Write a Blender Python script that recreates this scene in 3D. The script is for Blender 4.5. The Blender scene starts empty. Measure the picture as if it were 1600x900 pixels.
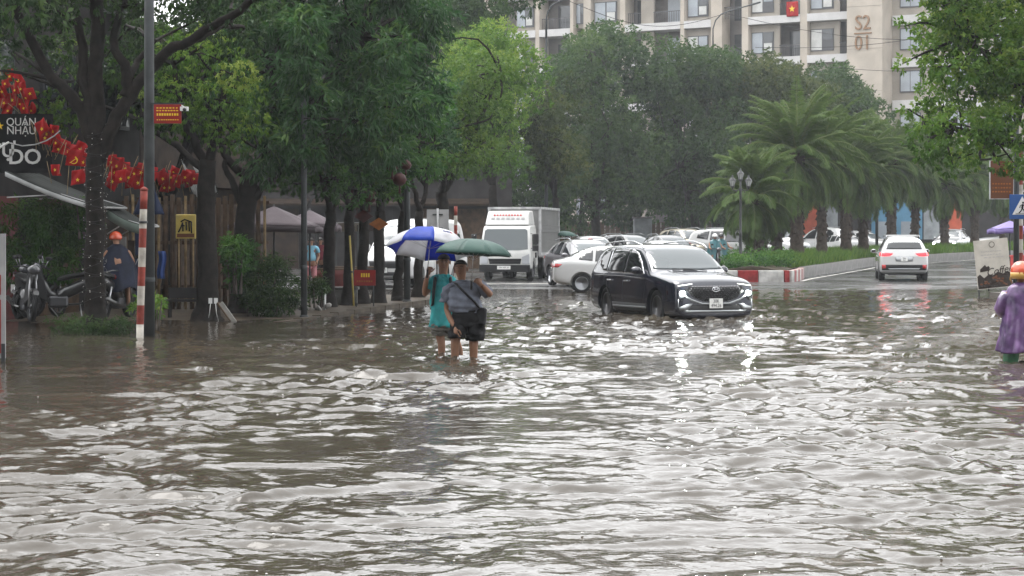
import bpy, bmesh, math, random
import numpy as np
from mathutils import Vector, Matrix
from mathutils.bvhtree import BVHTree
from mathutils.geometry import delaunay_2d_cdt

# ---------------------------------------------------------------- camera, sky, sun, exposure
SC = bpy.context.scene
COL = SC.collection
F, HZ, EYE = 3100.0, 371.0, 1.67          # focal length in photo pixels, horizon row, eye height above the flood
cam_d = bpy.data.cameras.new('camera'); cam = bpy.data.objects.new('camera', cam_d); COL.objects.link(cam)
cam.location = (0, 0, EYE); cam.rotation_euler = (math.radians(90), 0, 0)
cam_d.sensor_width = 36; cam_d.lens = 36 * F / 1600; cam_d.shift_y = -(450 - HZ) / 1600
cam_d.clip_start = 0.2; cam_d.clip_end = 3000
SC.camera = cam

SUN_EL, SUN_AZ = math.radians(66), math.radians(-40)   # high beyond the trees, veiled by cloud
w = bpy.data.worlds.new('World'); SC.world = w; w.use_nodes = True
nt = w.node_tree; nt.nodes.clear()
sky = nt.nodes.new('ShaderNodeTexSky'); sky.sky_type = 'NISHITA'; sky.sun_disc = False
sky.sun_elevation = SUN_EL; sky.sun_rotation = SUN_AZ
sky.air_density = 1.0; sky.dust_density = 6.0; sky.ozone_density = 1.0
hs = nt.nodes.new('ShaderNodeHueSaturation'); hs.inputs['Saturation'].default_value = 0.10
bg = nt.nodes.new('ShaderNodeBackground'); bg.inputs['Strength'].default_value = 0.15
wo = nt.nodes.new('ShaderNodeOutputWorld')
cm = nt.nodes.new('ShaderNodeMix'); cm.data_type = 'RGBA'; cm.inputs[0].default_value = .72      # even rain cloud over the whole sky
cm.inputs[7].default_value = (6.7, 6.8, 6.95, 1)
nt.links.new(sky.outputs[0], hs.inputs['Color']); nt.links.new(hs.outputs[0], cm.inputs[6]); nt.links.new(cm.outputs[2], bg.inputs[0]); nt.links.new(bg.outputs[0], wo.inputs[0])
sun_d = bpy.data.lights.new('sun', 'SUN'); sun_d.energy = 0.6; sun_d.angle = math.radians(30); sun_d.color = (1, .97, .93)
sun = bpy.data.objects.new('sun', sun_d); COL.objects.link(sun)
_sd = Vector((math.sin(SUN_AZ) * math.cos(SUN_EL), math.cos(SUN_AZ) * math.cos(SUN_EL), math.sin(SUN_EL)))
sun.rotation_euler = _sd.to_track_quat('Z', 'Y').to_euler(); sun.location = (-20, -40, 60)
SC.view_settings.view_transform = 'Standard'; SC.view_settings.look = 'None'
SC.view_settings.exposure = 1.6; SC.view_settings.gamma = 1.0; SC.view_settings.use_curve_mapping = False
SC.render.engine = 'CYCLES'
SC.cycles.use_denoising = True
SC.cycles.max_bounces = 6; SC.cycles.diffuse_bounces = 3; SC.cycles.glossy_bounces = 3
SC.cycles.transmission_bounces = 3; SC.cycles.transparent_max_bounces = 8; SC.cycles.volume_bounces = 1
SC.cycles.sample_clamp_indirect = 6
SC.cycles.caustics_reflective = False; SC.cycles.caustics_refractive = False

# ---------------------------------------------------------------- places
def X(px, d): return (px - 800.0) / F * d
def Z(py, d): return EYE + (HZ - py) / F * d
def P(px, py, d): return Vector((X(px, d), d, Z(py, d)))
def lerp(a, b, t): return a + (b - a) * t
def zg(d):                                 # the street under and beyond the flood
    return float(np.interp(d, [0, 28, 43, 64, 72, 172, 400], [-.33, -.33, -.17, .0, .05, .85, .85]))

# ---------------------------------------------------------------- materials
MATS = {}
def mat(name, col, rough=.6, metal=0., var=0., scale=8., bump=0., bscale=60., coat=0., spec=.5, col2=None, emit=None, estr=0., trans=0., alpha=1., detail=4., obj_var=0.):
    if name in MATS: return MATS[name]
    if spec == .5 and not metal and not coat: spec = .10 if rough >= .6 else .22 if rough >= .45 else .5      # broken, wet-matt surfaces mirror little
    m = bpy.data.materials.new(name); m.use_nodes = True; MATS[name] = m
    n = m.node_tree; b = n.nodes['Principled BSDF']
    b.inputs['Base Color'].default_value = (*col, 1); b.inputs['Roughness'].default_value = rough
    b.inputs['Metallic'].default_value = metal; b.inputs['Specular IOR Level'].default_value = spec
    if coat: b.inputs['Coat Weight'].default_value = coat; b.inputs['Coat Roughness'].default_value = .05
    if trans: b.inputs['Transmission Weight'].default_value = trans
    if alpha < 1: b.inputs['Alpha'].default_value = alpha
    if emit: b.inputs['Emission Color'].default_value = (*emit, 1); b.inputs['Emission Strength'].default_value = estr
    if var or col2 or bump:
        tc = n.nodes.new('ShaderNodeTexCoord')
    if var or col2:
        nz = n.nodes.new('ShaderNodeTexNoise'); nz.inputs['Scale'].default_value = scale; nz.inputs['Detail'].default_value = detail
        n.links.new(tc.outputs['Object'], nz.inputs['Vector'])
        mx = n.nodes.new('ShaderNodeMix'); mx.data_type = 'RGBA'
        c2 = col2 if col2 else tuple(c * (1 - var) for c in col)
        c1 = col if col2 else tuple(min(1, c * (1 + var * .5)) for c in col)
        mx.inputs[6].default_value = (*c1, 1); mx.inputs[7].default_value = (*c2, 1)
        mp = n.nodes.new('ShaderNodeMapRange'); mp.inputs[1].default_value = .35; mp.inputs[2].default_value = .65
        n.links.new(nz.outputs['Fac'], mp.inputs[0]); n.links.new(mp.outputs[0], mx.inputs[0])
        n.links.new(mx.outputs[2], b.inputs['Base Color'])
    if bump:
        nb = n.nodes.new('ShaderNodeTexNoise'); nb.inputs['Scale'].default_value = bscale; nb.inputs['Detail'].default_value = 4
        n.links.new(tc.outputs['Object'], nb.inputs['Vector'])
        bp = n.nodes.new('ShaderNodeBump'); bp.inputs['Strength'].default_value = bump; bp.inputs['Distance'].default_value = .02
        n.links.new(nb.outputs['Fac'], bp.inputs['Height']); n.links.new(bp.outputs[0], b.inputs['Normal'])
    return m

def leaf_mat(name, cols, rough=.5, trans=.42, spec=.2):
    """foliage: every leaf carries its own random number, which picks its tint"""
    if name in MATS: return MATS[name]
    m = bpy.data.materials.new(name); m.use_nodes = True; MATS[name] = m
    n = m.node_tree; b = n.nodes['Principled BSDF']
    at = n.nodes.new('ShaderNodeAttribute'); at.attribute_name = 'tint'
    rp = n.nodes.new('ShaderNodeValToRGB')
    e = rp.color_ramp.elements
    for i, c in enumerate(cols):
        p = i / (len(cols) - 1)
        if i == 0: e[0].position = 0; e[0].color = (*c, 1)
        elif i == len(cols) - 1: e[len(e) - 1].position = 1; e[len(e) - 1].color = (*c, 1)
        else:
            k = e.new(p); k.color = (*c, 1)
    n.links.new(at.outputs['Fac'], rp.inputs[0]); n.links.new(rp.outputs[0], b.inputs['Base Color'])
    b.inputs['Roughness'].default_value = rough; b.inputs['Specular IOR Level'].default_value = spec
    tr = n.nodes.new('ShaderNodeBsdfTranslucent'); n.links.new(rp.outputs[0], tr.inputs[0])
    mx = n.nodes.new('ShaderNodeMixShader'); mx.inputs[0].default_value = trans
    out = n.nodes['Material Output']
    n.links.new(b.outputs[0], mx.inputs[1]); n.links.new(tr.outputs[0], mx.inputs[2]); n.links.new(mx.outputs[0], out.inputs[0])
    return m

# ---------------------------------------------------------------- objects
def tag(o, label=None, cat=None, group=None, kind=None):
    if label: o['label'] = label
    if cat: o['category'] = cat
    if group: o['group'] = group
    if kind: o['kind'] = kind
    return o
def link(o, parent=None):
    COL.objects.link(o)
    if parent: o.parent = parent
    return o
def empty(name, loc=(0, 0, 0), rz=0., label=None, cat=None, group=None):
    o = bpy.data.objects.new(name, None); COL.objects.link(o); o.empty_display_size = .2
    o.location = loc; o.rotation_euler = (0, 0, rz)
    return tag(o, label, cat, group)
def copy_tree(o, parent=None, swap=None):
    c = o.copy(); COL.objects.link(c); c.parent = parent
    if swap and c.type == 'MESH':
        for i, s in enumerate(c.material_slots):
            if s.material and s.material.name in swap:
                nm = swap[s.material.name]; s.link = 'OBJECT'; s.material = nm
    for ch in [k for k in SC.objects if k.parent == o]: copy_tree(ch, c, swap)
    return c
def heading(vx, vy): return math.atan2(vy, vx)

class MB:
    """collects shapes into one mesh"""
    def __init__(s): s.v = []; s.f = []; s.sm = []
    def add(s, vs, fs, M=None, smooth=False):
        o = len(s.v)
        if M is not None: vs = [M @ Vector(v) for v in vs]
        s.v += [tuple(v) for v in vs]; s.f += [tuple(i + o for i in f) for f in fs]; s.sm += [smooth] * len(fs)
        return s
    def box(s, c, d, M=None, rz=0., rx=0., ry=0., taper=1.):
        x, y, z = d[0] / 2, d[1] / 2, d[2] / 2; t = taper
        vs = [(-x, -y, -z), (x, -y, -z), (x, y, -z), (-x, y, -z), (-x * t, -y * t, z), (x * t, -y * t, z), (x * t, y * t, z), (-x * t, y * t, z)]
        T = Matrix.Translation(c) @ Matrix.Rotation(rz, 4, 'Z') @ Matrix.Rotation(ry, 4, 'Y') @ Matrix.Rotation(rx, 4, 'X')
        if M is not None: T = M @ T
        return s.add(vs, [(3, 2, 1, 0), (4, 5, 6, 7), (0, 1, 5, 4), (1, 2, 6, 5), (2, 3, 7, 6), (3, 0, 4, 7)], T)
    def tube(s, pts, rad, n=8, M=None, cap=True, smooth=True):
        pts = [Vector(p) for p in pts]; k = len(pts)
        if not hasattr(rad, '__len__'): rad = [rad] * k
        vs = []; fs = []; up = None
        for i, p in enumerate(pts):
            t = (pts[min(i + 1, k - 1)] - pts[max(i - 1, 0)]).normalized()
            if up is None:
                up = Vector((0, 0, 1)) if abs(t.z) < .9 else Vector((1, 0, 0))
            a = t.cross(up).normalized(); b = a.cross(t).normalized(); up = b
            for j in range(n):
                q = 2 * math.pi * j / n
                vs.append(p + (a * math.cos(q) + b * math.sin(q)) * rad[i])
        for i in range(k - 1):
            for j in range(n):
                fs.append((i * n + j, i * n + (j + 1) % n, (i + 1) * n + (j + 1) % n, (i + 1) * n + j))
        if cap: fs += [tuple(range(n))[::-1], tuple((k - 1) * n + j for j in range(n))]
        return s.add(vs, fs, M, smooth)
    def lathe(s, prof, n=16, M=None, smooth=True, close=False):
        """profile of (radius, height) turned about z"""
        vs = []; fs = []; k = len(prof)
        for r, z in prof:
            for j in range(n):
                q = 2 * math.pi * j / n; vs.append((r * math.cos(q), r * math.sin(q), z))
        for i in range(k - 1 + (1 if close else 0)):
            i2 = (i + 1) % k
            for j in range(n):
                fs.append((i * n + j, i * n + (j + 1) % n, i2 * n + (j + 1) % n, i2 * n + j))
        if not close:
            if prof[0][0] > 1e-4: fs.append(tuple(range(n))[::-1])
            if prof[-1][0] > 1e-4: fs.append(tuple((k - 1) * n + j for j in range(n)))
        return s.add(vs, fs, M, smooth)
    def ball(s, c, r, n=10, M=None, cut=None):
        if not hasattr(r, '__len__'): r = (r, r, r)
        lo, hi = cut if cut else (-90, 90)
        prof = []; k = n // 2 + 1
        for i in range(k + 1):
            a = math.radians(lerp(lo, hi, i / k)); prof.append((max(math.cos(a), 1e-5), math.sin(a)))
        T = Matrix.Translation(c) @ Matrix.Diagonal((*r, 1))
        if M is not None: T = M @ T
        return s.lathe(prof, n, T)
    def prism(s, poly, t, M=None):
        """polygon in xz, thickness t along y, centred"""
        n = len(poly)
        vs = [(x, -t / 2, z) for x, z in poly] + [(x, t / 2, z) for x, z in poly]
        fs = [tuple(range(n)), tuple(range(2 * n - 1, n - 1, -1))] + [(i, i + n, (i + 1) % n + n, (i + 1) % n) for i in range(n)]
        return s.add(vs, fs, M)
    def sheet(s, fn, nu, nv, t=0., M=None, smooth=True):
        """fn(u,v)->point on a grid; t gives it thickness along -normal"""
        vs = [Vector(fn(i / nu, j / nv)) for j in range(nv + 1) for i in range(nu + 1)]
        q = [(j * (nu + 1) + i, j * (nu + 1) + i + 1, (j + 1) * (nu + 1) + i + 1, (j + 1) * (nu + 1) + i) for j in range(nv) for i in range(nu)]
        return s.add(vs, q, M, smooth)
    def mesh(s, name, m=None):
        me = bpy.data.meshes.new(name); me.from_pydata(s.v, [], s.f)
        me.polygons.foreach_set('use_smooth', s.sm)
        if m: me.materials.append(MATS[m] if isinstance(m, str) else m)
        me.update(); return me
    def build(s, name, m=None, parent=None, loc=None):
        o = bpy.data.objects.new(name, s.mesh(name, m)); link(o, parent)
        if loc is not None: o.location = loc
        return o

def fix_normals(o):
    bm = bmesh.new(); bm.from_mesh(o.data); bmesh.ops.recalc_face_normals(bm, faces=bm.faces); bm.to_mesh(o.data); bm.free(); return o
def bevel_mod(o, wd=.01, seg=2):
    b = o.modifiers.new('b', 'BEVEL'); b.width = wd; b.segments = seg; b.limit_method = 'ANGLE'; return o
def solid(o, t, off=0.):
    b = o.modifiers.new('s', 'SOLIDIFY'); b.thickness = t; b.offset = off; return o
def eval_mesh(o, name=None):
    dg = bpy.context.evaluated_depsgraph_get(); dg.update()
    me = bpy.data.meshes.new_from_object(o.evaluated_get(dg)); me.name = name or o.name; return me
_FONT_NARROW = None
def text_mesh(body, size, ext=.004, align='CENTER', squash=1., bold=0., shear=0.):
    c = bpy.data.curves.new('lettering', 'FONT'); c.body = body; c.size = size; c.extrude = ext
    c.align_x = align; c.align_y = 'CENTER'; c.offset = bold; c.shear = shear; c.resolution_u = 3
    o = bpy.data.objects.new('lettering', c); COL.objects.link(o)
    me = eval_mesh(o, 'lettering'); bpy.data.objects.remove(o)
    if squash != 1.: me.transform(Matrix.Diagonal((squash, 1, 1, 1)))
    return me
def lettering(body, size, m, parent, loc, rot=(math.pi / 2, 0, 0), name='lettering', **k):
    me = text_mesh(body, size, **k); me.materials.clear(); me.materials.append(MATS[m])
    o = bpy.data.objects.new(name, me); link(o, parent); o.location = loc; o.rotation_euler = rot; return o
RNG = random.Random(7)
# ================================================================ THE SETTING
def np_mesh(name, V, Fq, m=None, smooth=False):
    me = bpy.data.meshes.new(name)
    V = np.asarray(V, dtype=np.float32); Fq = np.asarray(Fq, dtype=np.int32); k = Fq.shape[1]
    me.vertices.add(len(V)); me.vertices.foreach_set('co', V.ravel())
    me.loops.add(Fq.size); me.loops.foreach_set('vertex_index', Fq.ravel())
    me.polygons.add(len(Fq)); me.polygons.foreach_set('loop_start', np.arange(0, Fq.size, k, dtype=np.int32))
    if smooth: me.polygons.foreach_set('use_smooth', np.ones(len(Fq), dtype=bool))
    if m: me.materials.append(MATS[m] if isinstance(m, str) else m)
    me.update(calc_edges=True); return me
def np_obj(name, V, Fq, m=None, parent=None, smooth=False):
    o = bpy.data.objects.new(name, np_mesh(name, V, Fq, m, smooth)); return link(o, parent)
def grid_faces(nr, nc):
    i = np.arange(nr - 1)[:, None] * nc + np.arange(nc - 1)[None, :]
    return np.stack([i, i + 1, i + 1 + nc, i + nc], -1).reshape(-1, 4)

# wet asphalt: puddle film makes the gloss uneven, rain speckle roughens it
def wet_asphalt():
    m = bpy.data.materials.new('wet_asphalt'); m.use_nodes = True; MATS['wet_asphalt'] = m
    n = m.node_tree; b = n.nodes['Principled BSDF']; L = n.links
    tc = n.nodes.new('ShaderNodeTexCoord')
    nz = n.nodes.new('ShaderNodeTexNoise'); nz.inputs['Scale'].default_value = .35; nz.inputs['Detail'].default_value = 6
    L.new(tc.outputs['Object'], nz.inputs['Vector'])
    fine = n.nodes.new('ShaderNodeTexNoise'); fine.inputs['Scale'].default_value = 9; fine.inputs['Detail'].default_value = 5
    L.new(tc.outputs['Object'], fine.inputs['Vector'])
    r = n.nodes.new('ShaderNodeMapRange'); r.inputs[1].default_value = .35; r.inputs[2].default_value = .7; r.inputs[3].default_value = .12; r.inputs[4].default_value = .42
    L.new(nz.outputs['Fac'], r.inputs[0]); L.new(r.outputs[0], b.inputs['Roughness'])
    cr = n.nodes.new('ShaderNodeValToRGB'); cr.color_ramp.elements[0].position = .3; cr.color_ramp.elements[0].color = (.030, .030, .031, 1)
    cr.color_ramp.elements[1].position = .75; cr.color_ramp.elements[1].color = (.075, .073, .07, 1)
    L.new(fine.outputs['Fac'], cr.inputs[0]); L.new(cr.outputs[0], b.inputs['Base Color'])
    bp = n.nodes.new('ShaderNodeBump'); bp.inputs['Strength'].default_value = .5; bp.inputs['Distance'].default_value = .03
    L.new(fine.outputs['Fac'], bp.inputs['Height']); L.new(bp.outputs[0], b.inputs['Normal'])
    return m
wet_asphalt()
mat('mud', (.075, .06, .044), .6, var=.35, scale=2, bump=.4, bscale=12)
mat('paver', (.17, .155, .14), .45, var=.35, scale=3, bump=.3, bscale=25)
mat('kerb_stone', (.125, .12, .112), .5, var=.3, scale=4, bump=.3, bscale=30)
mat('soil', (.05, .04, .028), .8, var=.4, scale=5, bump=.6, bscale=20)
mat('road_paint', (.62, .60, .56), .5, var=.45, scale=3)
mat('kerb_red', (.22, .02, .02), .45, var=.35, scale=5)
mat('kerb_white', (.42, .41, .39), .45, var=.3, scale=4)
mat('concrete', (.30, .29, .27), .65, var=.3, scale=2.5, bump=.3, bscale=20)
mat('lawn', (.05, .085, .022), .7, var=.35, scale=2)

# ground sheet out to the horizon
ys = np.concatenate([np.linspace(-15, 28, 12), np.linspace(30, 80, 40), np.linspace(85, 200, 24), [260, 400, 590]])
xs = np.concatenate([[-590, -300, -150], np.linspace(-80, 120, 41), [200, 350, 590]])
gz = np.array([zg(y) for y in ys])
V = np.stack([np.broadcast_to(xs[None, :], (len(ys), len(xs))), np.broadcast_to(ys[:, None], (len(ys), len(xs))), np.broadcast_to(gz[:, None], (len(ys), len(xs)))], -1).reshape(-1, 3)
tag(np_obj('road', V, grid_faces(len(ys), len(xs)), 'wet_asphalt', smooth=True), kind='structure')

# the pavement on the shop side, just awash near its kerb
def kerb_x(d): return -5.75 + (d - 33.6) * .218
def pave_z(d): return float(np.interp(d, [0, 30, 36, 44, 60, 110], [-.17, -.13, -.06, .05, .12, .5]))
b = MB()
for i in range(29):
    d0, d1 = 8 + i * 1.6, 8 + (i + 1) * 1.6
    z0, z1 = pave_z(d0), pave_z(d1)
    b.add([(kerb_x(d0) - .2, d0, z0), (kerb_x(d1) - .2, d1, z1), (-60, d1, z1 + .12), (-60, d0, z0 + .12),
           (kerb_x(d0) - .2, d0, z0 - .5), (kerb_x(d1) - .2, d1, z1 - .5)], [(0, 1, 2, 3), (0, 4, 5, 1)])
pv = b.build('pavement', 'mud'); tag(pv, kind='structure')
km = MB().box((0, 0, 0), (.2, 1.17, .34)).mesh('kerb_block', 'mud')
for i in range(38):
    d = 8.6 + i * 1.2
    o = bpy.data.objects.new('kerb_block', km); link(o, pv); o.location = (kerb_x(d) - .1, d, pave_z(d) - .155); o.rotation_euler = (0, 0, -math.atan(.218))

# pavement on the far side of the crossing, under the board and the sign posts
b = MB()
rp = [(13.6, 56.5), (15.5, 54.6), (40, 52), (70, 80), (52, 92), (26, 74)]
b.add([(x, y, .10) for x, y in rp] + [(x, y, -.4) for x, y in rp], [tuple(range(6))] + [(i, i + 6, (i + 1) % 6 + 6, (i + 1) % 6) for i in range(6)])
tag(b.build('pavement', 'paver'), kind='structure')

# the planted median: curving kerb, soil, painted nose
med_d = [72, 77, 82, 90, 97.5, 105, 113, 121, 130, 142, 155, 170]
med_x = [10.1, 11.2, 12.8, 15.3, 17.6, 21.3, 25.5, 30.3, 36.2, 44.6, 54.2, 66]
def med_edge(d): return float(np.interp(d, med_d, med_x))
MEDW = 3.6
def med_left(d): return med_edge(d) - float(np.interp(d, [72, 100, 170], [2.9, 4.2, 6]))
fine_d = np.linspace(72.25, 168, 70)
b = MB()
for a, c in zip(fine_d[:-1], fine_d[1:]):
    za, zc = zg(a) + .40, zg(c) + .40
    ra, rc, la, lc = med_edge(a) - .24, med_edge(c) - .24, med_left(a) + .24, med_left(c) + .24
    ma, mc = (ra + la) / 2, (rc + lc) / 2
    b.add([(la, a, za), (ma, a, za + .18), (ra, a, za), (lc, c, zc), (mc, c, zc + .18), (rc, c, zc)], [(0, 1, 4, 3), (1, 2, 5, 4)], smooth=True)
a = fine_d[0]; b.add([(med_left(a) + .24, a, zg(a) + .40), ((med_left(a) + med_edge(a)) / 2, a, zg(a) + .58), (med_edge(a) - .24, a, zg(a) + .40), (med_left(a) + .24, a, zg(a) - .3), (med_edge(a) - .24, a, zg(a) - .3)], [(3, 4, 2, 1, 0)])
median = b.build('planting_bed', 'soil'); tag(median, kind='structure')
def kerb_run(pts, mats, hgt=.42, name='kerb_block'):
    for i, (p, q) in enumerate(zip(pts[:-1], pts[1:])):
        p, q = Vector(p), Vector(q); d = q - p; L = d.length; mid = (p + q) / 2
        bb = MB().box((0, 0, 0), (L - .012, .24, hgt + .3), taper=1.); o = bb.build(name, mats[i % len(mats)], median)
        bevel_mod(o, .02, 2)
        o.location = (mid.x, mid.y, zg(mid.y) + hgt - (hgt + .3) / 2); o.rotation_euler = (0, -math.atan2(zg(q.y) - zg(p.y), L), math.atan2(d.y, d.x))
nose = [(7.22, 72.35), (7.7, 72.16), (8.2, 72.1), (8.94, 72.06), (9.86, 72.05), (10.06, 72.09)]
kerb_run(nose, ['kerb_red', 'kerb_white', 'kerb_red', 'kerb_white', 'kerb_red'])
cor = [(10.06, 72.09), (10.2, 72.35), (10.34, 72.9), (10.49, 73.5), (10.64, 74.1), (10.78, 74.7), (10.92, 75.3), (11.03, 75.9), (11.14, 76.5)]
kerb_run(cor, ['kerb_white', 'kerb_red'])
run = [(11.14, 76.5)] + [(med_edge(d) - .12, d) for d in np.arange(78, 168, 2.0)]
kerb_run(run, ['kerb_stone'])
runl = [(med_left(d) + .12, d) for d in np.arange(72.4, 168, 3.0)]
kerb_run(runl, ['kerb_stone'])
# worn edge line beside the median
b = MB()
for i in range(26):
    d0, d1 = 73 + i * 2.6, 73 + (i + 1) * 2.6
    o0, o1 = [float(np.interp(d, [73, 78, 90, 170], [.25, .5, .55, .7])) for d in (d0, d1)]
    b.add([(med_edge(d0) + o0, d0, zg(d0) + .006), (med_edge(d0) + o0 + .15, d0, zg(d0) + .006), (med_edge(d1) + o1 + .15, d1, zg(d1) + .006), (med_edge(d1) + o1, d1, zg(d1) + .006)], [(0, 1, 2, 3)])
tag(b.build('painted_line', 'road_paint'), kind='structure')
# pale stop line far side, worn, by the truck
b = MB(); b.add([(-2.2, 69.2, zg(69.2) + .006), (2.6, 70.4, zg(70.4) + .006), (2.6, 70.75, zg(70.75) + .006), (-2.2, 69.55, zg(69.55) + .006)], [(0, 1, 2, 3)])
tag(b.build('painted_line', 'road_paint'), kind='structure')

# ---------------------------------------------------------------- flood water
def water_mat():
    m = bpy.data.materials.new('flood_water'); m.use_nodes = True; MATS['flood_water'] = m
    n = m.node_tree; b = n.nodes['Principled BSDF']; L = n.links
    b.inputs['IOR'].default_value = 1.333; b.inputs['Roughness'].default_value = .035
    tc = n.nodes.new('ShaderNodeTexCoord')
    nz = n.nodes.new('ShaderNodeTexNoise'); nz.inputs['Scale'].default_value = .25; nz.inputs['Detail'].default_value = 5
    L.new(tc.outputs['Object'], nz.inputs['Vector'])
    mx = n.nodes.new('ShaderNodeMix'); mx.data_type = 'RGBA'; mx.inputs[6].default_value = (.044, .036, .026, 1); mx.inputs[7].default_value = (.062, .052, .040, 1)
    L.new(nz.outputs['Fac'], mx.inputs[0]); L.new(mx.outputs[2], b.inputs['Base Color'])
    rip = n.nodes.new('ShaderNodeTexNoise'); rip.inputs['Scale'].default_value = 13; rip.inputs['Detail'].default_value = 3; rip.inputs['Distortion'].default_value = .6
    L.new(tc.outputs['Object'], rip.inputs['Vector'])
    bp = n.nodes.new('ShaderNodeBump'); bp.inputs['Strength'].default_value = .16; bp.inputs['Distance'].default_value = .03
    L.new(rip.outputs['Fac'], bp.inputs['Height']); L.new(bp.outputs[0], b.inputs['Normal'])
    return m
water_mat()
def build_water():
    rg = np.random.default_rng(3)
    k0, k1 = 1 / 66.5, 1 / 7.6
    d = 1 / np.linspace(k1, k0, 760)                       # rows closer together near the eye
    d = np.concatenate([np.linspace(-12, 7.2, 60), d])
    u = np.concatenate([np.linspace(-.62, -.30, 40)[:-1], np.linspace(-.30, .30, 460), np.linspace(.30, .62, 40)[1:]])
    Y = np.broadcast_to(d[:, None], (len(d), len(u))).copy(); Xx = np.maximum(Y, 7.6) * u[None, :]
    row = np.gradient(d)[:, None]
    # slow gusts that break the pattern, plus a warp so crests never run straight
    def noise(sc, seed, n=7):
        r = np.random.default_rng(seed); s = 0
        for i in range(n):
            a = r.uniform(0, 2 * np.pi); k = 2 * np.pi / (sc * r.uniform(.6, 1.7)); s = s + np.sin(k * (Xx * np.cos(a) + Y * np.sin(a)) + r.uniform(0, 6.28))
        return s / np.sqrt(n / 2)
    wx, wy = .45 * noise(2.6, 11), .45 * noise(2.6, 12)
    wx += .10 * noise(.7, 13); wy += .10 * noise(.7, 14)
    H = np.zeros_like(Xx)
    lam = np.geomspace(.09, 1.9, 84)
    for i, l in enumerate(lam):
        a = rg.normal(np.pi / 2 + .12, .62)                # mostly running towards the eye
        amp = .0105 * l ** .92 * rg.uniform(.5, 1.3) * (.8 if l < .2 else 1.15 if l < .7 else 1 if l < 1.3 else .7)
        k = 2 * np.pi / l
        ph = k * ((Xx + wx * min(1, l)) * np.cos(a) + (Y + wy * min(1, l)) * np.sin(a)) + rg.uniform(0, 6.28)
        fade = np.clip((l / (row * 1.3)), 0, 1) ** .8
        s = np.sin(ph); H += amp * fade * (s + .28 * np.cos(2 * ph))
    gust = np.clip(.72 + .38 * noise(7, 21) * .8, .25, 1.35)
    kx = -5.75 + (Y - 33.6) * .218
    calm = np.clip((Xx - kx + .3) / 4.0, .26, 1)           # lee of the pavement
    far = np.interp(Y, [8, 20, 34, 46, 58, 66], [.82, 1.15, 1.5, 1.5, .85, .35])
    H *= gust * calm * far * .40
    # wash round the waders and the car
    for (cx, cy, r, s) in ((-.79, 27.4, .5, .035), (-.53, 27.5, .5, .035), (-.98, 28.2, .5, .03), (6.75, 26.3, .6, .035), (4.3, 40.9, 1.6, .05), (2.0, 43.6, 1.4, .035)):
        q = np.hypot(Xx - cx, (Y - cy)); H += s * np.exp(-(q / r) ** 2) * np.cos(q * 22) * np.clip(2 * r - q, 0, 1)
    V = np.stack([Xx, Y, H], -1).reshape(-1, 3)
    o = np_obj('water', V, grid_faces(len(d), len(u)), 'flood_water', smooth=True)
    tag(o, kind='structure')
build_water()

# rain bubbles and splash crowns riding on the flood
def bubbles():
    rg = np.random.default_rng(44); b = MB()
    for i in range(80):
        d = 1 / rg.uniform(1 / 45., 1 / 8.6); x = d * rg.uniform(-.27, .27); r = rg.uniform(.005, .012)
        if rg.random() < .75: b.ball((x, d, .012), (r, r, r * .8), 6, cut=(-10, 90))
        else: b.lathe([(r * .4, 0), (r * .9, r * 1.6), (r * 1.1, r * 2.0)], 6, Matrix.Translation((x, d, .005)))
    return b
mat('bubble', (.55, .54, .52), .15)
o = bubbles().build('rain_bubbles', 'bubble'); tag(o, 'small rain bubbles and splashes dotting the flood water', 'bubbles', kind='stuff')
# ================================================================ TREES AND PLANTS
mat('bark_dark', (.017, .014, .012), .75, var=.45, scale=6, bump=.9, bscale=14)
mat('bark_grey', (.12, .105, .09), .8, var=.4, scale=5, bump=.8, bscale=16)
mat('bark_palm', (.05, .038, .03), .85, var=.45, scale=9, bump=1., bscale=12)
LM = {
 'fresh': leaf_mat('leaf_fresh', [(0.029, 0.063, 0.012), (0.057, 0.118, 0.018), (0.098, 0.169, 0.027), (0.154, 0.216, 0.041)]),
 'bright': leaf_mat('leaf_bright', [(0.037, 0.085, 0.013), (0.072, 0.158, 0.020), (0.133, 0.230, 0.031), (0.230, 0.302, 0.054)]),
 'mango': leaf_mat('leaf_mango', [(0.018, 0.051, 0.018), (0.031, 0.084, 0.027), (0.051, 0.127, 0.038), (0.108, 0.193, 0.046)], rough=.3),
 'deep': leaf_mat('leaf_deep', [(0.016, 0.038, 0.013), (0.029, 0.062, 0.017), (0.048, 0.093, 0.024), (0.075, 0.121, 0.034)]),
 'olive': leaf_mat('leaf_olive', [(.025, .042, .012), (.042, .065, .018), (.065, .09, .025), (.11, .125, .036)]),
 'palm': leaf_mat('leaf_palm', [(0.057, 0.093, 0.026), (0.081, 0.141, 0.035), (0.121, 0.189, 0.048), (0.193, 0.208, 0.081)], trans=.25),
 'hedge': leaf_mat('leaf_hedge', [(0.020, 0.063, 0.012), (0.037, 0.108, 0.018), (0.063, 0.152, 0.025), (0.101, 0.189, 0.037)]),
 'grass': leaf_mat('leaf_grass', [(0.039, 0.094, 0.013), (0.066, 0.143, 0.018), (0.094, 0.176, 0.022), (0.132, 0.198, 0.033)]),
 'red': leaf_mat('leaf_red', [(.05, .008, .008), (.10, .014, .012), (.16, .02, .018), (.2, .05, .03)]),
}
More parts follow.
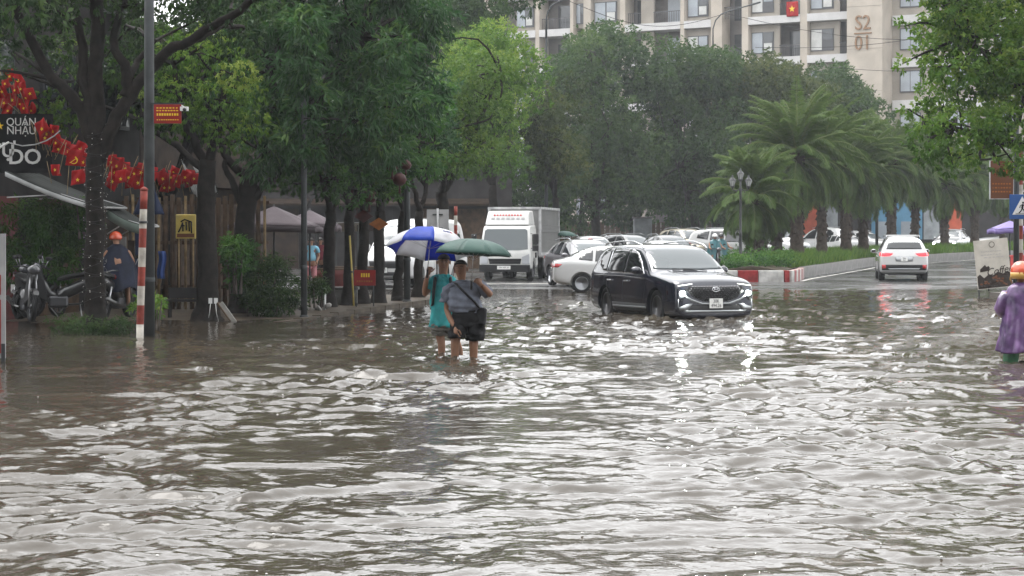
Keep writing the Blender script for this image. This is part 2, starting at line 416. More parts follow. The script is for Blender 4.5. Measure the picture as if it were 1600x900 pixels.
def leaves(rg, pos, axis, length, width, fold=.25, tint=None, curl=.25):
    """one bent leaf (two quads) for each position, along each axis"""
    n = len(pos)
    axis = axis / (np.linalg.norm(axis, axis=1, keepdims=True) + 1e-9)
    r = rg.normal(size=(n, 3)); r[:, 2] += .0
    side = np.cross(axis, r); side /= (np.linalg.norm(side, axis=1, keepdims=True) + 1e-9)
    nrm = np.cross(side, axis)
    flip = np.where(nrm[:, 2:3] < 0, -1., 1.); nrm *= flip
    L = (length * rg.uniform(.7, 1.25, n))[:, None]; W = (width * rg.uniform(.75, 1.2, n))[:, None]
    a = pos; m = pos + axis * L * .5 + nrm * L * .06; t = pos + axis * L - nrm * L * curl
    lft = m + side * W * .5 - nrm * W * fold; rgt = m - side * W * .5 - nrm * W * fold
    V = np.stack([a, lft, t, rgt], 1).reshape(-1, 3)
    i = np.arange(n)[:, None] * 4
    Ft = np.concatenate([i + np.array([[0, 1, 2]]), i + np.array([[0, 2, 3]])], 1).reshape(-1, 3)
    if tint is None: tint = rg.uniform(0, 1, n)
    return V, Ft, np.repeat(tint, 2)
def leaf_obj(name, V, Ft, tint, m, parent=None):
    me = np_mesh(name, V, Ft, m)
    at = me.attributes.new('tint', 'FLOAT', 'FACE'); at.data.foreach_set('value', np.clip(tint, 0, 1).astype(np.float32))
    o = bpy.data.objects.new(name, me); return link(o, parent)
def sph(rg, n):
    v = rg.normal(size=(n, 3)); return v / np.linalg.norm(v, axis=1, keepdims=True)
def foliage(rg, clumps, per_m2, leaf_len, leaf_w, spray=6, droop=.35, spread=.9, shell=.55, maxn=60000, twig=.0):
    """leaf sprays on the outside of a set of uneven clumps; each clump has its own shade, upper sides are paler"""
    cs = np.array([c[:3] for c in clumps], float); rr = np.array([(c[3:6] if len(c) >= 6 else (c[3],) * 3) for c in clumps], float)
    area = 4 * np.pi * np.mean(rr, 1) ** 2
    ns = int(min(maxn, per_m2 * area.sum()) / spray)
    ci = rg.choice(len(cs), ns, p=area / area.sum())
    dirs = sph(rg, ns); rad = shell + (1 - shell) * rg.uniform(0, 1, ns) ** .6
    lump = 1 + .16 * np.sin(dirs[:, 0] * 5 + ci) * np.cos(dirs[:, 1] * 6 + ci * 2.1) + .10 * np.sin(dirs[:, 2] * 9 + ci)
    tip = cs[ci] + dirs * rr[ci] * (rad * lump)[:, None]
    ctint = rg.normal(0, .17, len(cs))[ci] + rg.normal(0, .11, ns)
    young = .42 + .22 * dirs[:, 2]  # tint rises towards the top of each clump
    pos = np.repeat(tip, spray, 0); ax0 = np.repeat(dirs, spray, 0)
    ax = ax0 * .7 + sph(rg, ns * spray) * spread; ax[:, 2] -= droop
    pos = pos + sph(rg, ns * spray) * leaf_len * .35
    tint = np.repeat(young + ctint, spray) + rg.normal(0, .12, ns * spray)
    return leaves(rg, pos, ax, leaf_len, leaf_w, tint=tint)
def limb(b, pts, r0, r1, n=9, seg=4, jit=.0, rg=None, flare=0.):
    pts = [Vector(p) for p in pts]; out = []
    for i in range(len(pts) - 1):
        p0 = pts[max(i - 1, 0)]; p1 = pts[i]; p2 = pts[i + 1]; p3 = pts[min(i + 2, len(pts) - 1)]
        for k in range(seg):
            t = k / seg
            out.append(.5 * ((2 * p1) + (-p0 + p2) * t + (2 * p0 - 5 * p1 + 4 * p2 - p3) * t * t + (-p0 + 3 * p1 - 3 * p2 + p3) * t ** 3))
    out.append(pts[-1])
    if rg is not None and jit:
        for p in out[1:-1]: p += Vector(rg.normal(0, jit, 3))
    k = len(out); z0 = out[0].z
    if flare: out = [out[0] - Vector((0, 0, .4)), out[0], out[0] + (out[1] - out[0]) * .12, out[0] + (out[1] - out[0]) * .3, out[0] + (out[1] - out[0]) * .6] + out[1:]; k = len(out)
    b.tube(out, [lerp(r0, r1, (i / (k - 1)) ** .8) * (1 + flare * math.exp(-max(0, p.z - z0) / .22)) for i, p in enumerate(out)], n)
    return out

def tree(name, label, base, clumps, trunk_pts, r0, r1, limbs, leaf, bark='bark_dark', dens=60, ll=.13, lw=.05, spray=6, droop=.35, seed=0, maxn=60000, group=None, shell=.55, twigs=True, spread=.9):
    rg = np.random.default_rng(seed)
    root = empty(name, base, label=label, cat='tree', group=group)
    B = Vector(base); b = MB()
    limb(b, [Vector(p) - B for p in trunk_pts], r0, r1, 11, 5, .015, rg, flare=.55)
    trunk = b.build('trunk', bark, root)
    for (pts, a, c) in limbs:
        b = MB(); limb(b, [Vector(p) - B for p in pts], a, c, 8, 4, .02, rg); b.build('branch', bark, root)
    if twigs:                                             # thin wood that carries the clumps
        b = MB(); ends = [Vector(p[-1]) for p, _, _ in limbs] or [Vector(trunk_pts[-1])]
        ends += [Vector(p[len(p) // 2]) for p, _, _ in limbs]
        for c in clumps:
            cv = Vector(c[:3]); e = min(ends, key=lambda q: (q - cv).length)
            mid = (e + cv) / 2 + Vector(rg.normal(0, .25, 3))
            limb(b, [e - B, mid - B, cv - B], .05, .012, 5, 3)
        b.build('twigs', bark, root)['kind'] = 'stuff'
    V, Ft, tn = foliage(rg, clumps, dens, ll, lw, spray, droop, maxn=maxn, shell=shell, spread=spread)
    V = V - np.array(B)
    leaf_obj('crown', V, Ft, tn, LM[leaf], root)
    return root
def scatter_clumps(rg, c, r, n, size, low=-.6, fill=.35):
    out = []
    while len(out) < n:
        v = sph(rg, 1)[0]
        if v[2] < low: continue
        k = rg.uniform(fill, 1) ** .6 * .86
        s = size * rg.uniform(.65, 1.3)
        out.append((c[0] + v[0] * r[0] * k, c[1] + v[1] * r[1] * k, c[2] + v[2] * r[2] * k, s, s, s * .8))
    return out

def tall(label, px, dd, boxes, leaf, seed, n, size, trunk_r=.22, name='street_tree', dens=60, ll=.13, lw=.055, maxn=46000, bottom=300, droop=.35):
    rg = np.random.default_rng(seed); cl = []
    while len(cl) < n:
        x0, x1, y0, y1, dz = boxes[len(cl) % len(boxes)]
        a, c = rg.uniform(-1, 1), rg.uniform(-1, 1)
        if a * a + c * c > 1.05: continue
        pxx = (x0 + x1) / 2 + a * (x1 - x0) / 2; pyy = (y0 + y1) / 2 + c * (y1 - y0) / 2
        s = size * rg.uniform(.65, 1.3); p = P(pxx, pyy, dd + rg.uniform(-dz, dz)); cl.append((p.x, p.y, p.z, s, s, s * .8))
    bs = Vector((X(px, dd), dd, max(zg(dd), pave_z(dd) if X(px, dd) < kerb_x(dd) and dd < 54 else zg(dd))))
    fk = P(px, bottom, dd); cx = sum(c[0] for c in cl) / n; cz = sum(c[2] for c in cl) / n
    L = []
    for i in range(5):
        c = cl[int(rg.integers(n))]; e = Vector(c[:3]); m = (fk + e) / 2 + Vector((0, 0, -.3)); L.append(([fk, m, e], trunk_r * .55, .04))
    return tree(name, label, bs, cl, [bs, P(px + 2, (bottom + 420) / 2, dd), fk], trunk_r, trunk_r * .8, L, leaf, dens=dens, ll=ll, lw=lw, seed=seed, maxn=maxn, droop=droop)

# --- the tree wound with fairy lights, nearest on the pavement
d1 = 36.0
def q(px, py, d=d1): return P(px, py, d)
base = Vector((X(149, d1), d1, pave_z(d1)))
T1_trunk = [base, q(148, 430), q(149, 330), q(150, 250), q(152, 185), q(149, 110), q(154, 50), q(150, -30), q(145, -100)]
T1_limbs = [
 ([q(151, 245), q(138, 200), q(118, 162), q(85, 125), q(58, 80), q(30, 20), q(10, -40)], .15, .07),
 ([q(150, 215), q(137, 150), q(128, 90), q(122, 30)], .15, .07),
 ([q(153, 250), q(170, 205), q(196, 160), q(228, 118), q(262, 82, 35.6), q(310, 55, 35.2), q(360, 25, 35), q(410, -10, 34.6)], .15, .06),
 ([q(262, 82, 35.6), q(310, 60, 36), q(360, 42, 36.4)], .07, .03),
 ([q(196, 152), q(200, 120), q(190, 95), q(178, 62), q(190, 10)], .13, .06),
 ([q(200, 125), q(216, 95, 36.3), q(240, 65, 36.6)], .08, .04),
]
rg = np.random.default_rng(41)
cl = []
for (px, py, dd, s) in [(15, 20, 36, .8), (60, -10, 35.5, .9), (110, 5, 36.5, .75), (40, 60, 36.6, .55), (95, 50, 37, .6), (150, -30, 35.4, .9), (205, -20, 36, .8), (250, 0, 35.6, .62),
                        (300, -10, 35.4, .7), (345, 0, 35, .6), (390, -20, 35, .7), (-30, 40, 36, .9), (-20, 110, 36.6, .5), (330, -60, 35.2, .9), (90, -70, 36, 1.1), (215, 28, 36.2, .35), (180, -100, 36, 1.2), (280, -90, 35.5, 1.1),
                        (120, 80, 37.2, .5), (100, 105, 37.4, .4), (345, 40, 37.5, .5), (375, 55, 38, .5), (320, 25, 37.6, .5), (395, 25, 37.6, .6), (200, 60, 38.4, .6), (230, 40, 38.2, .5), (165, 90, 38.6, .5), (80, 80, 38.4, .5), (30, 100, 38.2, .4), (20, -90, 35, 1.2), (395, -70, 35, 1.0)]:
    p = q(px, py, dd); cl.append((p.x, p.y, p.z, s, s, s * .72))
tree('shade_tree', 'big dark tree with fairy lights wound round its forking trunk', base, cl, T1_trunk, .205, .11, T1_limbs, 'deep', dens=110, ll=.10, lw=.042, spray=7, seed=5, maxn=52000)
T1 = SC.objects['shade_tree']
# fairy lights: cable wound round trunk with unlit bulbs
mat('cable', (.012, .012, .012), .5)
mat('bulb', (.62, .6, .55), .25)
b = MB(); pts = []
for i in range(26 * 14):
    t = i / (26 * 14); py = lerp(475, 205, t); r = lerp(.205, .19, t) + .014; a = i / 14 * 2 * math.pi
    c = Vector((X(float(np.interp(py, [190, 250, 330, 430, 515], [152, 150, 149, 148, 149])), d1), d1, Z(py, d1)))
    pts.append(c + Vector((r * math.cos(a), r * math.sin(a), .05 * math.sin(a * .7 + i * .31))))
lights = empty('fairy_lights', base, label='string of small white lights wound round the big dark tree trunk', cat='string lights')
b.tube([p - base for p in pts], .005, 4); b.build('cable', 'cable', lights)
b = MB()
rr = random.Random(5)
for p in pts[::2]:
    if rr.random() < .8:
        v = p - base + Vector((rr.uniform(-.012, .012), rr.uniform(-.012, .012), rr.uniform(-.04, .04))); s = rr.uniform(.007, .012)
        b.add([v + Vector(e) * s for e in ((1, 0, 0), (-1, 0, 0), (0, 1, 0), (0, -1, 0), (0, 0, 1), (0, 0, -1))], [(0, 2, 4), (2, 1, 4), (1, 3, 4), (3, 0, 4), (2, 0, 5), (1, 2, 5), (3, 1, 5), (0, 3, 5)])
o = b.build('bulbs', 'bulb', lights); o['kind'] = 'stuff'

# --- second pavement tree, pale feathery crown behind the lamp post
d2 = 40.0
base = Vector((X(323, d2), d2, pave_z(d2)))
def q(px, py, d=d2): return P(px, py, d)
cl = []
for (px, py, dd, s) in [(265, 95, 39.8, .42), (300, 85, 40, .5), (345, 95, 40, .55), (372, 120, 39.6, .45), (250, 140, 40.2, .45), (290, 145, 39.6, .5), (335, 155, 39.4, .5), (380, 165, 39.5, .42), (392, 195, 39.6, .38),
                        (300, 190, 39.8, .42), (345, 205, 39.5, .4), (370, 225, 39.6, .3), (235, 185, 40.4, .35), (262, 200, 40.3, .32), (255, 60, 40.5, .4), (390, 140, 39.9, .35), (200, 110, 41, .5), (215, 160, 41, .4),
                        (105, 130, 41.4, .45), (115, 165, 41.2, .38), (90, 180, 41.5, .38), (65, 165, 41.6, .3), (75, 190, 41.5, .28), (110, 195, 41.4, .32), (120, 90, 41.4, .42), (325, 60, 40.4, .45), (55, 150, 41.6, .25)]:
    p = q(px, py, dd); cl.append((p.x, p.y, p.z, s, s, s * .85))
tree('shade_tree', 'slender tree with pale feathery crown hanging behind the lamp post', base, cl,
     [base, q(325, 430), q(322, 330), q(325, 250)], .25, .17,
     [([q(325, 255), q(345, 190), q(350, 130)], .12, .05), ([q(322, 262), q(295, 200), q(280, 150), q(270, 100)], .11, .04), ([q(320, 265), q(220, 190, 40.8), q(120, 150, 41.3)], .09, .03)],
     'bright', dens=230, ll=.085, lw=.032, spray=8, droop=.75, seed=9, maxn=52000, spread=.7)

# --- the dense dark trees with long leaves
d3 = 43.0
base = Vector((X(378, d3), d3, pave_z(d3)))
def q(px, py, d=d3): return P(px, py, d)
rg = np.random.default_rng(77); cl = []
for i in range(74):
    px = rg.uniform(375, 662); top = np.interp(px, [385, 450, 600, 680], [-120, -120, -60, 20]); bot = np.interp(px, [385, 430, 560, 640, 680], [250, 262, 250, 215, 170])
    py = rg.uniform(top, bot); dd = 43 + rg.uniform(-1.8, 2.4); s = rg.uniform(.42, .8)
    p = q(px, py, dd); cl.append((p.x, p.y, p.z, s, s, s * .8))
for (px, py, s) in [(462, 130, .45), (490, 150, .45), (475, 185, .4), (455, 215, .35), (492, 215, .36), (478, 236, .28), (470, 90, .5), (480, 40, .55)]:
    p = q(px, py, 40.5); cl.append((p.x, p.y, p.z, s, s, s * .8))
tree('mango_tree', 'dense dark tree with drooping long glossy leaves above the mauve parasol', base, cl,
     [base, q(380, 400), q(385, 330), q(390, 270)], .26, .2,
     [([q(390, 280), q(350, 240), q(330, 180)], .12, .05), ([q(390, 275), q(440, 210), q(500, 140), q(560, 60)], .16, .05), ([q(388, 280), q(420, 230), q(430, 120), q(440, 0)], .15, .05), ([q(386, 320), q(420, 285), q(470, 245), q(540, 200)], .1, .04), ([q(384, 330), q(360, 280), q(352, 250)], .1, .05)],
     'mango', dens=75, ll=.24, lw=.055, spray=7, droop=.55, seed=12, maxn=56000, shell=.5)
# --- dark tree filling the gap between the pale crown and the shop wall
tall('dark tree filling the gap behind the pale feathery crown', 262, 46.0, [(190, 430, -110, 200, 1.2), (215, 420, 60, 270, 1.0), (300, 420, -60, 120, 1.5)], 'deep', 56, 60, .62, .17, 'shade_tree', dens=70, ll=.17, lw=.07, maxn=36000, bottom=320)
# --- smaller round-leaved trees lower down, in a row along the kerb
for k, (px, py0, dd, th, lab, cpx) in enumerate([
        (513, 478, 46.0, .16, 'thin dark trunk nearest the leaning tube, lowest leafy crown', 500), (545, 477, 47.0, .15, 'thin dark pavement tree beside the yellow post', 545),
        (566, 474, 48.0, .15, 'thin dark pavement tree directly behind the red notice board', 575), (591, 473, 48.6, .16, 'thick dark pavement tree between the red notice and the van', 600),
        (622, 470, 50.0, .13, 'leaning thin pavement tree in front of the white van', 635), (653, 466, 52.5, .14, 'dark pavement tree just beyond the grey lamp post', 655)]):
    rg = np.random.default_rng(300 + k); bz = pave_z(dd); bs = Vector((X(px, dd), dd, bz)); cl = []
    for i in range(26):
        s = rg.uniform(.32, .58); p = P(rg.uniform(cpx - 60, cpx + 50), rg.uniform(140, 296) - (k > 3) * 22, dd + rg.uniform(-1.1, 1.1)); cl.append((p.x, p.y, p.z, s, s, s * .8))
    fk = P(px + (10 if k == 4 else 3), 330, dd)
    tree('street_tree', lab, bs, cl, [bs, P(px + 1, 420, dd), fk], th, th * .8,
         [([fk, P(px - 8, 290, dd - .2), P(cpx - 25, 235, dd)], th * .6, .04), ([fk, P(px + 12, 290, dd + .2), P(cpx + 15, 220, dd)], th * .6, .04)],
         'hedge' if k % 2 == 0 else 'mango', dens=95, ll=.13, lw=.06, spray=6, droop=.25, seed=320 + k, maxn=22000)

# --- tall fresh green trees towards the crossing
tall('tall fresh green tree rising behind the grey road sign', 690, 60, [(655, 790, 30, 280, 2), (690, 780, 150, 270, 2), (640, 720, 190, 260, 1.5)], 'fresh', 51, 46, .72, bottom=300)
tall('yellow-green tree leaning out over the box truck', 770, 84, [(715, 850, 60, 265, 3), (700, 800, 40, 200, 3)], 'bright', 52, 50, .95, bottom=290, ll=.16, lw=.07)
tall('dark green tree top behind the fresh green crowns', 735, 100, [(650, 825, -60, 90, 4), (640, 760, -20, 160, 3)], 'deep', 53, 40, 1.3, .3, bottom=250, ll=.2, lw=.09)
tall('olive tree with dry yellowish leaves beside the curved lamp post', 868, 98, [(835, 905, 105, 290, 3)], 'olive', 54, 26, .95, .2, bottom=310, ll=.17, lw=.08, maxn=26000)
# --- the belt of old trees before the apartment block
belt = [('broad old tree standing directly below the curved lamp, darkest of the belt', 930, 124, [(850, 1045, 70, 280, 6), (880, 1005, 55, 170, 5), (850, 1000, 180, 330, 5)], 'deep', 61, 78, 1.55),
        ('old tree of the belt with crown rising just under the white balcony band', 1085, 128, [(1000, 1185, 88, 290, 6), (1010, 1140, 72, 180, 5), (1000, 1150, 200, 340, 5)], 'deep', 62, 84, 1.5),
        ('old tree behind the tallest palm crown, below the tan columns', 1205, 134, [(1110, 1290, 105, 280, 6), (1130, 1280, 97, 200, 5)], 'olive', 63, 68, 1.5),
        ('old tree standing in front of the lettered pillar', 1325, 138, [(1250, 1385, 140, 290, 6), (1262, 1350, 122, 210, 5)], 'deep', 64, 50, 1.4)]
for (lab, px, dd, bx, lf, sd, n, sz) in belt:
    tall(lab, px, dd, bx, lf, sd, n, sz, .34, 'shade_tree', dens=26, ll=.27, lw=.13, maxn=44000, bottom=330)
# shorter dark trees under the belt, shutting off the view below the crowns
for k, (px, dd, y0, y1) in enumerate([(835, 118, 215, 352), (905, 140, 215, 352), (985, 146, 225, 352), (1060, 142, 225, 352), (1120, 146, 230, 352), (1200, 150, 240, 350)]):
    tall(['dark low tree just beyond the box truck', 'dark low tree beyond the green umbrella', 'dark low tree near the grey kiosk slab', 'dark low tree beyond the champagne car', 'dark low tree behind the lantern lamp', 'dark low tree behind the first palms'][k],
         px, dd, [(px - 55, px + 55, y0, y1, 3)], 'deep', 80 + k, 24, 1.35, .2, 'shade_tree', dens=14, ll=.34, lw=.17, maxn=9000, bottom=345)
# --- bright tree reaching in over the sign posts
dr = 44.0
rg = np.random.default_rng(90); cl = []
for i in range(130):
    px = rg.uniform(1420, 1720); top = -120; bot = np.interp(px, [1420, 1480, 1560, 1720], [245, 260, 228, 190])
    py = rg.uniform(top, bot); lo = np.interp(py, [-140, 0, 60, 150, 220], [1440, 1432, 1440, 1425, 1455])
    if px < lo: px = lo + rg.uniform(0, 40)
    s = rg.uniform(.34, .62); p = P(px, py, dr + rg.uniform(-2.2, 2)); cl.append((p.x, p.y, p.z, s, s, s * .8))
for (px, py, s) in [(1455, 240, .34), (1490, 262, .3), (1520, 240, .3), (1440, 200, .3), (1575, 240, .28), (1600, 215, .33), (1590, 262, .24), (1562, 258, .2), (1612, 250, .3), (1540, 205, .3), (1410, 100, .18), (1418, 170, .2), (1415, 40, .22)]:
    p = P(px, py, dr - 2.2); cl.append((p.x, p.y, p.z, s, s, s * .8))
base = Vector((X(1700, dr), dr, -.1))
tree('street_tree', 'bright green tree reaching over the blue crossing sign', base, cl, [base, P(1700, 380, dr), P(1690, 250, dr)], .24, .2,
     [([P(1690, 255, dr), P(1600, 225, dr), P(1540, 218, dr), P(1490, 200, dr)], .09, .03), ([P(1690, 255, dr), P(1600, 120, dr), P(1500, 60, dr)], .12, .04), ([P(1690, 255, dr), P(1680, 100, dr), P(1650, -50, dr)], .15, .05)],
     'bright', dens=130, ll=.115, lw=.058, spray=7, seed=91, maxn=95000)

# --- palms on the median
def palm_mesh(seed, H, n, L, tr, boots=True, up=82, lo=-60):
    rg = np.random.default_rng(seed); Vs = []; Fs = []; Ts = []; off = 0; rb = MB()
    for i in range(n):
        t = (i + .5) / n; el = math.radians(lerp(up, lo, t ** 1.15) + rg.normal(0, 8)); az = i * 2.39996 + rg.normal(0, .2)
        fl = L * rg.uniform(.82, 1.12) * (.75 + .35 * math.sin(math.pi * min(1, .25 + t)))
        h = np.array([math.cos(az), math.sin(az), 0.])
        k = 17; pts = []; p = np.array([0, 0, H + .25 * (1 - t) - .35 * t]); e = el
        for j in range(k):
            pts.append(p.copy()); p = p + (h * math.cos(e) + np.array([0, 0, math.sin(e)])) * fl / k
            e -= (.75 + .7 * math.cos(el)) / k * (.5 + 1.5 * j / k)
        pts = np.array(pts); rb.tube([Vector(x) for x in pts], [lerp(.024, .005, j / (k - 1)) for j in range(k)], 4, cap=False)
        m = 84; tt = np.linspace(.14, 1, m); idx = tt * (k - 1); a = np.stack([np.interp(idx, np.arange(k), pts[:, c]) for c in range(3)], 1)
        tang = np.gradient(a, axis=0); tang /= np.linalg.norm(tang, axis=1, keepdims=True)
        sd = np.cross(tang, np.array([0, 0, 1.])) + 1e-6; sd /= np.linalg.norm(sd, axis=1, keepdims=True)
        for s in (-1, 1):
            ax = sd * s * .75 + tang * .75 + rg.normal(0, .12, (m, 3)); ax[:, 2] -= .28
            ll = .46 * np.sin(np.pi * np.clip(tt * .86 + .1, 0, 1)) ** .6 * rg.uniform(.85, 1.15, m)
            ax /= np.linalg.norm(ax, axis=1, keepdims=True)
            nrm = np.cross(ax, sd * s); wv = np.cross(ax, nrm); wv /= (np.linalg.norm(wv, axis=1, keepdims=True) + 1e-9)
            wd = np.cross(wv, ax) * .5 + wv
            tipp = a + ax * ll[:, None]; tipp[:, 2] -= .28 * ll * rg.uniform(.4, 1.2, m)
            midp = a + ax * ll[:, None] * .5
            V = np.stack([a, midp + wd * .0115, tipp, midp - wd * .0115], 1).reshape(-1, 3)
            ii = np.arange(m)[:, None] * 4 + off; Fs.append(np.concatenate([ii + np.array([[0, 1, 2]]), ii + np.array([[0, 2, 3]])], 1).reshape(-1, 3)); Vs.append(V); off += 4 * m
            Ts.append(np.repeat(.58 - .42 * t + rg.normal(0, .1, m) + (0 if t < .86 else .5 * rg.random()), 2))
    me = np_mesh('fronds', np.concatenate(Vs), np.concatenate(Fs), LM['palm'])
    at = me.attributes.new('tint', 'FLOAT', 'FACE'); at.data.foreach_set('value', np.clip(np.concatenate(Ts), 0, 1).astype(np.float32))
    tb = MB(); seg = 12; prof = []
    for j in range(seg + 1):
        z = H * j / seg; r = tr * (1.25 - .3 * min(1, j / 3) + .35 * max(0, (j - seg + 3) / 3)); prof += [(r * 1.0, z), (r * 1.07, z + H / seg * .6)]
    tb.lathe([(prof[0][0] * 1.2, -.5)] + prof, 10)
    for j in range(60 if boots else 0):
        z = H * (1 - (j / 60) ** 1.5 * .8); a = j * 2.4 + rg.normal(0, .5); tb.box((math.cos(a) * tr * 1.02, math.sin(a) * tr * 1.02, z - .05), (.10, .09, .16 + .1 * rg.random()), rz=a, ry=-.3 - .3 * rg.random())
    return me, tb.mesh('trunk', 'bark_palm'), rb.mesh('midribs', LM['palm'])
PM = [palm_mesh(1, 2.7, 66, 2.35, .2, lo=-50), palm_mesh(2, 4.5, 96, 3.3, .27), palm_mesh(3, 4.9, 88, 3.1, .23), palm_mesh(4, 4.6, 80, 2.95, .25)]
for me in [p[2] for p in PM]:
    at = me.attributes.new('tint', 'FLOAT', 'FACE'); at.data.foreach_set('value', np.full(len(me.polygons), .9, np.float32))
palms = [(1175, 80, 0, 1.0, 0, 'short young palm beside the lantern lamp post'), (1245, 85, 1, 1.0, .4, 'tallest palm with thick shaggy trunk and wide crown'), (1284, 90, 2, .95, 1.1, 'palm just beyond the thick shaggy one'),
         (1322, 97, 3, 1.0, 2.0, 'palm with straight trunk behind the roof of the white car driving off'), (1349, 101, 1, .9, 2.9, 'palm before the blue shopfront edge'), (1393, 107, 3, 1.06, 3.7, 'palm directly above the white car driving off'),
         (1430, 111, 2, .95, 4.4, 'palm beside the headlamp glare of the waiting car'), (1476, 117, 1, .88, 5.2, 'palm standing before the silver car with wipers'), (1523, 123, 3, .98, .9, 'palm beyond the coffee board'),
         (1191, 97, 0, 1.2, 1.7, 'thin palm trunk second from the lantern lamp'), (1214, 101, 0, 1.25, 2.3, 'thin palm trunk third from the lantern lamp'), (1566, 131, 2, .85, 2.0, 'farthest palm, beyond the purple parasol')]
for (px, d, k, s, rz, lab) in palms:
    r = empty('palm_tree', (X(px, d), d, zg(d) + .42), rz, label=lab, cat='palm', group='palms on the median'); r.scale = (s, s, s)
    for nm, me in zip(('fronds', 'trunk', 'midribs'), PM[k]):
        o = bpy.data.objects.new(nm, me); link(o, r)
        if nm == 'midribs': o['kind'] = 'stuff'

# --- hedge and grass on the median
def shrub(name, label, clumps, leaf, seed, dens, ll, lw, spray=6, droop=.1, maxn=30000, cat='shrub', stems=6, group=None, spread=.9):
    rg = np.random.default_rng(seed); cx = float(np.mean([c[0] for c in clumps])); cy = float(np.mean([c[1] for c in clumps])); z0 = min(c[2] - c[5 if len(c) > 5 else 3] for c in clumps)
    B = Vector((cx, cy, z0)); r = empty(name, B, label=label, cat=cat, group=group)
    V, Ft, tn = foliage(rg, clumps, dens, ll, lw, spray, droop, maxn=maxn, shell=.45, spread=spread)
    leaf_obj('foliage', V - np.array(B), Ft, tn, LM[leaf], r)
    b = MB()
    for i in range(stems):
        c = clumps[int(rg.integers(len(clumps)))]; p = Vector(c[:3]) - B
        limb(b, [(p.x * .7, p.y * .7, -.15), (p.x * .85, p.y * .85, p.z * .5), p], .03, .008, 5, 3)
    b.build('stems', 'bark_grey', r)['kind'] = 'stuff'
    return r
rg = np.random.default_rng(120); cl = []
for i in range(60):
    d = rg.uniform(72.7, 79.5); x = rg.uniform(med_left(d) + .35, med_edge(d) - .35); s = rg.uniform(.26, .42); cl.append((x, d, zg(d) + .52 + rg.uniform(.05, .42), s, s, s * .85))
shrub('hedge', 'rounded green hedge on the nose of the median behind the painted kerb', cl, 'hedge', 121, 100, .10, .05, maxn=30000, cat='hedge')
def blades(name, pts_xyz, h, wd, m, seed, lean=.35, parent=None):
    rg = np.random.default_rng(seed); n = len(pts_xyz); a = rg.uniform(0, 6.283, n); hh = h * rg.uniform(.55, 1.25, n)
    sd = np.stack([np.cos(a), np.sin(a), 0 * a], 1); ln = rg.normal(0, lean, (n, 3)); ln[:, 2] = 0
    tip = pts_xyz + np.array([0, 0, 1.]) * hh[:, None] + ln * hh[:, None]; mid = pts_xyz + np.array([0, 0, .55]) * hh[:, None] + ln * hh[:, None] * .3
    V = np.stack([pts_xyz - sd * wd / 2, pts_xyz + sd * wd / 2, mid + sd * wd * .4, tip, mid - sd * wd * .4], 1).reshape(-1, 3)
    i = np.arange(n)[:, None] * 5; Ft = np.concatenate([i + np.array([[0, 1, 2]]), i + np.array([[0, 2, 4]]), i + np.array([[4, 2, 3]])], 1).reshape(-1, 3)
    return leaf_obj(name, V, Ft, np.repeat(rg.uniform(0, 1, n), 3), LM[m], parent)
rg = np.random.default_rng(130); n = 30000
d = 76.5 + (rg.uniform(0, 1, n) ** 1.5) * 75; l = np.array([med_left(x) for x in d]) + .3; r = np.array([med_edge(x) for x in d]) - .3
uu = rg.uniform(0, 1, n); xx = l + (r - l) * uu
zz = np.array([zg(x) for x in d]) + .38 + .18 * (1 - np.abs(uu * 2 - 1)); pp = np.stack([xx, d, zz], 1)
tag(blades('grass', pp, .42, .035, 'grass', 131), 'long bright grass growing along the raised median', 'grass', kind='stuff')
# --- bushes on the shop pavement
rg = np.random.default_rng(140)
def bush(label, px0, px1, py0, py1, d, n, s, leaf, seed, ll, lw, dens=150, droop=.1, maxn=26000, name='bush', dz=.5, spread=.9):
    rg = np.random.default_rng(seed); cl = []
    for i in range(n):
        p = P(rg.uniform(px0, px1), rg.uniform(py0, py1), d + rg.uniform(-dz, dz)); k = s * rg.uniform(.7, 1.25); cl.append((p.x, p.y, p.z, k, k, k * .85))
    return shrub(name, label, cl, leaf, seed, dens, ll, lw, droop=droop, maxn=maxn, spread=spread)
bush('low dark clipped bush round the foot of the lit tree', 88, 200, 500, 522, 34.6, 22, .2, 'deep', 141, .075, .02, 260)
bush('tall dark feathery bamboo shrub behind the parked motorbikes', 8, 122, 325, 430, 38.7, 40, .32, 'hedge', 142, .16, .018, 150, .45, dz=.5)
bush('small yellow-green bush between the striped post and the pale sign', 208, 262, 455, 490, 35.2, 12, .16, 'bright', 143, .11, .05, 150, .1)
bush('leafy bush beside the trunk with the white tags', 352, 385, 380, 455, 41.2, 16, .24, 'hedge', 144, .11, .045, 150, .2)
bush('big dark spreading bush under the long-leaved tree', 372, 465, 400, 482, 41.8, 34, .3, 'deep', 145, .13, .025, 150, .35)
bush('small dark bush beside the tall grey lamp post', 478, 505, 435, 468, 44.5, 9, .22, 'deep', 146, .11, .03, 140, .2)
bush('ragged creeper hanging beside the awning', 120, 150, 320, 350, 38.4, 10, .17, 'hedge', 147, .09, .03, 150, .4)

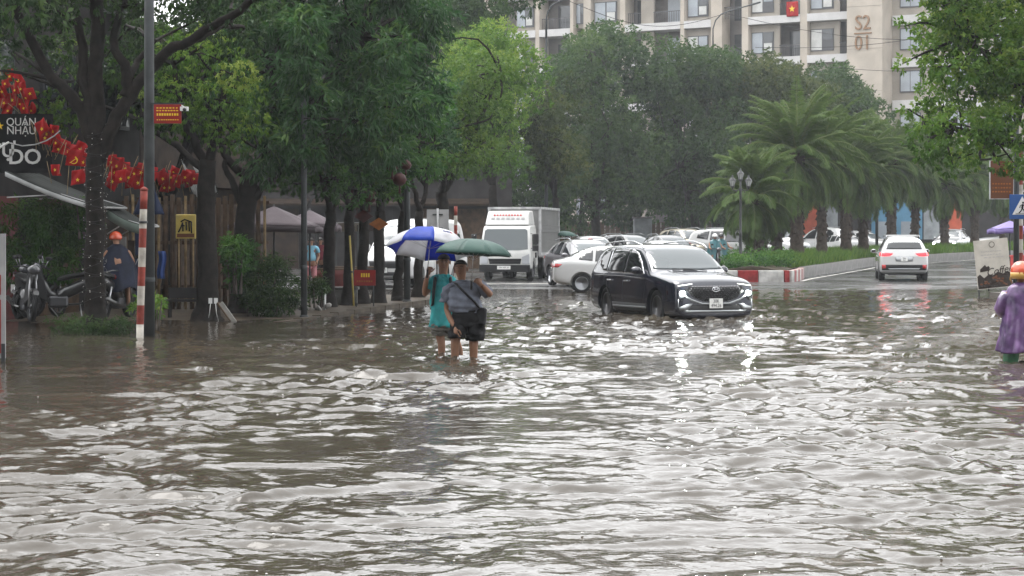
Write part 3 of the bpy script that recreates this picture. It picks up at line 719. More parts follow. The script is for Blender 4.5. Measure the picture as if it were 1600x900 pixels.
# --- the row goes on towards the eye, outside the frame, and shades the pavement
for k, (x, dd) in enumerate([(-10.4, 28.5), (-12.2, 21.0)]):
    rg = np.random.default_rng(400 + k); bs = Vector((x, dd, pave_z(dd))); cl = []
    for i in range(56):
        a = rg.uniform(0, 6.28); r_ = 4.4 * rg.uniform(0, 1) ** .5; s_ = rg.uniform(.6, 1.0); cl.append((x + r_ * math.cos(a) * .8, dd + r_ * math.sin(a), 6.4 + rg.uniform(-1.6, 2.2), s_, s_, s_ * .75))
    fk = bs + Vector((0, 0, 3.4)); L = [([fk, fk + Vector((math.cos(a) * 1.2, math.sin(a) * 1.2, 1.4)), fk + Vector((math.cos(a) * 2.4, math.sin(a) * 2.4, 2.8))], .13, .05) for a in (0.4, 2.0, 3.6, 5.2)]
    tree('shade_tree', ('dark tree of the pavement row just before the lit tree', 'dark tree of the pavement row farthest towards the eye')[k], bs, cl, [bs, bs + Vector((.05, 0, 1.7)), fk], .24, .2, L, 'deep', dens=40, ll=.16, lw=.07, seed=410 + k, maxn=22000)
# ================================================================ BUILDINGS
mat('cream', (.44, .39, .33), .7, var=.12, scale=.7, bump=.1, bscale=10)
mat('tan_wall', (.31, .28, .24), .7, var=.15, scale=.6)
mat('band_white', (.52, .51, .50), .6, var=.1, scale=.8)
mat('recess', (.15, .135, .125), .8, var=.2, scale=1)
mat('frame_dark', (.05, .05, .055), .4)
mat('glass_dark', (.03, .035, .04), .06, spec=.8)
mat('glass_pale', (.30, .33, .36), .15, var=.2, scale=.6)
mat('curtain', (.52, .52, .50), .7, var=.15, scale=2)
mat('bronze', (.22, .13, .07), .4, metal=.3)
def facade_u(px): return (28.2 * 3100 - (px - 800) * 165) / (.862 * 3100 + (px - 800) * .507)
blk = empty('apartment_block', (28.2, 165, 0), math.atan2(-.507, .862), label='tan apartment block with white balcony bands, marked S2 01', cat='building')
def bpx(p0, p1): a, c = -facade_u(p0), -facade_u(p1); return (a + c) / 2, abs(c - a)
ST, Z0 = 3.5, 16.3 - 3.5 * 4
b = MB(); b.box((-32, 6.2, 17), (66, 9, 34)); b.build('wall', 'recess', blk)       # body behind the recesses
b = MB(); xw = -facade_u(1331); b.box((-32 - .4, .25, -.6 + Z0 / 2), (66, 3, Z0 + 1.2)); b.build('plinth', 'tan_wall', blk)
cols = [(1253, 1264), (1162, 1172), (1114, 1131), (1066, 1072), (972, 980), (915, 926), (894, 899), (840, 846), (760, 770), (690, 700), (610, 625)]
for (p0, p1) in cols:
    x, wd = bpx(p0, p1); bb = MB(); bb.box((x, .45, 17), (wd, 1.7, 34.04)); bb.build('column', 'cream', blk)
walls = [(1264, 1311, 1), (1172, 1217, 1), (1072, 1114, 1), (1000, 1020, 0), (926, 972, 2), (899, 915, 2), (805, 840, 1), (720, 760, 1), (640, 690, 1)]
shared = {}
def share(key, fn, m):
    if key not in shared: shared[key] = fn().mesh(key[0], m)
    return shared[key]
def put(name, me, loc, par): o = bpy.data.objects.new(name, me); link(o, par); o.location = loc; return o
for k in range(0, 8):
    z = Z0 + ST * k
    for wi, (p0, p1, kind) in enumerate(walls):
        x, wd = bpx(p0, p1)
        put('wall_panel', share(('wall_panel', wi), lambda: MB().box((0, 0, 0), (wd - .01, .3, ST - .66)), 'tan_wall'), (x, .35, z + .66 + (ST - .66) / 2), blk)
        if kind:
            ww, wh = wd * .76, 1.85; wx = x - wd * .08
            fr = put('window', share(('window', wi), lambda: MB().box((0, 0, 0), (ww, .10, wh)), 'frame_dark'), (wx, .17, z + 1.95), blk)
            for j, (fx, fw, hz, m) in enumerate([(-.24, .46, 1., 'glass_pale' if kind == 2 or (k + wi) % 2 else 'curtain'), (.25, .40, .5, 'glass_dark' if (k + wi) % 3 else 'glass_pale')]):
                put('pane', share(('pane', wi, j, m), lambda: MB().box((0, 0, 0), (ww * fw, .03, (wh - .16) * hz)), m), (ww * fx, -.06, (wh - .16) * (1 - hz) / 2), fr)
            if j and (k + wi) % 2:
                put('pane', share(('pane', wi, 9), lambda: MB().box((0, 0, 0), (ww * .36, .03, .72)), 'curtain'), (ww * .25, -.10, -.4), fr)
    # balcony recesses: rail with uprights
    for ri, (p0, p1) in enumerate([(1311, 1331), (1217, 1253), (1131, 1162), (1020, 1066), (980, 1000), (846, 894)]):
        x, wd = bpx(p0, p1)
        def rail():
            q = MB(); q.box((0, 0, 1.0), (wd, .05, .06)); n = max(4, int(wd / .16))
            for i in range(n): q.box((-wd / 2 + (i + .5) * wd / n, 0, .5), (.03, .03, 1.0))
            return q
        put('railing', share(('railing', ri), rail, 'frame_dark'), (x, .1, z + .66), blk)
        put('door', share(('door', ri), lambda: MB().box((0, 0, 0), (min(1.5, wd * .7), .06, 2.3)), 'glass_dark' if ri != 3 else 'glass_pale'), (x, 1.66, z + .66 + 1.15), blk)
    bl = MB(); xl = -facade_u(1172); xr = -facade_u(1331)
    for (p0, p1) in [(1331, 1264), (1253, 1172), (1114, 1072), (1066, 980), (972, 926), (894, 846), (840, 770)]:
        x, wd = bpx(p0, p1); put('balcony_band', share(('balcony_band', p0), lambda: MB().box((0, 0, 0), (wd, 1.9, .64)), 'band_white'), (x, .5, z + .33), blk)
# lettered pillar
x, wd = bpx(1331, 1386)
b = MB(); b.box((x + .02, .6, 17), (wd, 3.6, 34.2)); b.build('pillar', 'cream', blk)
for k in range(9):
    bb = MB(); bb.box((x + .02, -1.206, Z0 + ST * k + .9), (wd, .012, .05)); bb.build('joint', 'tan_wall', blk)
for (t, y) in (('S2', 37), ('01', 68.5)):
    lettering(t, 1.72, 'bronze', blk, (x - .1, -1.27, Z(y, 163.5)), ext=.06, squash=.85)
b = MB(); b.box((x - .1, -1.25, Z(52.5, 163.5)), (1.5, .1, .1)); b.build('letter_bar', 'bronze', blk)
# wing beyond the pillar, set back
b = MB(); b.box((x + wd / 2 + 8, 4.2, 17), (16, 6, 34)); b.build('wall', 'tan_wall', blk)
for k in range(0, 8):
    z = Z0 + ST * k
    put('balcony_band', share(('wing_band',), lambda: MB().box((0, 0, 0), (15.8, .5, .8)), 'band_white'), (x + wd / 2 + 8.05, 1.1, z - .2), blk)
    for j in range(3):
        fr = put('window', share(('wing_window',), lambda: MB().box((0, 0, 0), (1.8, .12, 1.8)), 'frame_dark'), (x + wd / 2 + 1.6 + j * 4, 1.16, z + 1.75), blk)
        for s in (-1, 1): put('pane', share(('wing_pane',), lambda: MB().box((0, 0, 0), (.78, .03, 1.62)), 'glass_pale'), (s * .42, -.06, 0), fr)
# flag hung on a balcony
mat('flag_red', (.34, .010, .012), .6, var=.15, scale=6)
mat('star_yellow', (.75, .5, .04), .6)
def star_poly(r, cx=0, cz=0, rot=math.pi / 2):
    return [(cx + (r if i % 2 == 0 else r * .4) * math.cos(rot + i * math.pi / 5), cz + (r if i % 2 == 0 else r * .4) * math.sin(rot + i * math.pi / 5)) for i in range(10)]
fx, fw = bpx(1233, 1251)
fl = empty('balcony_flag', blk.matrix_basis @ Vector((fx, -.55, Z(14, 167))), blk.rotation_euler[2], label='red flag with yellow star hanging from a tan apartment balcony', cat='flag')
def wave(u, v): return ((u - .5) * fw, -.06 * math.sin(u * 9 + v * 3), (.5 - v) * 1.25)
o = MB().sheet(wave, 10, 8).build('cloth', 'flag_red', fl); solid(o, .01)
o = MB().prism(star_poly(.3), .02).build('star', 'star_yellow', fl); o.location = (0, -.09, 0)

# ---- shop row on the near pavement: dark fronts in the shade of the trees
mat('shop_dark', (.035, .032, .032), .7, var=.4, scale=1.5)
mat('shop_brown', (.04, .028, .021), .65, var=.4, scale=3, bump=.3, bscale=10)
mat('wood_dark', (.085, .055, .035), .6, var=.4, scale=5, bump=.3, bscale=30)
mat('bamboo', (.26, .18, .09), .55, var=.35, scale=6)
mat('door_red', (.10, .022, .02), .5, var=.3, scale=4)
mat('render_grey', (.19, .185, .18), .75, var=.3, scale=1.2)
mat('canvas_grey', (.42, .43, .43), .7, var=.3, scale=2, bump=.1)
mat('canvas_green', (.12, .15, .13), .7, var=.3, scale=2)
mat('sheet_metal', (.40, .40, .40), .45, var=.35, scale=4)
ang = -math.atan(.218)
def wall_x(d): return -10.7 + (d - 38) * .218
sh = empty('shophouse', (wall_x(38), 38, .0), ang, label='dark narrow shophouse behind the flags and awning', cat='building')
# local axes: +y along the street away from the eye, +x towards the street
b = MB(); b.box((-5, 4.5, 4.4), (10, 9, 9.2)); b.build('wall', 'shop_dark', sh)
for j in range(3):
    for k in range(2):
        wn = MB().box((.03, 1.6 + j * 2.9, 4.9 + k * 2.6), (.12, 1.6, 1.5)).build('window', 'frame_dark', sh)
        for s in (-1, 1): MB().box((.10, 1.6 + j * 2.9 + s * .38, 4.9 + k * 2.6), (.03, .68, 1.34)).build('pane', 'glass_dark', wn)
    MB().box((.04, 1.6 + j * 2.9, 1.25), (.1, 1.9, 2.5)).build('door', ('door_red', 'wood_dark', 'shop_brown')[j], sh)
for j, (x, m) in enumerate([(-3.4, 'render_grey'), (-1.9, 'shop_brown')]):
    MB().box((x, -.04, 6), (.16, .1, 5)).build('pipe', m, sh)
sh2 = empty('shophouse', (wall_x(47.2), 47.2, 0), ang, label='low brown shop with timber front behind the yellow shop sign', cat='building')
b = MB(); b.box((-5, 4.2, 3.4), (9.6, 8.2, 7)); b.build('wall', 'shop_brown', sh2)
for j in range(2): MB().box((-.18, 2 + j * 4, 1.3), (.1, 2.2, 2.5)).build('door', 'wood_dark', sh2)
MB().box((-.3, 4.2, 3.0), (1.6, 8.2, .12)).build('canopy', 'shop_brown', sh2)
# timber and bamboo screen wall facing the eye
scr = empty('bamboo_screen', (X(305, 44.6), 44.6, pave_z(44.6)), 0, label='brown bamboo screen wall below the yellow shop sign', cat='screen')
for i in range(22):
    x = -1.55 + i * .148; hgt = 2.55 + .04 * math.sin(i * 2.1)
    bb = MB(); bb.tube([(x, 0, -.1), (x + .01 * math.sin(i), 0, hgt * .5), (x, 0, hgt)], .034 if i % 4 == 1 else .058, 6)
    bb.build('bamboo_pole' if i % 4 == 1 else 'plank', 'bamboo' if i % 4 == 1 else 'wood_dark', scr)
for z in (.5, 1.5, 2.4): MB().box((0, .07, z), (3.3, .05, .08)).build('rail', 'wood_dark', scr)
# row of shops beyond the side street, closing the view under the trees
sh3 = empty('shop_row', (-18, 93, zg(93)), 0, label='dark three-storey shop row beyond the side street behind the trees', cat='building')
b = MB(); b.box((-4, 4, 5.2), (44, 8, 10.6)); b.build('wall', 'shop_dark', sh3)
for j in range(9):
    MB().box((-22 + j * 4.4 + 2, -.03, 1.4), (3.2, .12, 2.8)).build('shutter', ('shop_brown', 'shop_dark', 'wood_dark')[j % 3], sh3)
    for k in range(2):
        wn = MB().box((-22 + j * 4.4 + 2, -.03, 4.9 + k * 3), (2, .12, 1.5)).build('window', 'frame_dark', sh3)
        for s in (-1, 1): MB().box((-22 + j * 4.4 + 2 + s * .5, -.1, 4.9 + k * 3), (.86, .03, 1.3)).build('pane', 'glass_dark', wn)
    MB().box((-22 + j * 4.4 + 2, -.6, 3.1), (4.2, 1.3, .1), rx=.2).build('canopy', 'shop_brown', sh3)
# shop fronts far beyond the median: blue and orange panels
mat('panel_blue', (.10, .24, .36), .5, var=.2, scale=1.5)
mat('panel_orange', (.48, .10, .05), .5, var=.2, scale=1.5)
mat('panel_grey', (.28, .30, .31), .5, var=.3, scale=1.5)
far = empty('shopfront', (X(1390, 150), 150, zg(150)), -.15, label='distant blue shopfront glimpsed between the palm trunks', cat='building')
MB().box((0, 2.5, 1.9), (20, 5, 5)).build('wall', 'shop_dark', far)
for j, (px0, px1, m) in enumerate([(1255, 1283, 'panel_orange'), (1288, 1310, 'panel_grey'), (1362, 1392, 'panel_blue'), (1394, 1440, 'panel_blue'), (1442, 1466, 'panel_grey'), (1468, 1500, 'panel_orange')]):
    x0, x1 = X(px0, 150) - X(1390, 150), X(px1, 150) - X(1390, 150)
    MB().box(((x0 + x1) / 2, -.06, 2.3), (x1 - x0, .2, 2.9)).build('panel', m, far)
    if m == 'panel_blue': MB().box(((x0 + x1) / 2 + .2, -.2, 1.2), ((x1 - x0) * .6, .1, 2.0)).build('window', 'glass_pale', far)
# grey kiosk slab and long brown fence under the belt of trees
k = empty('kiosk', (X(1005, 128), 128, zg(128)), 0, label='pale grey slab of a kiosk under the dark trees', cat='kiosk')
MB().box((0, .5, 1.2), (1.15, .9, 2.4)).build('cabinet', 'panel_grey', k); MB().box((0, .5, 2.46), (1.3, 1.05, .1)).build('roof', 'render_grey', k)
fn = empty('fence', (X(960, 150), 150, zg(150)), 0, label='long brown plank fence under the dark belt of trees', cat='fence')
pm = MB().box((0, 0, 0), (.36, .04, 2.2)).mesh('plank', 'wood_dark')
for i in range(70): put('plank', pm, (-14 + i * .385, .01 * math.sin(i * 3.1), 1.05), fn)
for z in (.5, 1.7): MB().box((-.7, .06, z), (27, .06, .1)).build('rail', 'wood_dark', fn)

# unseen block added behind the viewpoint to cut the frontal sky light
mat('render_dark', (.09, .09, .088), .75, var=.3, scale=1.2)
sky_blocker = empty('apartment_block', (-4, -24, zg(0)), 0, label='dark grey block added unseen behind the viewpoint to cut sky light', cat='building')
MB().box((0, -6, 17), (110, 12, 35)).build('wall', 'render_dark', sky_blocker)
wm = MB().box((0, 0, 0), (1.8, .1, 1.6)).mesh('window', 'glass_dark')
for i in range(27):
    for k in range(10): put('window', wm, (-51 + i * 3.9, .02, 2 + k * 3.3), sky_blocker)
for k in range(10): MB().box((0, .3, .6 + k * 3.3), (110.2, .8, .18)).build('balcony_band', 'band_white', sky_blocker)
# ================================================================ VEHICLES
mat('stud', (.16, .16, .17), .25, metal=.9)
mat('tyre', (.018, .018, .019), .7, var=.3, scale=10)
mat('alloy', (.42, .43, .45), .3, metal=.9)
mat('alloy_dark', (.07, .07, .075), .35, metal=.6)
mat('chrome', (.7, .71, .73), .12, metal=1.)
mat('satin', (.30, .31, .32), .35, metal=.7)
mat('trim_black', (.015, .015, .016), .45)
mat('car_glass', (.012, .014, .016), .04, spec=.9)
mat('screen_glass', (.035, .048, .052), .05, spec=.8)
mat('lamp_clear', (.55, .57, .6), .1, metal=.4)
mat('lamp_red', (.42, .008, .01), .15, coat=.6)
mat('lamp_red_lit', (.6, .01, .012), .15, emit=(1, .02, .03), estr=1.2)
mat('lamp_lit', (.95, .95, .95), .1, emit=(.95, 1, .93), estr=110.)
mat('lamp_soft', (.95, .95, .95), .1, emit=(1, .98, .9), estr=2.5)
mat('lamp_dark', (.06, .062, .07), .1, coat=1.)
mat('plate', (.72, .72, .70), .5)
mat('plate_ink', (.02, .02, .025), .5)
mat('under', (.012, .012, .012), .8)
def paint(name, col, metal=.0, rough=.32): return mat(name, col, rough, metal=metal, coat=1.)
paint('paint_navy', (.006, .0085, .019), .2, .25)
paint('paint_white', (.52, .52, .515))
paint('paint_grey', (.115, .11, .12), .5)
paint('paint_silver', (.42, .42, .43), .6)
paint('paint_champagne', (.40, .355, .27), .5)
paint('paint_black', (.012, .012, .013))

def loft_body(name, st, zs_mid=.48):
    """body from stations (s, z bottom, z belt, z top, half width at belt, half width at roof, half width at sill)"""
    b = MB(); rows = []
    for (s, zb, zt_b, zt, wb, wt, ws) in st:
        cab = zt - zt_b
        wm = max(wb, ws) * 1.012
        if cab > .22:
            half = [(0, zb), (ws * .82, zb), (ws, zb + .07), (wm, lerp(zb, zt_b, zs_mid)), (wb, zt_b - .03), (wb - .035, zt_b + .02), (lerp(wb, wt, .55) - .01, lerp(zt_b, zt, .52)), (wt + .01, zt - .09), (wt - .09, zt - .02), (0, zt)]
        else:
            half = [(0, zb), (ws * .82, zb), (ws, zb + .07), (wm, lerp(zb, zt_b, zs_mid)), (wb, zt_b - .03), (wb - .05, zt_b + cab * .35), (wb * .86, zt_b + cab * .62), (wb * .68, zt_b + cab * .8), (wb * .45, zt_b + cab * .92), (0, zt)]
        row = [(y, z) for y, z in half] + [(-y, z) for y, z in half[-2:0:-1]]
        rows.append([(s, y, z) for y, z in row])
    n = len(rows[0]); vs = [p for r in rows for p in r]; fs = []
    for i in range(len(rows) - 1):
        for j in range(n): fs.append((i * n + j, i * n + (j + 1) % n, (i + 1) * n + (j + 1) % n, (i + 1) * n + j))
    h = n // 2                                               # end caps as quad strips
    for base, fl in ((0, False), ((len(rows) - 1) * n, True)):
        for j in range(h):
            a, c, d, e = base + j, base + j + 1, base + (n - j - 1) % n, base + (n - j) % n
            f = (a, c, d, e) if j > 0 else (a, c, base + n - 1)
            if j == h - 1: f = (a, c, base + (n - j) % n)
            fs.append(f if fl else f[::-1])
    return b.add(vs, fs, smooth=True)

class Car:
    def __init__(s, name, st, L, wheels, R, tw, track, paint_m, label, cat='car', group=None, arch=.055, zmid=.48, sub=2, rim='alloy', spokes=5):
        s.L = L; s.root = empty(name, label=label, cat=cat, group=group)
        st = [(L / 2 - a[0],) + tuple(a[1:]) for a in st]
        tmp = loft_body('body', st, zmid).build('body', paint_m); fix_normals(tmp)
        sm = tmp.modifiers.new('s', 'SUBSURF'); sm.levels = sub; sm.render_levels = sub
        cut = MB()
        for ws in wheels:
            for sg in (-1, 1):
                cut.lathe([(R + arch, -.22), (R + arch, .5)], 28, Matrix.Translation((L / 2 - ws, sg * (track + .18), R)) @ Matrix.Rotation(-sg * math.pi / 2, 4, 'X'))
        full = eval_mesh(tmp)
        s.bvh = BVHTree.FromPolygons([v.co.copy() for v in full.vertices], [tuple(p.vertices) for p in full.polygons])
        co = cut.build('cutter'); fix_normals(co)
        bo = tmp.modifiers.new('c', 'BOOLEAN'); bo.object = co; bo.operation = 'DIFFERENCE'; bo.solver = 'EXACT'
        me = eval_mesh(tmp); me.materials.clear(); me.materials.append(MATS[paint_m])
        bpy.data.objects.remove(co); bpy.data.objects.remove(tmp)
        if len(me.polygons) < 200: me = full
        me.polygons.foreach_set('use_smooth', np.ones(len(me.polygons), bool))
        try: me.set_sharp_from_angle(angle=math.radians(38))
        except Exception: pass
        s.body = bpy.data.objects.new('body', me); link(s.body, s.root)
        MB().box((0, 0, R * .9 + .06), (L * .78, track * 2 - .45, R * .9)).build('underbody', 'under', s.root)
        s.R = R; s.wheel_meshes(R, tw, rim, spokes)
        for ws in wheels:
            for sg in (-1, 1):
                t = bpy.data.objects.new('wheel', s.tyre_me); link(t, s.root); t.location = (L / 2 - ws, sg * track, R); t.rotation_euler = (0, 0, 0 if sg > 0 else math.pi)
                r = bpy.data.objects.new('rim', s.rim_me); link(r, t)
    def wheel_meshes(s, R, tw, rim, spokes):
        b = MB(); T = Matrix.Rotation(-math.pi / 2, 4, 'X'); ri = R * .68; h = tw / 2
        b.lathe([(ri, -h * .8), (R * .86, -h), (R * .97, -h * .85), (R, -h * .5), (R, h * .5), (R * .97, h * .85), (R * .86, h), (ri, h * .8)], 28, T, close=True)
        s.tyre_me = b.mesh('wheel', 'tyre')
        b = MB()
        b.lathe([(ri * 1.01, h * .82), (ri * .93, h * .86), (ri * .9, h * .4), (ri * .9, -h * .5), (.01, -h * .5)], 24, T)
        b.lathe([(.01, h * .62), (R * .16, h * .6), (R * .18, h * .2)], 10, T)
        for i in range(spokes):
            a = i * 2 * math.pi / spokes
            for da in (-.17, .17):
                p0 = Vector((math.cos(a + da * .6) * R * .13, h * .5, math.sin(a + da * .6) * R * .13)); p1 = Vector((math.cos(a + da) * ri * .93, h * .62, math.sin(a + da) * ri * .93))
                b.tube([p0, (p0 + p1) / 2 + Vector((0, .012, 0)), p1], [R * .065, R * .05, R * .05], 5)
        s.rim_me = b.mesh('rim', rim)
    def x(s, d): return s.L / 2 - d
    def hit(s, axis, a, c):
        if axis == 'L': o, d = Vector((a, 3, c)), Vector((0, -1, 0))
        elif axis == 'R': o, d = Vector((a, -3, c)), Vector((0, 1, 0))
        elif axis == 'F': o, d = Vector((6, a, c)), Vector((-1, 0, 0))
        elif axis == 'B': o, d = Vector((-6, a, c)), Vector((1, 0, 0))
        else: o, d = Vector((a, c, 5)), Vector((0, 0, -1))
        h = s.bvh.ray_cast(o, d)[0]
        if h is None:
            h = s.bvh.find_nearest(o + d * (3 if axis in 'LR' else 6 - s.L / 2 if axis in 'FB' else 4))[0]
        return h, d
    def patch(s, name, axis, poly, m, off=.006, thick=.02, res=.09, parent=None):
        """a panel that follows the body: polygon drawn in side, front, back or top view"""
        pts = []; n = len(poly)
        for i in range(n):
            p, q = Vector(poly[i]), Vector(poly[(i + 1) % n]); k = max(1, int((q - p).length / res))
            pts += [p.lerp(q, j / k) for j in range(k)]
        nb = len(pts); edges = [(i, (i + 1) % nb) for i in range(nb)]
        x0, x1 = min(p.x for p in pts), max(p.x for p in pts); y0, y1 = min(p.y for p in pts), max(p.y for p in pts)
        gx = [x0 + (i + .5) * res for i in range(int((x1 - x0) / res))]; gy = [y0 + (i + .5) * res for i in range(int((y1 - y0) / res))]
        def inside(a, c):
            r = False
            for i in range(n):
                ax, ay = poly[i]; bx, by = poly[(i + 1) % n]
                if (ay > c) != (by > c) and a < (bx - ax) * (c - ay) / (by - ay) + ax: r = not r
            return r
        inn = [Vector((a, c)) for a in gx for c in gy if inside(a, c)]
        v2, e2, f2, ov, oe, of = delaunay_2d_cdt(pts + inn, edges, [], 1, 1e-5)
        top = []; low = []
        for p in v2:
            h, d = s.hit(axis, p.x, p.y); top.append(h - d * off); low.append(h + d * thick)
        cnt = {}
        for f in f2:
            for i in range(len(f)):
                e = (f[i], f[(i + 1) % len(f)]); k = tuple(sorted(e)); cnt[k] = None if k in cnt else e
        k = len(top); fs = [tuple(f) for f in f2] + [(e[0], e[0] + k, e[1] + k, e[1]) for e in cnt.values() if e]
        o = MB().add(top + low, fs, smooth=False).build(name, m, parent or s.root)
        fix_normals(o); o.data.polygons.foreach_set('use_smooth', [i < len(f2) for i in range(len(fs))])
        return o
    def sides(s, name, poly, m, **k):
        return [s.patch(name, a, [(s.x(p), z) for p, z in poly], m, **k) for a in 'LR']
    def seam(s, pts, m='trim_black', wd=.012, name='seam', axis='LR'):
        for a in axis:
            for (p, q) in zip(pts[:-1], pts[1:]):
                pv, qv = Vector(p), Vector(q); nrm = Vector((-(qv - pv).y, (qv - pv).x)).normalized() * wd / 2
                poly = [pv + nrm, qv + nrm, qv - nrm, pv - nrm]
                if a in 'LR': poly = [(s.x(u), z) for u, z in poly]
                s.patch(name, a, [tuple(u) for u in poly], m, off=.003, res=.15)
    def plate(s, axis, z, body, wd=.33, hg=.165, off=.012, tilt=0.):
        h, d = s.hit(axis, 0, z); n = -d
        o = MB().box((0, 0, 0), (.012, wd, hg)).build('number_plate', 'plate', s.root); bevel_mod(o, .004)
        o.location = h + n * (off + .006); o.rotation_euler = (0, 0, 0 if axis == 'F' else math.pi)
        k = len(body)
        for i, t in enumerate(body):
            l = lettering(t, hg * (.50 if k > 1 else .8), 'plate_ink', o, (.0075, 0, hg * (.22 - .45 * i) if k > 1 else 0), (math.pi / 2, 0, math.pi / 2), ext=.001, squash=.85 if k > 1 else 1.0)
        return o
    def mirror(s, sx, z, y, m, sz=(.14, .20, .14)):
        for sg in (-1, 1):
            b = MB(); b.ball((0, sg * .12, 0), (sz[0] * .62, sz[1] * .62, sz[2] * .6), 12); b.box((0, -sg * .0, -.06), (.06, .16, .035))
            o = b.build('mirror', m, s.root); o.location = (s.x(sx), sg * y, z)
            MB().box((-.075, sg * .12, 0), (.02, sz[1] * .9, sz[2] * .8)).build('mirror_glass', 'car_glass', o)
    def place(s, x, y, vx, vy, z=None, pitch=0.):
        s.root.location = (x, y, zg(y) if z is None else z); s.root.rotation_euler = (0, 0, math.atan2(vy, vx)); return s.root

def big_suv():
    st = [(.0, .22, .70, .80, .78, .6, .76), (.02, .17, .78, .905, .86, .6, .85), (.12, .16, .86, .98, .905, .6, .90), (.40, .16, .92, 1.045, .93, .6, .935), (.95, .17, .985, 1.10, .94, .6, .95), (1.20, .17, 1.01, 1.145, .94, .84, .95),
          (1.40, .17, 1.02, 1.27, .94, .83, .95), (1.70, .17, 1.025, 1.46, .94, .79, .95), (2.02, .17, 1.03, 1.63, .94, .745, .95), (2.32, .17, 1.035, 1.69, .94, .735, .95), (2.9, .17, 1.04, 1.715, .94, .735, .95), (3.5, .17, 1.05, 1.705, .94, .73, .95),
          (4.1, .18, 1.06, 1.68, .935, .72, .945), (4.42, .20, 1.07, 1.635, .925, .70, .935), (4.56, .22, 1.07, 1.48, .915, .74, .92), (4.67, .24, 1.05, 1.26, .90, .7, .90), (4.755, .30, 1.0, 1.10, .875, .6, .87), (4.785, .36, .88, .97, .82, .6, .82)]
    c = Car('family_suv', st, 4.785, (.95, 3.715), .37, .235, .80, 'paint_navy', 'dark blue SUV with headlamps on, wading through the flood', rim='alloy_dark', spokes=6)
    # glasshouse: bright line below and behind, then the panes
    win = [(1.62, 1.075), (1.95, 1.30), (2.22, 1.46), (2.55, 1.545), (3.2, 1.565), (3.75, 1.53), (4.02, 1.46), (4.16, 1.34), (4.05, 1.20), (3.8, 1.11), (3.0, 1.075), (2.0, 1.055)]
    c.sides('window_trim', [(1.60, 1.06), (1.92, 1.335), (2.20, 1.505), (2.54, 1.59), (3.2, 1.61), (3.85, 1.59), (4.14, 1.53), (4.285, 1.40), (4.20, 1.22), (3.9, 1.092), (3.0, 1.06), (2.0, 1.045)], 'chrome', off=.004)
    for a in ([(1.66, 1.075), (1.94, 1.325), (2.21, 1.492), (2.45, 1.56), (2.66, 1.583), (2.68, 1.07), (2.0, 1.058)], [(2.70, 1.585), (3.2, 1.598), (3.62, 1.59), (3.66, 1.095), (3.0, 1.075), (2.72, 1.072)], [(3.69, 1.588), (3.84, 1.578), (4.12, 1.52), (4.26, 1.40), (4.18, 1.23), (3.89, 1.107), (3.72, 1.10)]):
        c.sides('window', a, 'car_glass', off=.009)
    c.patch('windscreen', 'F', [(-.80, 1.165), (0, 1.15), (.80, 1.165), (.69, 1.56), (.3, 1.615), (-.3, 1.615), (-.69, 1.56)], 'screen_glass', off=.008)
    c.patch('rear_window', 'B', [(-.66, 1.24), (.66, 1.24), (.58, 1.55), (-.58, 1.55)], 'car_glass', off=.008)
    # creases and door gaps
    c.sides('belt_crease', [(1.3, .965), (2.6, 1.005), (3.9, 1.01), (4.4, 1.0), (4.4, .985), (3.9, .992), (2.6, .987), (1.3, .947)], 'paint_navy', off=.012)
    c.seam([(1.42, .98), (1.50, .62), (1.62, .30)]); c.seam([(2.69, 1.05), (2.70, .32)]); c.seam([(3.62, 1.08), (3.60, .72), (3.36, .42)])
    for s in (2.48, 3.42): 
        for sg in (-1, 1):
            h, d = c.hit('L' if sg > 0 else 'R', c.x(s), .90); o = MB().box((0, 0, 0), (.20, .035, .035)).build('door_handle', 'chrome', c.root); bevel_mod(o, .012); o.location = h - d * .022
    c.sides('cladding', [(1.38, .43), (3.28, .43), (3.28, .26), (1.38, .26)], 'trim_black', off=.010)
    c.sides('sill_trim', [(1.42, .375), (3.24, .365), (3.24, .33), (1.42, .335)], 'satin', off=.02)
    c.mirror(1.78, 1.13, .90, 'paint_navy')
    # front
    c.patch('grille', 'F', [(-.60, .83), (.60, .83), (.66, .74), (.50, .60), (.26, .52), (-.26, .52), (-.50, .60), (-.66, .74)], 'trim_black', off=.006)
    gm = MB()
    for r in range(8):
        for k in range(-10, 11):
            y = (k + (.5 if r % 2 else 0)) * .068; z = .535 + r * .041
            hw = float(np.interp(z, [.52, .60, .74, .83], [.25, .49, .64, .585]))
            if abs(y) > hw - .02: continue
            h, d = c.hit('F', y, z); p = h + Vector((.014, 0, 0))
            gm.add([p + Vector((0, .026, 0)), p + Vector((0, 0, .018)), p + Vector((0, -.026, 0)), p + Vector((0, 0, -.018)), p + Vector((.02, 0, .004)), p - Vector((.02, 0, 0))], [(0, 1, 4), (1, 2, 4), (2, 3, 4), (3, 0, 4), (1, 0, 5), (2, 1, 5), (3, 2, 5), (0, 3, 5)])
    o = gm.build('grille_studs', 'stud', c.root); o['kind'] = 'stuff'
    eb = MB(); h, d = c.hit('F', 0, .765); eb.tube([(h.x + .03, .085 * math.cos(t), .765 + .045 * math.sin(t)) for t in np.linspace(0, 2 * math.pi, 17)], .008, 5, cap=False)
    for sg in (-1, 1): eb.tube([(h.x + .032, sg * .045 - .01, .735), (h.x + .032, sg * .035 + .01, .795)], .008, 5)
    eb.tube([(h.x + .032, -.038, .76), (h.x + .032, .038, .770)], .007, 5); eb.build('badge', 'chrome', c.root)
    c.patch('grille_trim', 'F', [(-.69, .66), (-.56, .575), (-.30, .488), (.30, .488), (.56, .575), (.69, .66), (.70, .625), (.56, .535), (.31, .455), (-.31, .455), (-.56, .535), (-.70, .625)], 'satin', off=.016)
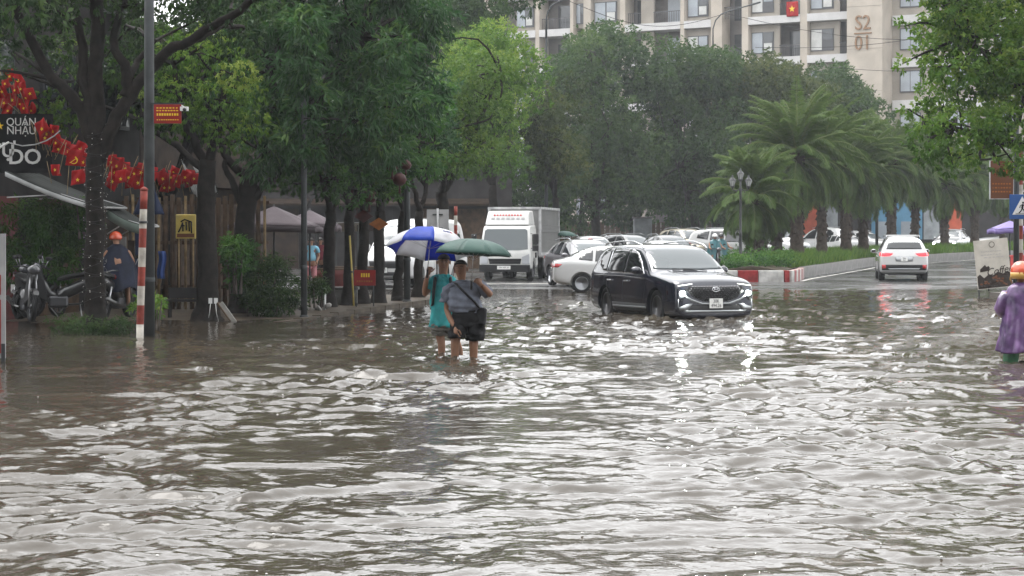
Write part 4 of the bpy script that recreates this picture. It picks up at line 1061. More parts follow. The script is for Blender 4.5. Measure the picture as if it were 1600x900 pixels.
    c.patch('lower_intake', 'F', [(-.52, .45), (.52, .45), (.62, .32), (.5, .29), (-.5, .29), (-.62, .32)], 'trim_black', off=.008)
    c.patch('bumper_trim', 'F', [(-.70, .335), (.70, .335), (.66, .295), (-.66, .295)], 'satin', off=.02)
    for sg in (-1, 1):
        c.patch('bumper_fin', 'F', [(sg * .82, .40), (sg * .62, .47), (sg * .52, .47), (sg * .64, .335), (sg * .80, .34)], 'satin', off=.014)
        c.patch('running_lamp', 'F', [(sg * .52, .885), (sg * .82, .845), (sg * .82, .835), (sg * .52, .875)], 'lamp_soft', off=.010)
        c.patch('headlamp', 'F', [(sg * .66, .76), (sg * .82, .76), (sg * .84, .56), (sg * .76, .54), (sg * .66, .64)], 'lamp_dark', off=.010)
        h, d = c.hit('F', sg * .745, .685); o = MB().ball((0, 0, 0), (.03, .06, .05), 12).build('headlamp_beam', 'lamp_lit', c.root); o.location = h + Vector((.018, 0, 0))
        c.patch('running_lamp', 'F', [(sg * .825, .56), (sg * .838, .56), (sg * .838, .40), (sg * .825, .40)], 'lamp_clear', off=.012)
        rr = MB(); rr.tube([(c.x(s_), sg * y, z) for s_, y, z in [(2.0, .745, 1.60), (2.15, .73, 1.675), (2.6, .715, 1.745), (3.4, .71, 1.745), (4.1, .70, 1.71), (4.3, .69, 1.655)]], .019, 6); rr.build('roof_rail', 'chrome', c.root)
        wp = MB(); wp.tube([c.hit('F', sg * .12 + .2, 1.125)[0] + Vector((.02, 0, .01)), c.hit('F', sg * .12 - .30, 1.165)[0] + Vector((.02, 0, 0.012))], .008, 5); wp.build('wiper', 'trim_black', c.root)
    for sg in (-1, 1): c.seam([(c.x(.62), sg * .34), (c.x(1.2), sg * .55)], 'paint_navy', .02, 'bonnet_crease', 'T')
    c.plate('F', .475, ['30K', '494.26'], .30, .20, off=.03)
    c.patch('tail_lamp', 'B', [(-.78, 1.0), (-.45, .98), (-.45, .88), (-.8, .86)], 'lamp_red'); c.patch('tail_lamp', 'B', [(.78, 1.0), (.45, .98), (.45, .88), (.8, .86)], 'lamp_red')
    return c
suv = big_suv()
a = math.radians(19.5)
suv.place(3.40, 43.2, math.sin(a), -math.cos(a), z=-.165)

def saloon(label, pm, name='saloon_car', group=None, lit=False):
    st = [(.0, .36, .56, .62, .62, .5, .6), (.03, .28, .62, .70, .72, .5, .7), (.16, .22, .68, .78, .80, .5, .79), (.5, .2, .76, .85, .835, .5, .83), (.95, .2, .82, .91, .845, .5, .845), (1.12, .2, .845, .95, .845, .72, .845),
          (1.35, .2, .865, 1.10, .845, .69, .845), (1.65, .2, .875, 1.27, .845, .63, .845), (1.98, .2, .885, 1.40, .845, .565, .845), (2.35, .2, .895, 1.455, .845, .55, .845), (2.8, .2, .905, 1.455, .845, .55, .845), (3.2, .2, .92, 1.39, .845, .545, .845),
          (3.55, .21, .935, 1.255, .84, .58, .84), (3.82, .22, .945, 1.11, .835, .6, .835), (4.0, .25, .945, 1.045, .825, .6, .82), (4.2, .3, .93, 1.02, .80, .6, .79), (4.29, .38, .88, .97, .74, .5, .74), (4.315, .48, .76, .82, .66, .5, .68)]
    c = Car(name, st, 4.315, (.86, 3.43), .30, .19, .735, pm, label, group=group)
    for w_ in ([(1.42, .93), (1.72, 1.16), (2.0, 1.31), (2.28, 1.38), (2.30, .94)], [(2.36, 1.385), (2.75, 1.385), (2.98, 1.34), (3.02, .965), (2.38, .945)], [(3.06, 1.32), (3.28, 1.235), (3.48, 1.10), (3.52, 1.02), (3.10, .985)]):
        c.sides('window', w_, 'car_glass', off=.008)
    c.patch('windscreen', 'F', [(-.68, .985), (0, .965), (.68, .985), (.53, 1.34), (.2, 1.385), (-.2, 1.385), (-.53, 1.34)], 'screen_glass', off=.008)
    c.patch('rear_window', 'B', [(-.60, 1.10), (.60, 1.10), (.48, 1.33), (-.48, 1.33)], 'car_glass', off=.008)
    c.seam([(1.25, .86), (1.34, .3)], wd=.01); c.seam([(2.33, .92), (2.34, .28)], wd=.01); c.seam([(3.05, .95), (3.0, .6), (2.92, .4)], wd=.01)
    for s in (2.14, 2.88):
        for sg in (-1, 1):
            h, d = c.hit('L' if sg > 0 else 'R', c.x(s), .81); o = MB().box((0, 0, 0), (.17, .03, .03)).build('door_handle', pm, c.root); bevel_mod(o, .01); o.location = h - d * .02
    for sg in (-1, 1):
        c.patch('tail_lamp', 'B', [(sg * .78, .90), (sg * .46, .86), (sg * .50, .76), (sg * .80, .77)], 'lamp_red', off=.012)
        c.patch('tail_lamp', 'L' if sg > 0 else 'R', [(c.x(4.02), .88), (c.x(4.25), .90), (c.x(4.25), .78), (c.x(4.14), .79)], 'lamp_red', off=.012)
        c.patch('headlamp', 'F', [(sg * .44, .63), (sg * .78, .70), (sg * .80, .60), (sg * .50, .55)], 'lamp_soft' if lit else 'lamp_clear', off=.01)
    c.patch('grille', 'F', [(-.40, .58), (.40, .58), (.32, .40), (-.32, .40)], 'trim_black')
    c.mirror(1.52, .96, .82, pm, (.12, .17, .11)); c.plate('F', .44, ['30A 128']) ; c.plate('B', .70, ['30A 128'])
    c.sides('sill_trim', [(1.2, .27), (3.08, .27), (3.08, .20), (1.2, .20)], 'trim_black', off=.008)
    return c
sed = saloon('white saloon half hidden behind the dark blue SUV', 'paint_white')
hv = Vector((math.cos(math.radians(1)), math.sin(math.radians(1))))
rw = Vector((X(909, 60.3), 60.3)); perp = Vector((-hv.y, hv.x))
cpos = rw + hv * (3.43 - 4.315 / 2) + perp * .80
sed.place(cpos.x, cpos.y, hv.x, hv.y)

def crossover(label, pm, name='crossover_car', group=None, L=4.40, H=1.62, lit=False, tail_lit=False, rails=True, box=False):
    k = H / 1.62; sc = L / 4.4
    st0 = [(.0, .40, .66, .74, .70, .55, .68), (.03, .30, .72, .82, .78, .55, .77), (.15, .24, .78, .91, .85, .55, .84), (.5, .22, .85, .98, .885, .55, .885), (.92, .22, .92, 1.03, .895, .55, .895), (1.1, .22, .945, 1.07, .895, .77, .895),
           (1.32, .22, .96, 1.21, .895, .74, .895), (1.6, .22, .97, 1.38, .895, .68, .895), (1.92, .22, .98, 1.53, .895, .62, .895), (2.3, .22, .99, 1.60, .895, .61, .895), (2.9, .22, 1.0, 1.61, .895, .605, .895), (3.5, .22, 1.02, 1.565, .89, .60, .89),
           (3.9, .24, 1.03, 1.50, .88, .58, .88), (4.1, .28, 1.03, 1.36, .865, .60, .86), (4.25, .32, 1.0, 1.15, .85, .6, .845), (4.36, .42, .93, 1.02, .82, .6, .81), (4.40, .52, .80, .88, .74, .5, .74)]
    if box:
        st0[-5] = (3.98, .24, 1.03, 1.545, .88, .62, .88); st0[-4] = (4.2, .28, 1.03, 1.40, .865, .64, .86); st0[-3] = (4.31, .32, 1.0, 1.15, .855, .6, .85)
    st = [(s * sc, zb, zt_b * (1 + (k - 1) * .5), zt * (1 + (k - 1) * .5) if zt < 1.08 else zt * k, a, b_, c_) for (s, zb, zt_b, zt, a, b_, c_) in st0]
    c = Car(name, st, L, (.88 * sc, 3.52 * sc), .345, .215, .775, pm, label, group=group)
    zz = lambda z: z * (1 + (k - 1) * .5) if z < 1.08 else z * k
    for w_ in ([(1.42, 1.05), (1.72, 1.28), (2.0, 1.44), (2.36, 1.50), (2.38, 1.05)], [(2.44, 1.505), (2.9, 1.51), (3.12, 1.495), (3.16, 1.08), (2.46, 1.055)], [(3.22, 1.485), (3.5, 1.45), (3.80, 1.33), (3.84, 1.16), (3.26, 1.09)]):
        c.sides('window', [(s * sc, zz(z)) for s, z in w_], 'car_glass', off=.008)
    c.patch('windscreen', 'F', [(-.72, zz(1.11)), (0, zz(1.095)), (.72, zz(1.11)), (.57, zz(1.47)), (.2, zz(1.52)), (-.2, zz(1.52)), (-.57, zz(1.47))], 'screen_glass', off=.008)
    c.patch('rear_window', 'B', [(-.64, zz(1.13)), (.64, zz(1.13)), (.54, zz(1.45)), (-.54, zz(1.45))], 'car_glass', off=.008)
    c.seam([(1.3 * sc, .95), (1.40 * sc, .34)], wd=.012); c.seam([(2.41 * sc, 1.02), (2.42 * sc, .32)], wd=.012); c.seam([(3.18 * sc, 1.05), (3.1 * sc, .66), (3.0 * sc, .45)], wd=.012)
    for s in (2.2, 3.0):
        for sg in (-1, 1):
            h, d = c.hit('L' if sg > 0 else 'R', c.x(s * sc), .90); o = MB().box((0, 0, 0), (.18, .03, .032)).build('door_handle', pm, c.root); bevel_mod(o, .01); o.location = h - d * .02
    tl = 'lamp_red_lit' if tail_lit else 'lamp_red'
    for sg in (-1, 1):
        c.patch('tail_lamp', 'B', [(sg * .80, zz(1.03)), (sg * .40, zz(1.0)), (sg * .44, zz(.955)), (sg * .52, zz(.91)), (sg * .82, zz(.90))], tl, off=.014)
        c.patch('tail_lamp', 'L' if sg > 0 else 'R', [(c.x(4.06 * sc), zz(1.0)), (c.x(4.30 * sc), zz(1.03)), (c.x(4.33 * sc), zz(.90)), (c.x(4.2 * sc), zz(.92))], tl, off=.014)
        c.patch('headlamp', 'F', [(sg * .46, .76), (sg * .80, .82), (sg * .82, .70), (sg * .52, .66)], 'lamp_clear', off=.01)
        if lit:
            h, d = c.hit('F', sg * .68, .74); o = MB().ball((0, 0, 0), (.03, .07, .05), 10).build('headlamp_beam', 'lamp_lit', c.root); o.location = h + Vector((.016, 0, 0))
        c.patch('reflector', 'B', [(sg * .66, .60), (sg * .80, .60), (sg * .80, .46), (sg * .66, .46)], 'lamp_red', off=.016)
    c.patch('grille', 'F', [(-.44, .74), (.44, .74), (.38, .56), (-.38, .56)], 'trim_black'); c.patch('lower_intake', 'F', [(-.6, .48), (.6, .48), (.55, .34), (-.55, .34)], 'trim_black')
    c.patch('bumper_pad', 'B', [(-.82, .60), (.82, .60), (.80, .40), (-.80, .40)], 'trim_black', off=.010)
    c.patch('bumper_trim', 'B', [(-.58, .47), (.58, .47), (.52, .40), (-.52, .40)], 'satin', off=.02)
    c.sides('cladding', [(1.28 * sc, .36), (3.08 * sc, .36), (3.08 * sc, .23), (1.28 * sc, .23)], 'trim_black', off=.010)
    c.patch('plate_recess', 'B', [(-.34, .90), (.34, .90), (.30, .72), (-.30, .72)], 'satin' if pm == 'paint_white' else pm, off=.008)
    c.mirror(1.55 * sc, zz(1.06), .87, pm, (.13, .18, .13)); c.plate('F', .52, ['29A 307']); c.plate('B', .80, ['29A', '307'], .24, .15, off=.02)
    if rails:
        for sg in (-1, 1):
            rr = MB(); rr.tube([(c.x(s_ * sc), sg * y, zz(z)) for s_, y, z in [(1.95, .62, 1.555), (2.3, .61, 1.625), (3.3, .60, 1.615), (3.75, .59, 1.55)]], .017, 6); rr.build('roof_rail', 'satin', c.root)
    return c
# grey crossover waiting beside the white saloon
cro = crossover('grey crossover with door mirror out, waiting beside the white saloon', 'paint_grey')
a = math.radians(17); hv = Vector((math.sin(a), -math.cos(a))); perp = Vector((-hv.y, hv.x))
rw = Vector((X(862, 68.2), 68.2)); cp = rw + hv * (3.52 - 2.2) + perp * .80
cro.place(cp.x, cp.y, hv.x, hv.y)
# white SUV driving away
out = crossover('white SUV driving away with red tail lamps lit on the wet road', 'paint_white', 'family_suv', None, 4.6, 1.68, tail_lit=True, box=True)
a = math.radians(6.5); hv = Vector((math.sin(math.radians(8.0)), math.cos(math.radians(8.0))))
out.place(X(1410, 74.5), 74.8, hv.x, hv.y)
ob = MB()
for i in range(5): ob.box((-.3 - i * .28, 0, 1.685 - i * .008), (.05, 1.1, .03))
ob.build('roof_ribs', 'paint_white', out.root)['kind'] = 'stuff'
# cars queueing beyond: copies with their own paint
W = MATS['paint_white']
def other(src, col, label, px, d, vx, vy, group='cars queueing beyond the median', name='queueing_car', s=1.):
    o = copy_tree(src.root, None, {m.name: MATS[col] for m in (MATS['paint_white'], MATS['paint_grey'], MATS['paint_navy'])})
    o.name = name; o['label'] = label; o['category'] = 'car'; o['group'] = group
    o.location = (X(px, d), d, zg(d)); o.rotation_euler = (0, 0, math.atan2(vy, vx)); o.scale = (s,) * 3; return o
mpv = crossover('champagne seven-seat car with its windscreen towards the eye, behind the dark blue SUV', 'paint_champagne', 'queueing_car', 'cars queueing beyond the median', 4.75, 1.86, box=True)
mpv.place(X(1075, 106), 106, .38, -.92)
other(cro, 'paint_silver', 'pale silver car under the trees beside the green umbrella', 925, 84, .12, -1)
other(sed, 'paint_white', 'white car whose roof shows just above the dark blue SUV', 1037, 80, .2, -1)
other(cro, 'paint_black', 'dark car with pale windscreen before the champagne car', 1046, 92, .25, -1)
other(cro, 'paint_black', 'dark car with a bright window edge under the trees', 985, 96, .5, -.87)
o = other(mpv, 'paint_white', 'large white car side-on beside the lantern lamp post', 1146, 104, .9, -.42); 
def other2(src, mname, col, label, px, d, vx, vy):
    o = copy_tree(src.root, None, {mname: MATS[col]}); o.name = 'queueing_car'; o['label'] = label; o['category'] = 'car'; o['group'] = 'cars queueing beyond the median'
    o.location = (X(px, d), d, zg(d)); o.rotation_euler = (0, 0, math.atan2(vy, vx)); return o
for ch in [k for k in SC.objects if k.parent == o]:
    for sl in ch.material_slots:
        if sl.material == MATS['paint_champagne']: sl.link = 'OBJECT'; sl.material = W
other2(mpv, 'paint_champagne', 'paint_white', 'white car front between the thin palm trunks', 1212, 118, .5, -.86)
other2(mpv, 'paint_champagne', 'paint_white', 'white people carrier behind the thick shaggy palm', 1286, 124, -.55, .83)
other(sed, 'paint_white', 'white saloon tail just past the thick shaggy palm', 1312, 122, -.3, .95)
other(cro, 'paint_white', 'white hatchback seen between two palm trunks', 1350, 126, .75, -.66)
lit = crossover('silver car with wipers raised and headlamps on beyond the median', 'paint_silver', 'queueing_car', 'cars queueing beyond the median', 4.5, 1.72, lit=True)
lit.place(X(1487, 134), 134, -.42, -.9)
other(cro, 'paint_white', 'white car farthest along the road, under the orange awning', 1556, 150, -.5, -.86)

# ---- box truck
mat('truck_white', (.52, .52, .50), .35, coat=.6, var=.12, scale=2)
mat('box_grey', (.19, .19, .185), .55, var=.18, scale=1.2)
mat('box_band', (.12, .12, .118), .55)
mat('red_ink', (.5, .03, .03), .5)
mat('grey_ink', (.32, .31, .31), .5)
def box_truck():
    t = empty('box_truck', label='white cab-over box truck with corrugated grey body facing the flood', cat='truck')
    # x forward, cab front at x=0
    prof = [(0, .45), (.02, .95), (-.02, 1.12), (-.28, 1.95), (-.42, 2.05), (-1.55, 2.1), (-1.62, 1.9), (-1.62, .55), (-1.3, .5), (-1.18, .82), (-.62, .82), (-.50, .42)]
    cab = MB(); hw = .97
    def w(z): return hw - .10 * max(0, (z - 1.1)) 
    n = len(prof)
    vs = [(x, -w(z), z) for x, z in prof] + [(x, w(z), z) for x, z in prof]
    cab.add(vs, [tuple(range(n)), tuple(range(2 * n - 1, n - 1, -1))] + [(i, (i + 1) % n, (i + 1) % n + n, i + n)[::-1] for i in range(n)])
    c = cab.build('cab', 'truck_white', t); fix_normals(c); bevel_mod(c, .07, 4); c.data.polygons.foreach_set('use_smooth', [True] * len(c.data.polygons))
    def fx(z): return float(np.interp(z, [.45, .95, 1.12, 1.95, 2.05], [0, .02, -.02, -.28, -.42]))
    def front(name, poly, m, off=.012, th=.03, par=None):
        b = MB(); v = [(fx(z) + off, y, z) for y, z in poly] + [(fx(z) - th, y, z) for y, z in poly]; k = len(poly)
        b.add(v, [tuple(range(k)), tuple(range(2 * k - 1, k - 1, -1))] + [(i, i + k, (i + 1) % k + k, (i + 1) % k) for i in range(k)]); o = b.build(name, m, par or t); fix_normals(o); return o
    front('windscreen', [(-.86, 1.17), (-.5, 1.13), (.5, 1.13), (.86, 1.17), (.80, 1.86), (.72, 1.92), (-.72, 1.92), (-.80, 1.86)], 'screen_glass')
    front('grille', [(-.62, .82), (.62, .82), (.58, .62), (-.58, .62)], 'trim_black')
    for z in (.66, .72, .78): front('grille_bar', [(-.58, z), (.58, z), (.58, z - .018), (-.58, z - .018)], 'alloy_dark', .022)
    MB().box((.03, 0, .46), (.16, 1.9, .26)).build('bumper', 'trim_black', t)
    for s in (-1, 1):
        front('headlamp', [(s * .64, .88), (s * .92, 1.0), (s * .93, .62), (s * .66, .62)], 'lamp_clear', .018)
        wn = MB(); wv = [(-.42, .985, 1.1), (-1.45, .985, 1.1), (-1.45, .935, 1.85), (-.66, .935, 1.85)]; wn.add([(x, s * (y - .075 * max(0, z - 1.1) + .006), z) for x, y, z in wv] + [(x, s * (y - .1), z) for x, y, z in wv], [(0, 1, 2, 3), (0, 4, 5, 1), (1, 5, 6, 2), (2, 6, 7, 3), (3, 7, 4, 0)]); fix_normals(wn.build('window', 'car_glass', t))
        mr = MB(); mr.tube([(-.1, s * .95, 1.75), (-.02, s * 1.15, 1.7), (-.02, s * 1.16, 1.25), (-.1, s * .97, 1.2)], .014, 6); m = mr.build('mirror_arm', 'trim_black', t)
        o = MB().box((0, s * 1.17, 1.55), (.09, .2, .38)).build('mirror', 'trim_black', m); bevel_mod(o, .03, 3)
        o = MB().box((0, s * 1.17, 1.22), (.09, .2, .2)).build('mirror', 'trim_black', m); bevel_mod(o, .03, 3)
        MB().box((-1.0, s * .975, 1.0), (.2, .03, .04)).build('door_handle', 'trim_black', t)
        MB().box((-.6, s * 1.06, .95), (.05, .06, .2)).build('indicator', 'trim_black', t)
    # roof fairing
    f = MB(); pr = [(-.38, 2.06), (-.60, 2.52), (-.72, 2.60), (-1.55, 2.62), (-1.6, 2.06)]; k = len(pr)
    f.add([(x, -.84 + .12 * (z - 2.06), z) for x, z in pr] + [(x, .84 - .12 * (z - 2.06), z) for x, z in pr], [tuple(range(k)), tuple(range(2 * k - 1, k - 1, -1))] + [(i, (i + 1) % k, (i + 1) % k + k, i + k)[::-1] for i in range(k)])
    o = f.build('roof_fairing', 'truck_white', t); fix_normals(o); bevel_mod(o, .06, 3)
    rt = math.radians(90 - 26)
    for (z, body, sz, m) in ((2.42, 'ISUZUTRUCK', .15, 'red_ink'), (2.27, 'U D V U E U', .17, 'grey_ink')): pass
    for i in range(10): MB().box((-.568 + .012, -.5 + i * .11, 2.44), (.02, .07, .05), ry=-.445).build('lettering', 'red_ink', t)
    for i in range(7): MB().box((-.505 + .012, -.55 + i * .19, 2.31), (.02, .12, .075), ry=-.445).build('lettering', 'grey_ink', t)
    for i in range(6): MB().box((fx(1.0) + .008, -.2 + i * .08, 1.0), (.02, .06, .045)).build('lettering', 'grey_ink', t)
    # cargo box with corrugated sides
    L0, L1, hw2, zb, zt = -1.85, -6.1, 1.0, .98, 2.72
    MB().box(((L0 + L1) / 2, 0, (zb + zt) / 2), (L0 - L1 - .06, hw2 * 2 - .06, zt - zb - .06)).build('cargo_box', 'box_grey', t)
    rib = MB().box((0, 0, 0), (L0 - L1 - .2, .03, .024)).mesh('rib', 'box_grey')
    for s in (-1, 1):
        for i in range(30):
            o = bpy.data.objects.new('rib', rib); link(o, t); o.location = ((L0 + L1) / 2, s * (hw2 - .02), zb + .08 + i * .054)
        MB().box(((L0 + L1) / 2, s * (hw2 - .005), 1.93), (L0 - L1 - .18, .03, .26)).build('side_band', 'box_band', t)
        for x in (L0 - .04, L1 + .04): MB().box((x, s * (hw2 - .02), (zb + zt) / 2), (.09, .09, zt - zb)).build('corner_post', 'sheet_metal', t)
        MB().box(((L0 + L1) / 2, s * (hw2 - .01), zt), (L0 - L1, .09, .09)).build('roof_rail', 'sheet_metal', t)
        MB().box(((L0 + L1) / 2, s * (hw2 - .01), zb), (L0 - L1, .09, .1)).build('floor_rail', 'sheet_metal', t)
        MB().box((-3.6, s * .93, .62), (1.7, .04, .3)).build('side_guard', 'alloy_dark', t)
    MB().box((L0 - .01, 0, zt), (.1, hw2 * 1.9, .09)).build('front_rail', 'sheet_metal', t)
    MB().box((-3.2, 0, .72), (5.6, .7, .22)).build('chassis', 'under', t)
    w0 = Car.__new__(Car); w0.wheel_meshes(.38, .22, 'alloy_dark', 6)
    for x, ys in ((-.88, (.80,)), (-4.5, (.84, .58))):
        for y in ys:
            for s in (-1, 1):
                o = bpy.data.objects.new('wheel', w0.tyre_me); link(o, t); o.location = (x, s * y, .38); o.rotation_euler = (0, 0, 0 if s > 0 else math.pi)
                r = bpy.data.objects.new('rim', w0.rim_me); link(r, o)
    pl = MB().box((.118, -.02, .49), (.012, .5, .13)).build('number_plate', 'plate', t)
    lettering('29H 405.35', .085, 'plate_ink', pl, (.1255, -.02, .49), (math.pi / 2, 0, math.pi / 2), ext=.001)
    return t
tr = box_truck(); a = math.radians(-11)
tr.location = (X(789, 73.6), 73.6, zg(73.6)); tr.rotation_euler = (0, 0, math.atan2(-math.cos(a), math.sin(a)))

# ---- white van behind the pavement trees
def van():
    st = [(.0, .42, .74, .84, .78, .7, .76), (.04, .32, .82, .98, .86, .7, .85), (.2, .26, .90, 1.10, .92, .7, .91), (.6, .24, 1.0, 1.22, .94, .7, .94), (.85, .24, 1.04, 1.31, .945, .84, .945), (1.1, .24, 1.06, 1.58, .945, .83, .945), (1.45, .24, 1.07, 1.96, .945, .78, .945), (1.75, .24, 1.08, 2.2, .945, .75, .945),
          (2.1, .24, 1.08, 2.30, .945, .74, .945), (3.2, .24, 1.08, 2.32, .945, .74, .945), (4.4, .24, 1.08, 2.32, .945, .74, .945), (5.1, .25, 1.08, 2.29, .94, .73, .94), (5.3, .3, 1.08, 2.2, .93, .71, .92), (5.36, .36, 1.05, 1.9, .92, .72, .9), (5.4, .42, 1.0, 1.6, .88, .75, .87)]
    c = Car('minibus', st, 5.4, (1.0, 4.2), .34, .21, .80, 'paint_white', 'white minibus with headlamp on behind the thin pavement trees', cat='van')
    c.patch('windscreen', 'F', [(-.78, 1.36), (.78, 1.36), (.70, 1.98), (.3, 2.06), (-.3, 2.06), (-.70, 1.98)], 'screen_glass', off=.01)
    for w_ in ([(1.2, 1.26), (1.5, 1.72), (1.75, 1.86), (2.1, 1.88), (2.1, 1.24)], [(2.25, 1.88), (3.4, 1.88), (3.4, 1.26), (2.25, 1.26)], [(3.5, 1.88), (4.9, 1.86), (4.9, 1.28), (3.5, 1.26)]): c.sides('window', w_, 'car_glass', off=.01)
    c.patch('grille', 'F', [(-.5, .86), (.5, .86), (.46, .62), (-.46, .62)], 'trim_black'); c.patch('lower_intake', 'F', [(-.7, .5), (.7, .5), (.66, .38), (-.66, .38)], 'trim_black')
    for s in (-1, 1):
        c.patch('headlamp', 'F', [(s * .56, .92), (s * .82, 1.02), (s * .84, .78), (s * .58, .74)], 'lamp_clear', off=.012)
    h, d = c.hit('F', .70, .86); o = MB().ball((0, 0, 0), (.03, .06, .05), 10).build('headlamp_beam', 'lamp_soft', c.root); o.location = h + Vector((.016, 0, 0))
    c.mirror(1.1, 1.32, .93, 'paint_white', (.14, .2, .22)); c.plate('F', .56, ['29B 612']); c.seam([(1.05, 1.1), (1.1, .4)]); c.seam([(2.18, 1.2), (2.18, .4)]); c.seam([(3.45, 1.2), (3.45, .4)])
    return c
vn = van(); a = math.radians(-20)
vn.place(X(648, 68.5), 68.2, math.sin(a), -math.cos(a))
# ================================================================ PEOPLE
mat('skin', (.27, .145, .092), .5, var=.15, scale=9)
mat('hair', (.018, .014, .012), .5)
mat('shirt_slate', (.15, .165, .205), .75, var=.3, scale=9, bump=.35, bscale=18)
mat('shirt_teal', (.045, .31, .32), .7, var=.25, scale=8, bump=.35, bscale=16)
mat('cloth_black', (.012, .012, .013), .7, bump=.3, bscale=20)
mat('cloth_khaki', (.13, .125, .112), .75, var=.25, scale=12, bump=.3, bscale=20)
mat('bag_black', (.014, .014, .016), .5)
mat('eye_white', (.22, .2, .19), .4); mat('lip', (.22, .09, .07), .5)
mat('coat_navy', (.010, .013, .026), .6, var=.3, scale=6, bump=.4, bscale=12)
mat('coat_teal', (.02, .12, .14), .35, var=.3, scale=6, bump=.4, bscale=12)
mat('helmet_orange', (.62, .09, .035), .25, coat=.6); mat('helmet_yellow', (.60, .36, .09), .3, coat=.4)
mat('helmet_white', (.7, .7, .68), .25, coat=.5); mat('helmet_black', (.015, .015, .016), .25, coat=.6); mat('helmet_red', (.5, .02, .02), .25, coat=.6)
mat('trouser_green', (.05, .19, .09), .35, var=.25, scale=7, bump=.3, bscale=12)
def purple():
    m = mat('coat_purple', (.20, .10, .26), .28, col2=(.06, .032, .095), scale=5, bump=.5, bscale=9, detail=6)
    n = m.node_tree; b = n.nodes['Principled BSDF']; b.inputs['Transmission Weight'].default_value = .12
purple()
mat('steel', (.35, .35, .36), .3, metal=.9); mat('handle_black', (.015, .015, .015), .5)

def skin_mesh(name, J, E, m, parent, root=None, sub=2):
    """one continuous surface grown round joints J {name: (point, radius or (rx, ry))} along edges E"""
    ks = list(J); ix = {k: i for i, k in enumerate(ks)}
    me = bpy.data.meshes.new(name); me.from_pydata([tuple(J[k][0]) for k in ks], [(ix[a], ix[c]) for a, c in E], [])
    o = bpy.data.objects.new(name, me); COL.objects.link(o)
    sk = o.modifiers.new('skin', 'SKIN'); sk.branch_smoothing = .6; sk.use_smooth_shade = True
    dat = me.skin_vertices[0].data
    for k in ks:
        r = J[k][1]; dat[ix[k]].radius = r if hasattr(r, '__len__') else (r, r); dat[ix[k]].use_root = (k == root)
    sm = o.modifiers.new('sub', 'SUBSURF'); sm.levels = sub; sm.render_levels = sub
    me2 = eval_mesh(o, name); bpy.data.objects.remove(o)
    me2.materials.clear(); me2.materials.append(MATS[m]); me2.polygons.foreach_set('use_smooth', np.ones(len(me2.polygons), bool))
    p = bpy.data.objects.new(name, me2); return link(p, parent)
def loft(name, rings, m, parent, n=26, wr=.012, seed=0, cap=False):
    """cloth tube through elliptical rings (centre, rx, ry), creased across the pull of the cloth"""
    r = random.Random(seed); ph = [r.uniform(0, 6) for _ in range(6)]; k = 5; R = []
    for i in range(len(rings) - 1):
        for j in range(k):
            t = j / k; a, c = rings[i], rings[i + 1]; R.append((Vector(a[0]).lerp(Vector(c[0]), t), lerp(a[1], c[1], t), lerp(a[2], c[2], t)))
    R.append((Vector(rings[-1][0]), rings[-1][1], rings[-1][2])); vs = []; fs = []
    for i, (c, rx, ry) in enumerate(R):
        for j in range(n):
            a = 2 * math.pi * j / n; f = 1 + wr * (math.sin(3 * a + i * .55 + ph[0]) + .8 * math.sin(5 * a - i * .8 + ph[1]) + .7 * math.sin(i * 1.3 + 2 * a + ph[2])) / min(rx, .2) * .1
            vs.append(c + Vector((rx * f * math.cos(a), ry * f * math.sin(a), .006 * math.sin(4 * a + ph[3]) if i in (0, len(R) - 1) else 0)))
    for i in range(len(R) - 1):
        for j in range(n): fs.append((i * n + j, i * n + (j + 1) % n, (i + 1) * n + (j + 1) % n, (i + 1) * n + j))
    if cap: fs.append(tuple((len(R) - 1) * n + j for j in range(n)))
    o = MB().add(vs, fs, smooth=True).build(name, m, parent); fix_normals(o); solid(o, .008); return o
def hand(parent, wrist, along, back, m='skin', curl=.5, sc=1., thumb=1):
    """palm, four unequal bent fingers, thumb from the side of the palm"""
    a = Vector(along).normalized(); n = Vector(back); n = (n - a * n.dot(a)).normalized(); s = a.cross(n) * thumb; w = Vector(wrist)
    b = MB(); pal = []
    b.tube([w - a * .02 * sc, w + a * .02 * sc, w + a * .055 * sc, w + a * .085 * sc], [.026 * sc, .034 * sc, .038 * sc, .03 * sc], 8)
    for i, L in enumerate((.072, .080, .075, .058)):
        o = w + a * .08 * sc + s * (.027 - .018 * i) * sc; pts = [o]; ang = .25 * curl
        for k in range(3):
            ang += curl * .95; o = o + (a * math.cos(ang) - n * math.sin(ang)) * L * sc * (.44, .32, .24)[k]; pts.append(o)
        b.tube(pts, [.0095 * sc, .0092 * sc, .0085 * sc, .006 * sc], 6)
    t0 = w + a * .025 * sc + s * .03 * sc
    b.tube([t0, t0 + (a * .5 + s * .75 - n * .2).normalized() * .035 * sc, t0 + (a * .85 + s * .6 - n * .6 * curl).normalized() * .065 * sc, t0 + (a * .9 + s * .3 - n * curl).normalized() * .085 * sc], [.014 * sc, .012 * sc, .010 * sc, .007 * sc], 6)
    return b.build('hand', m, parent)
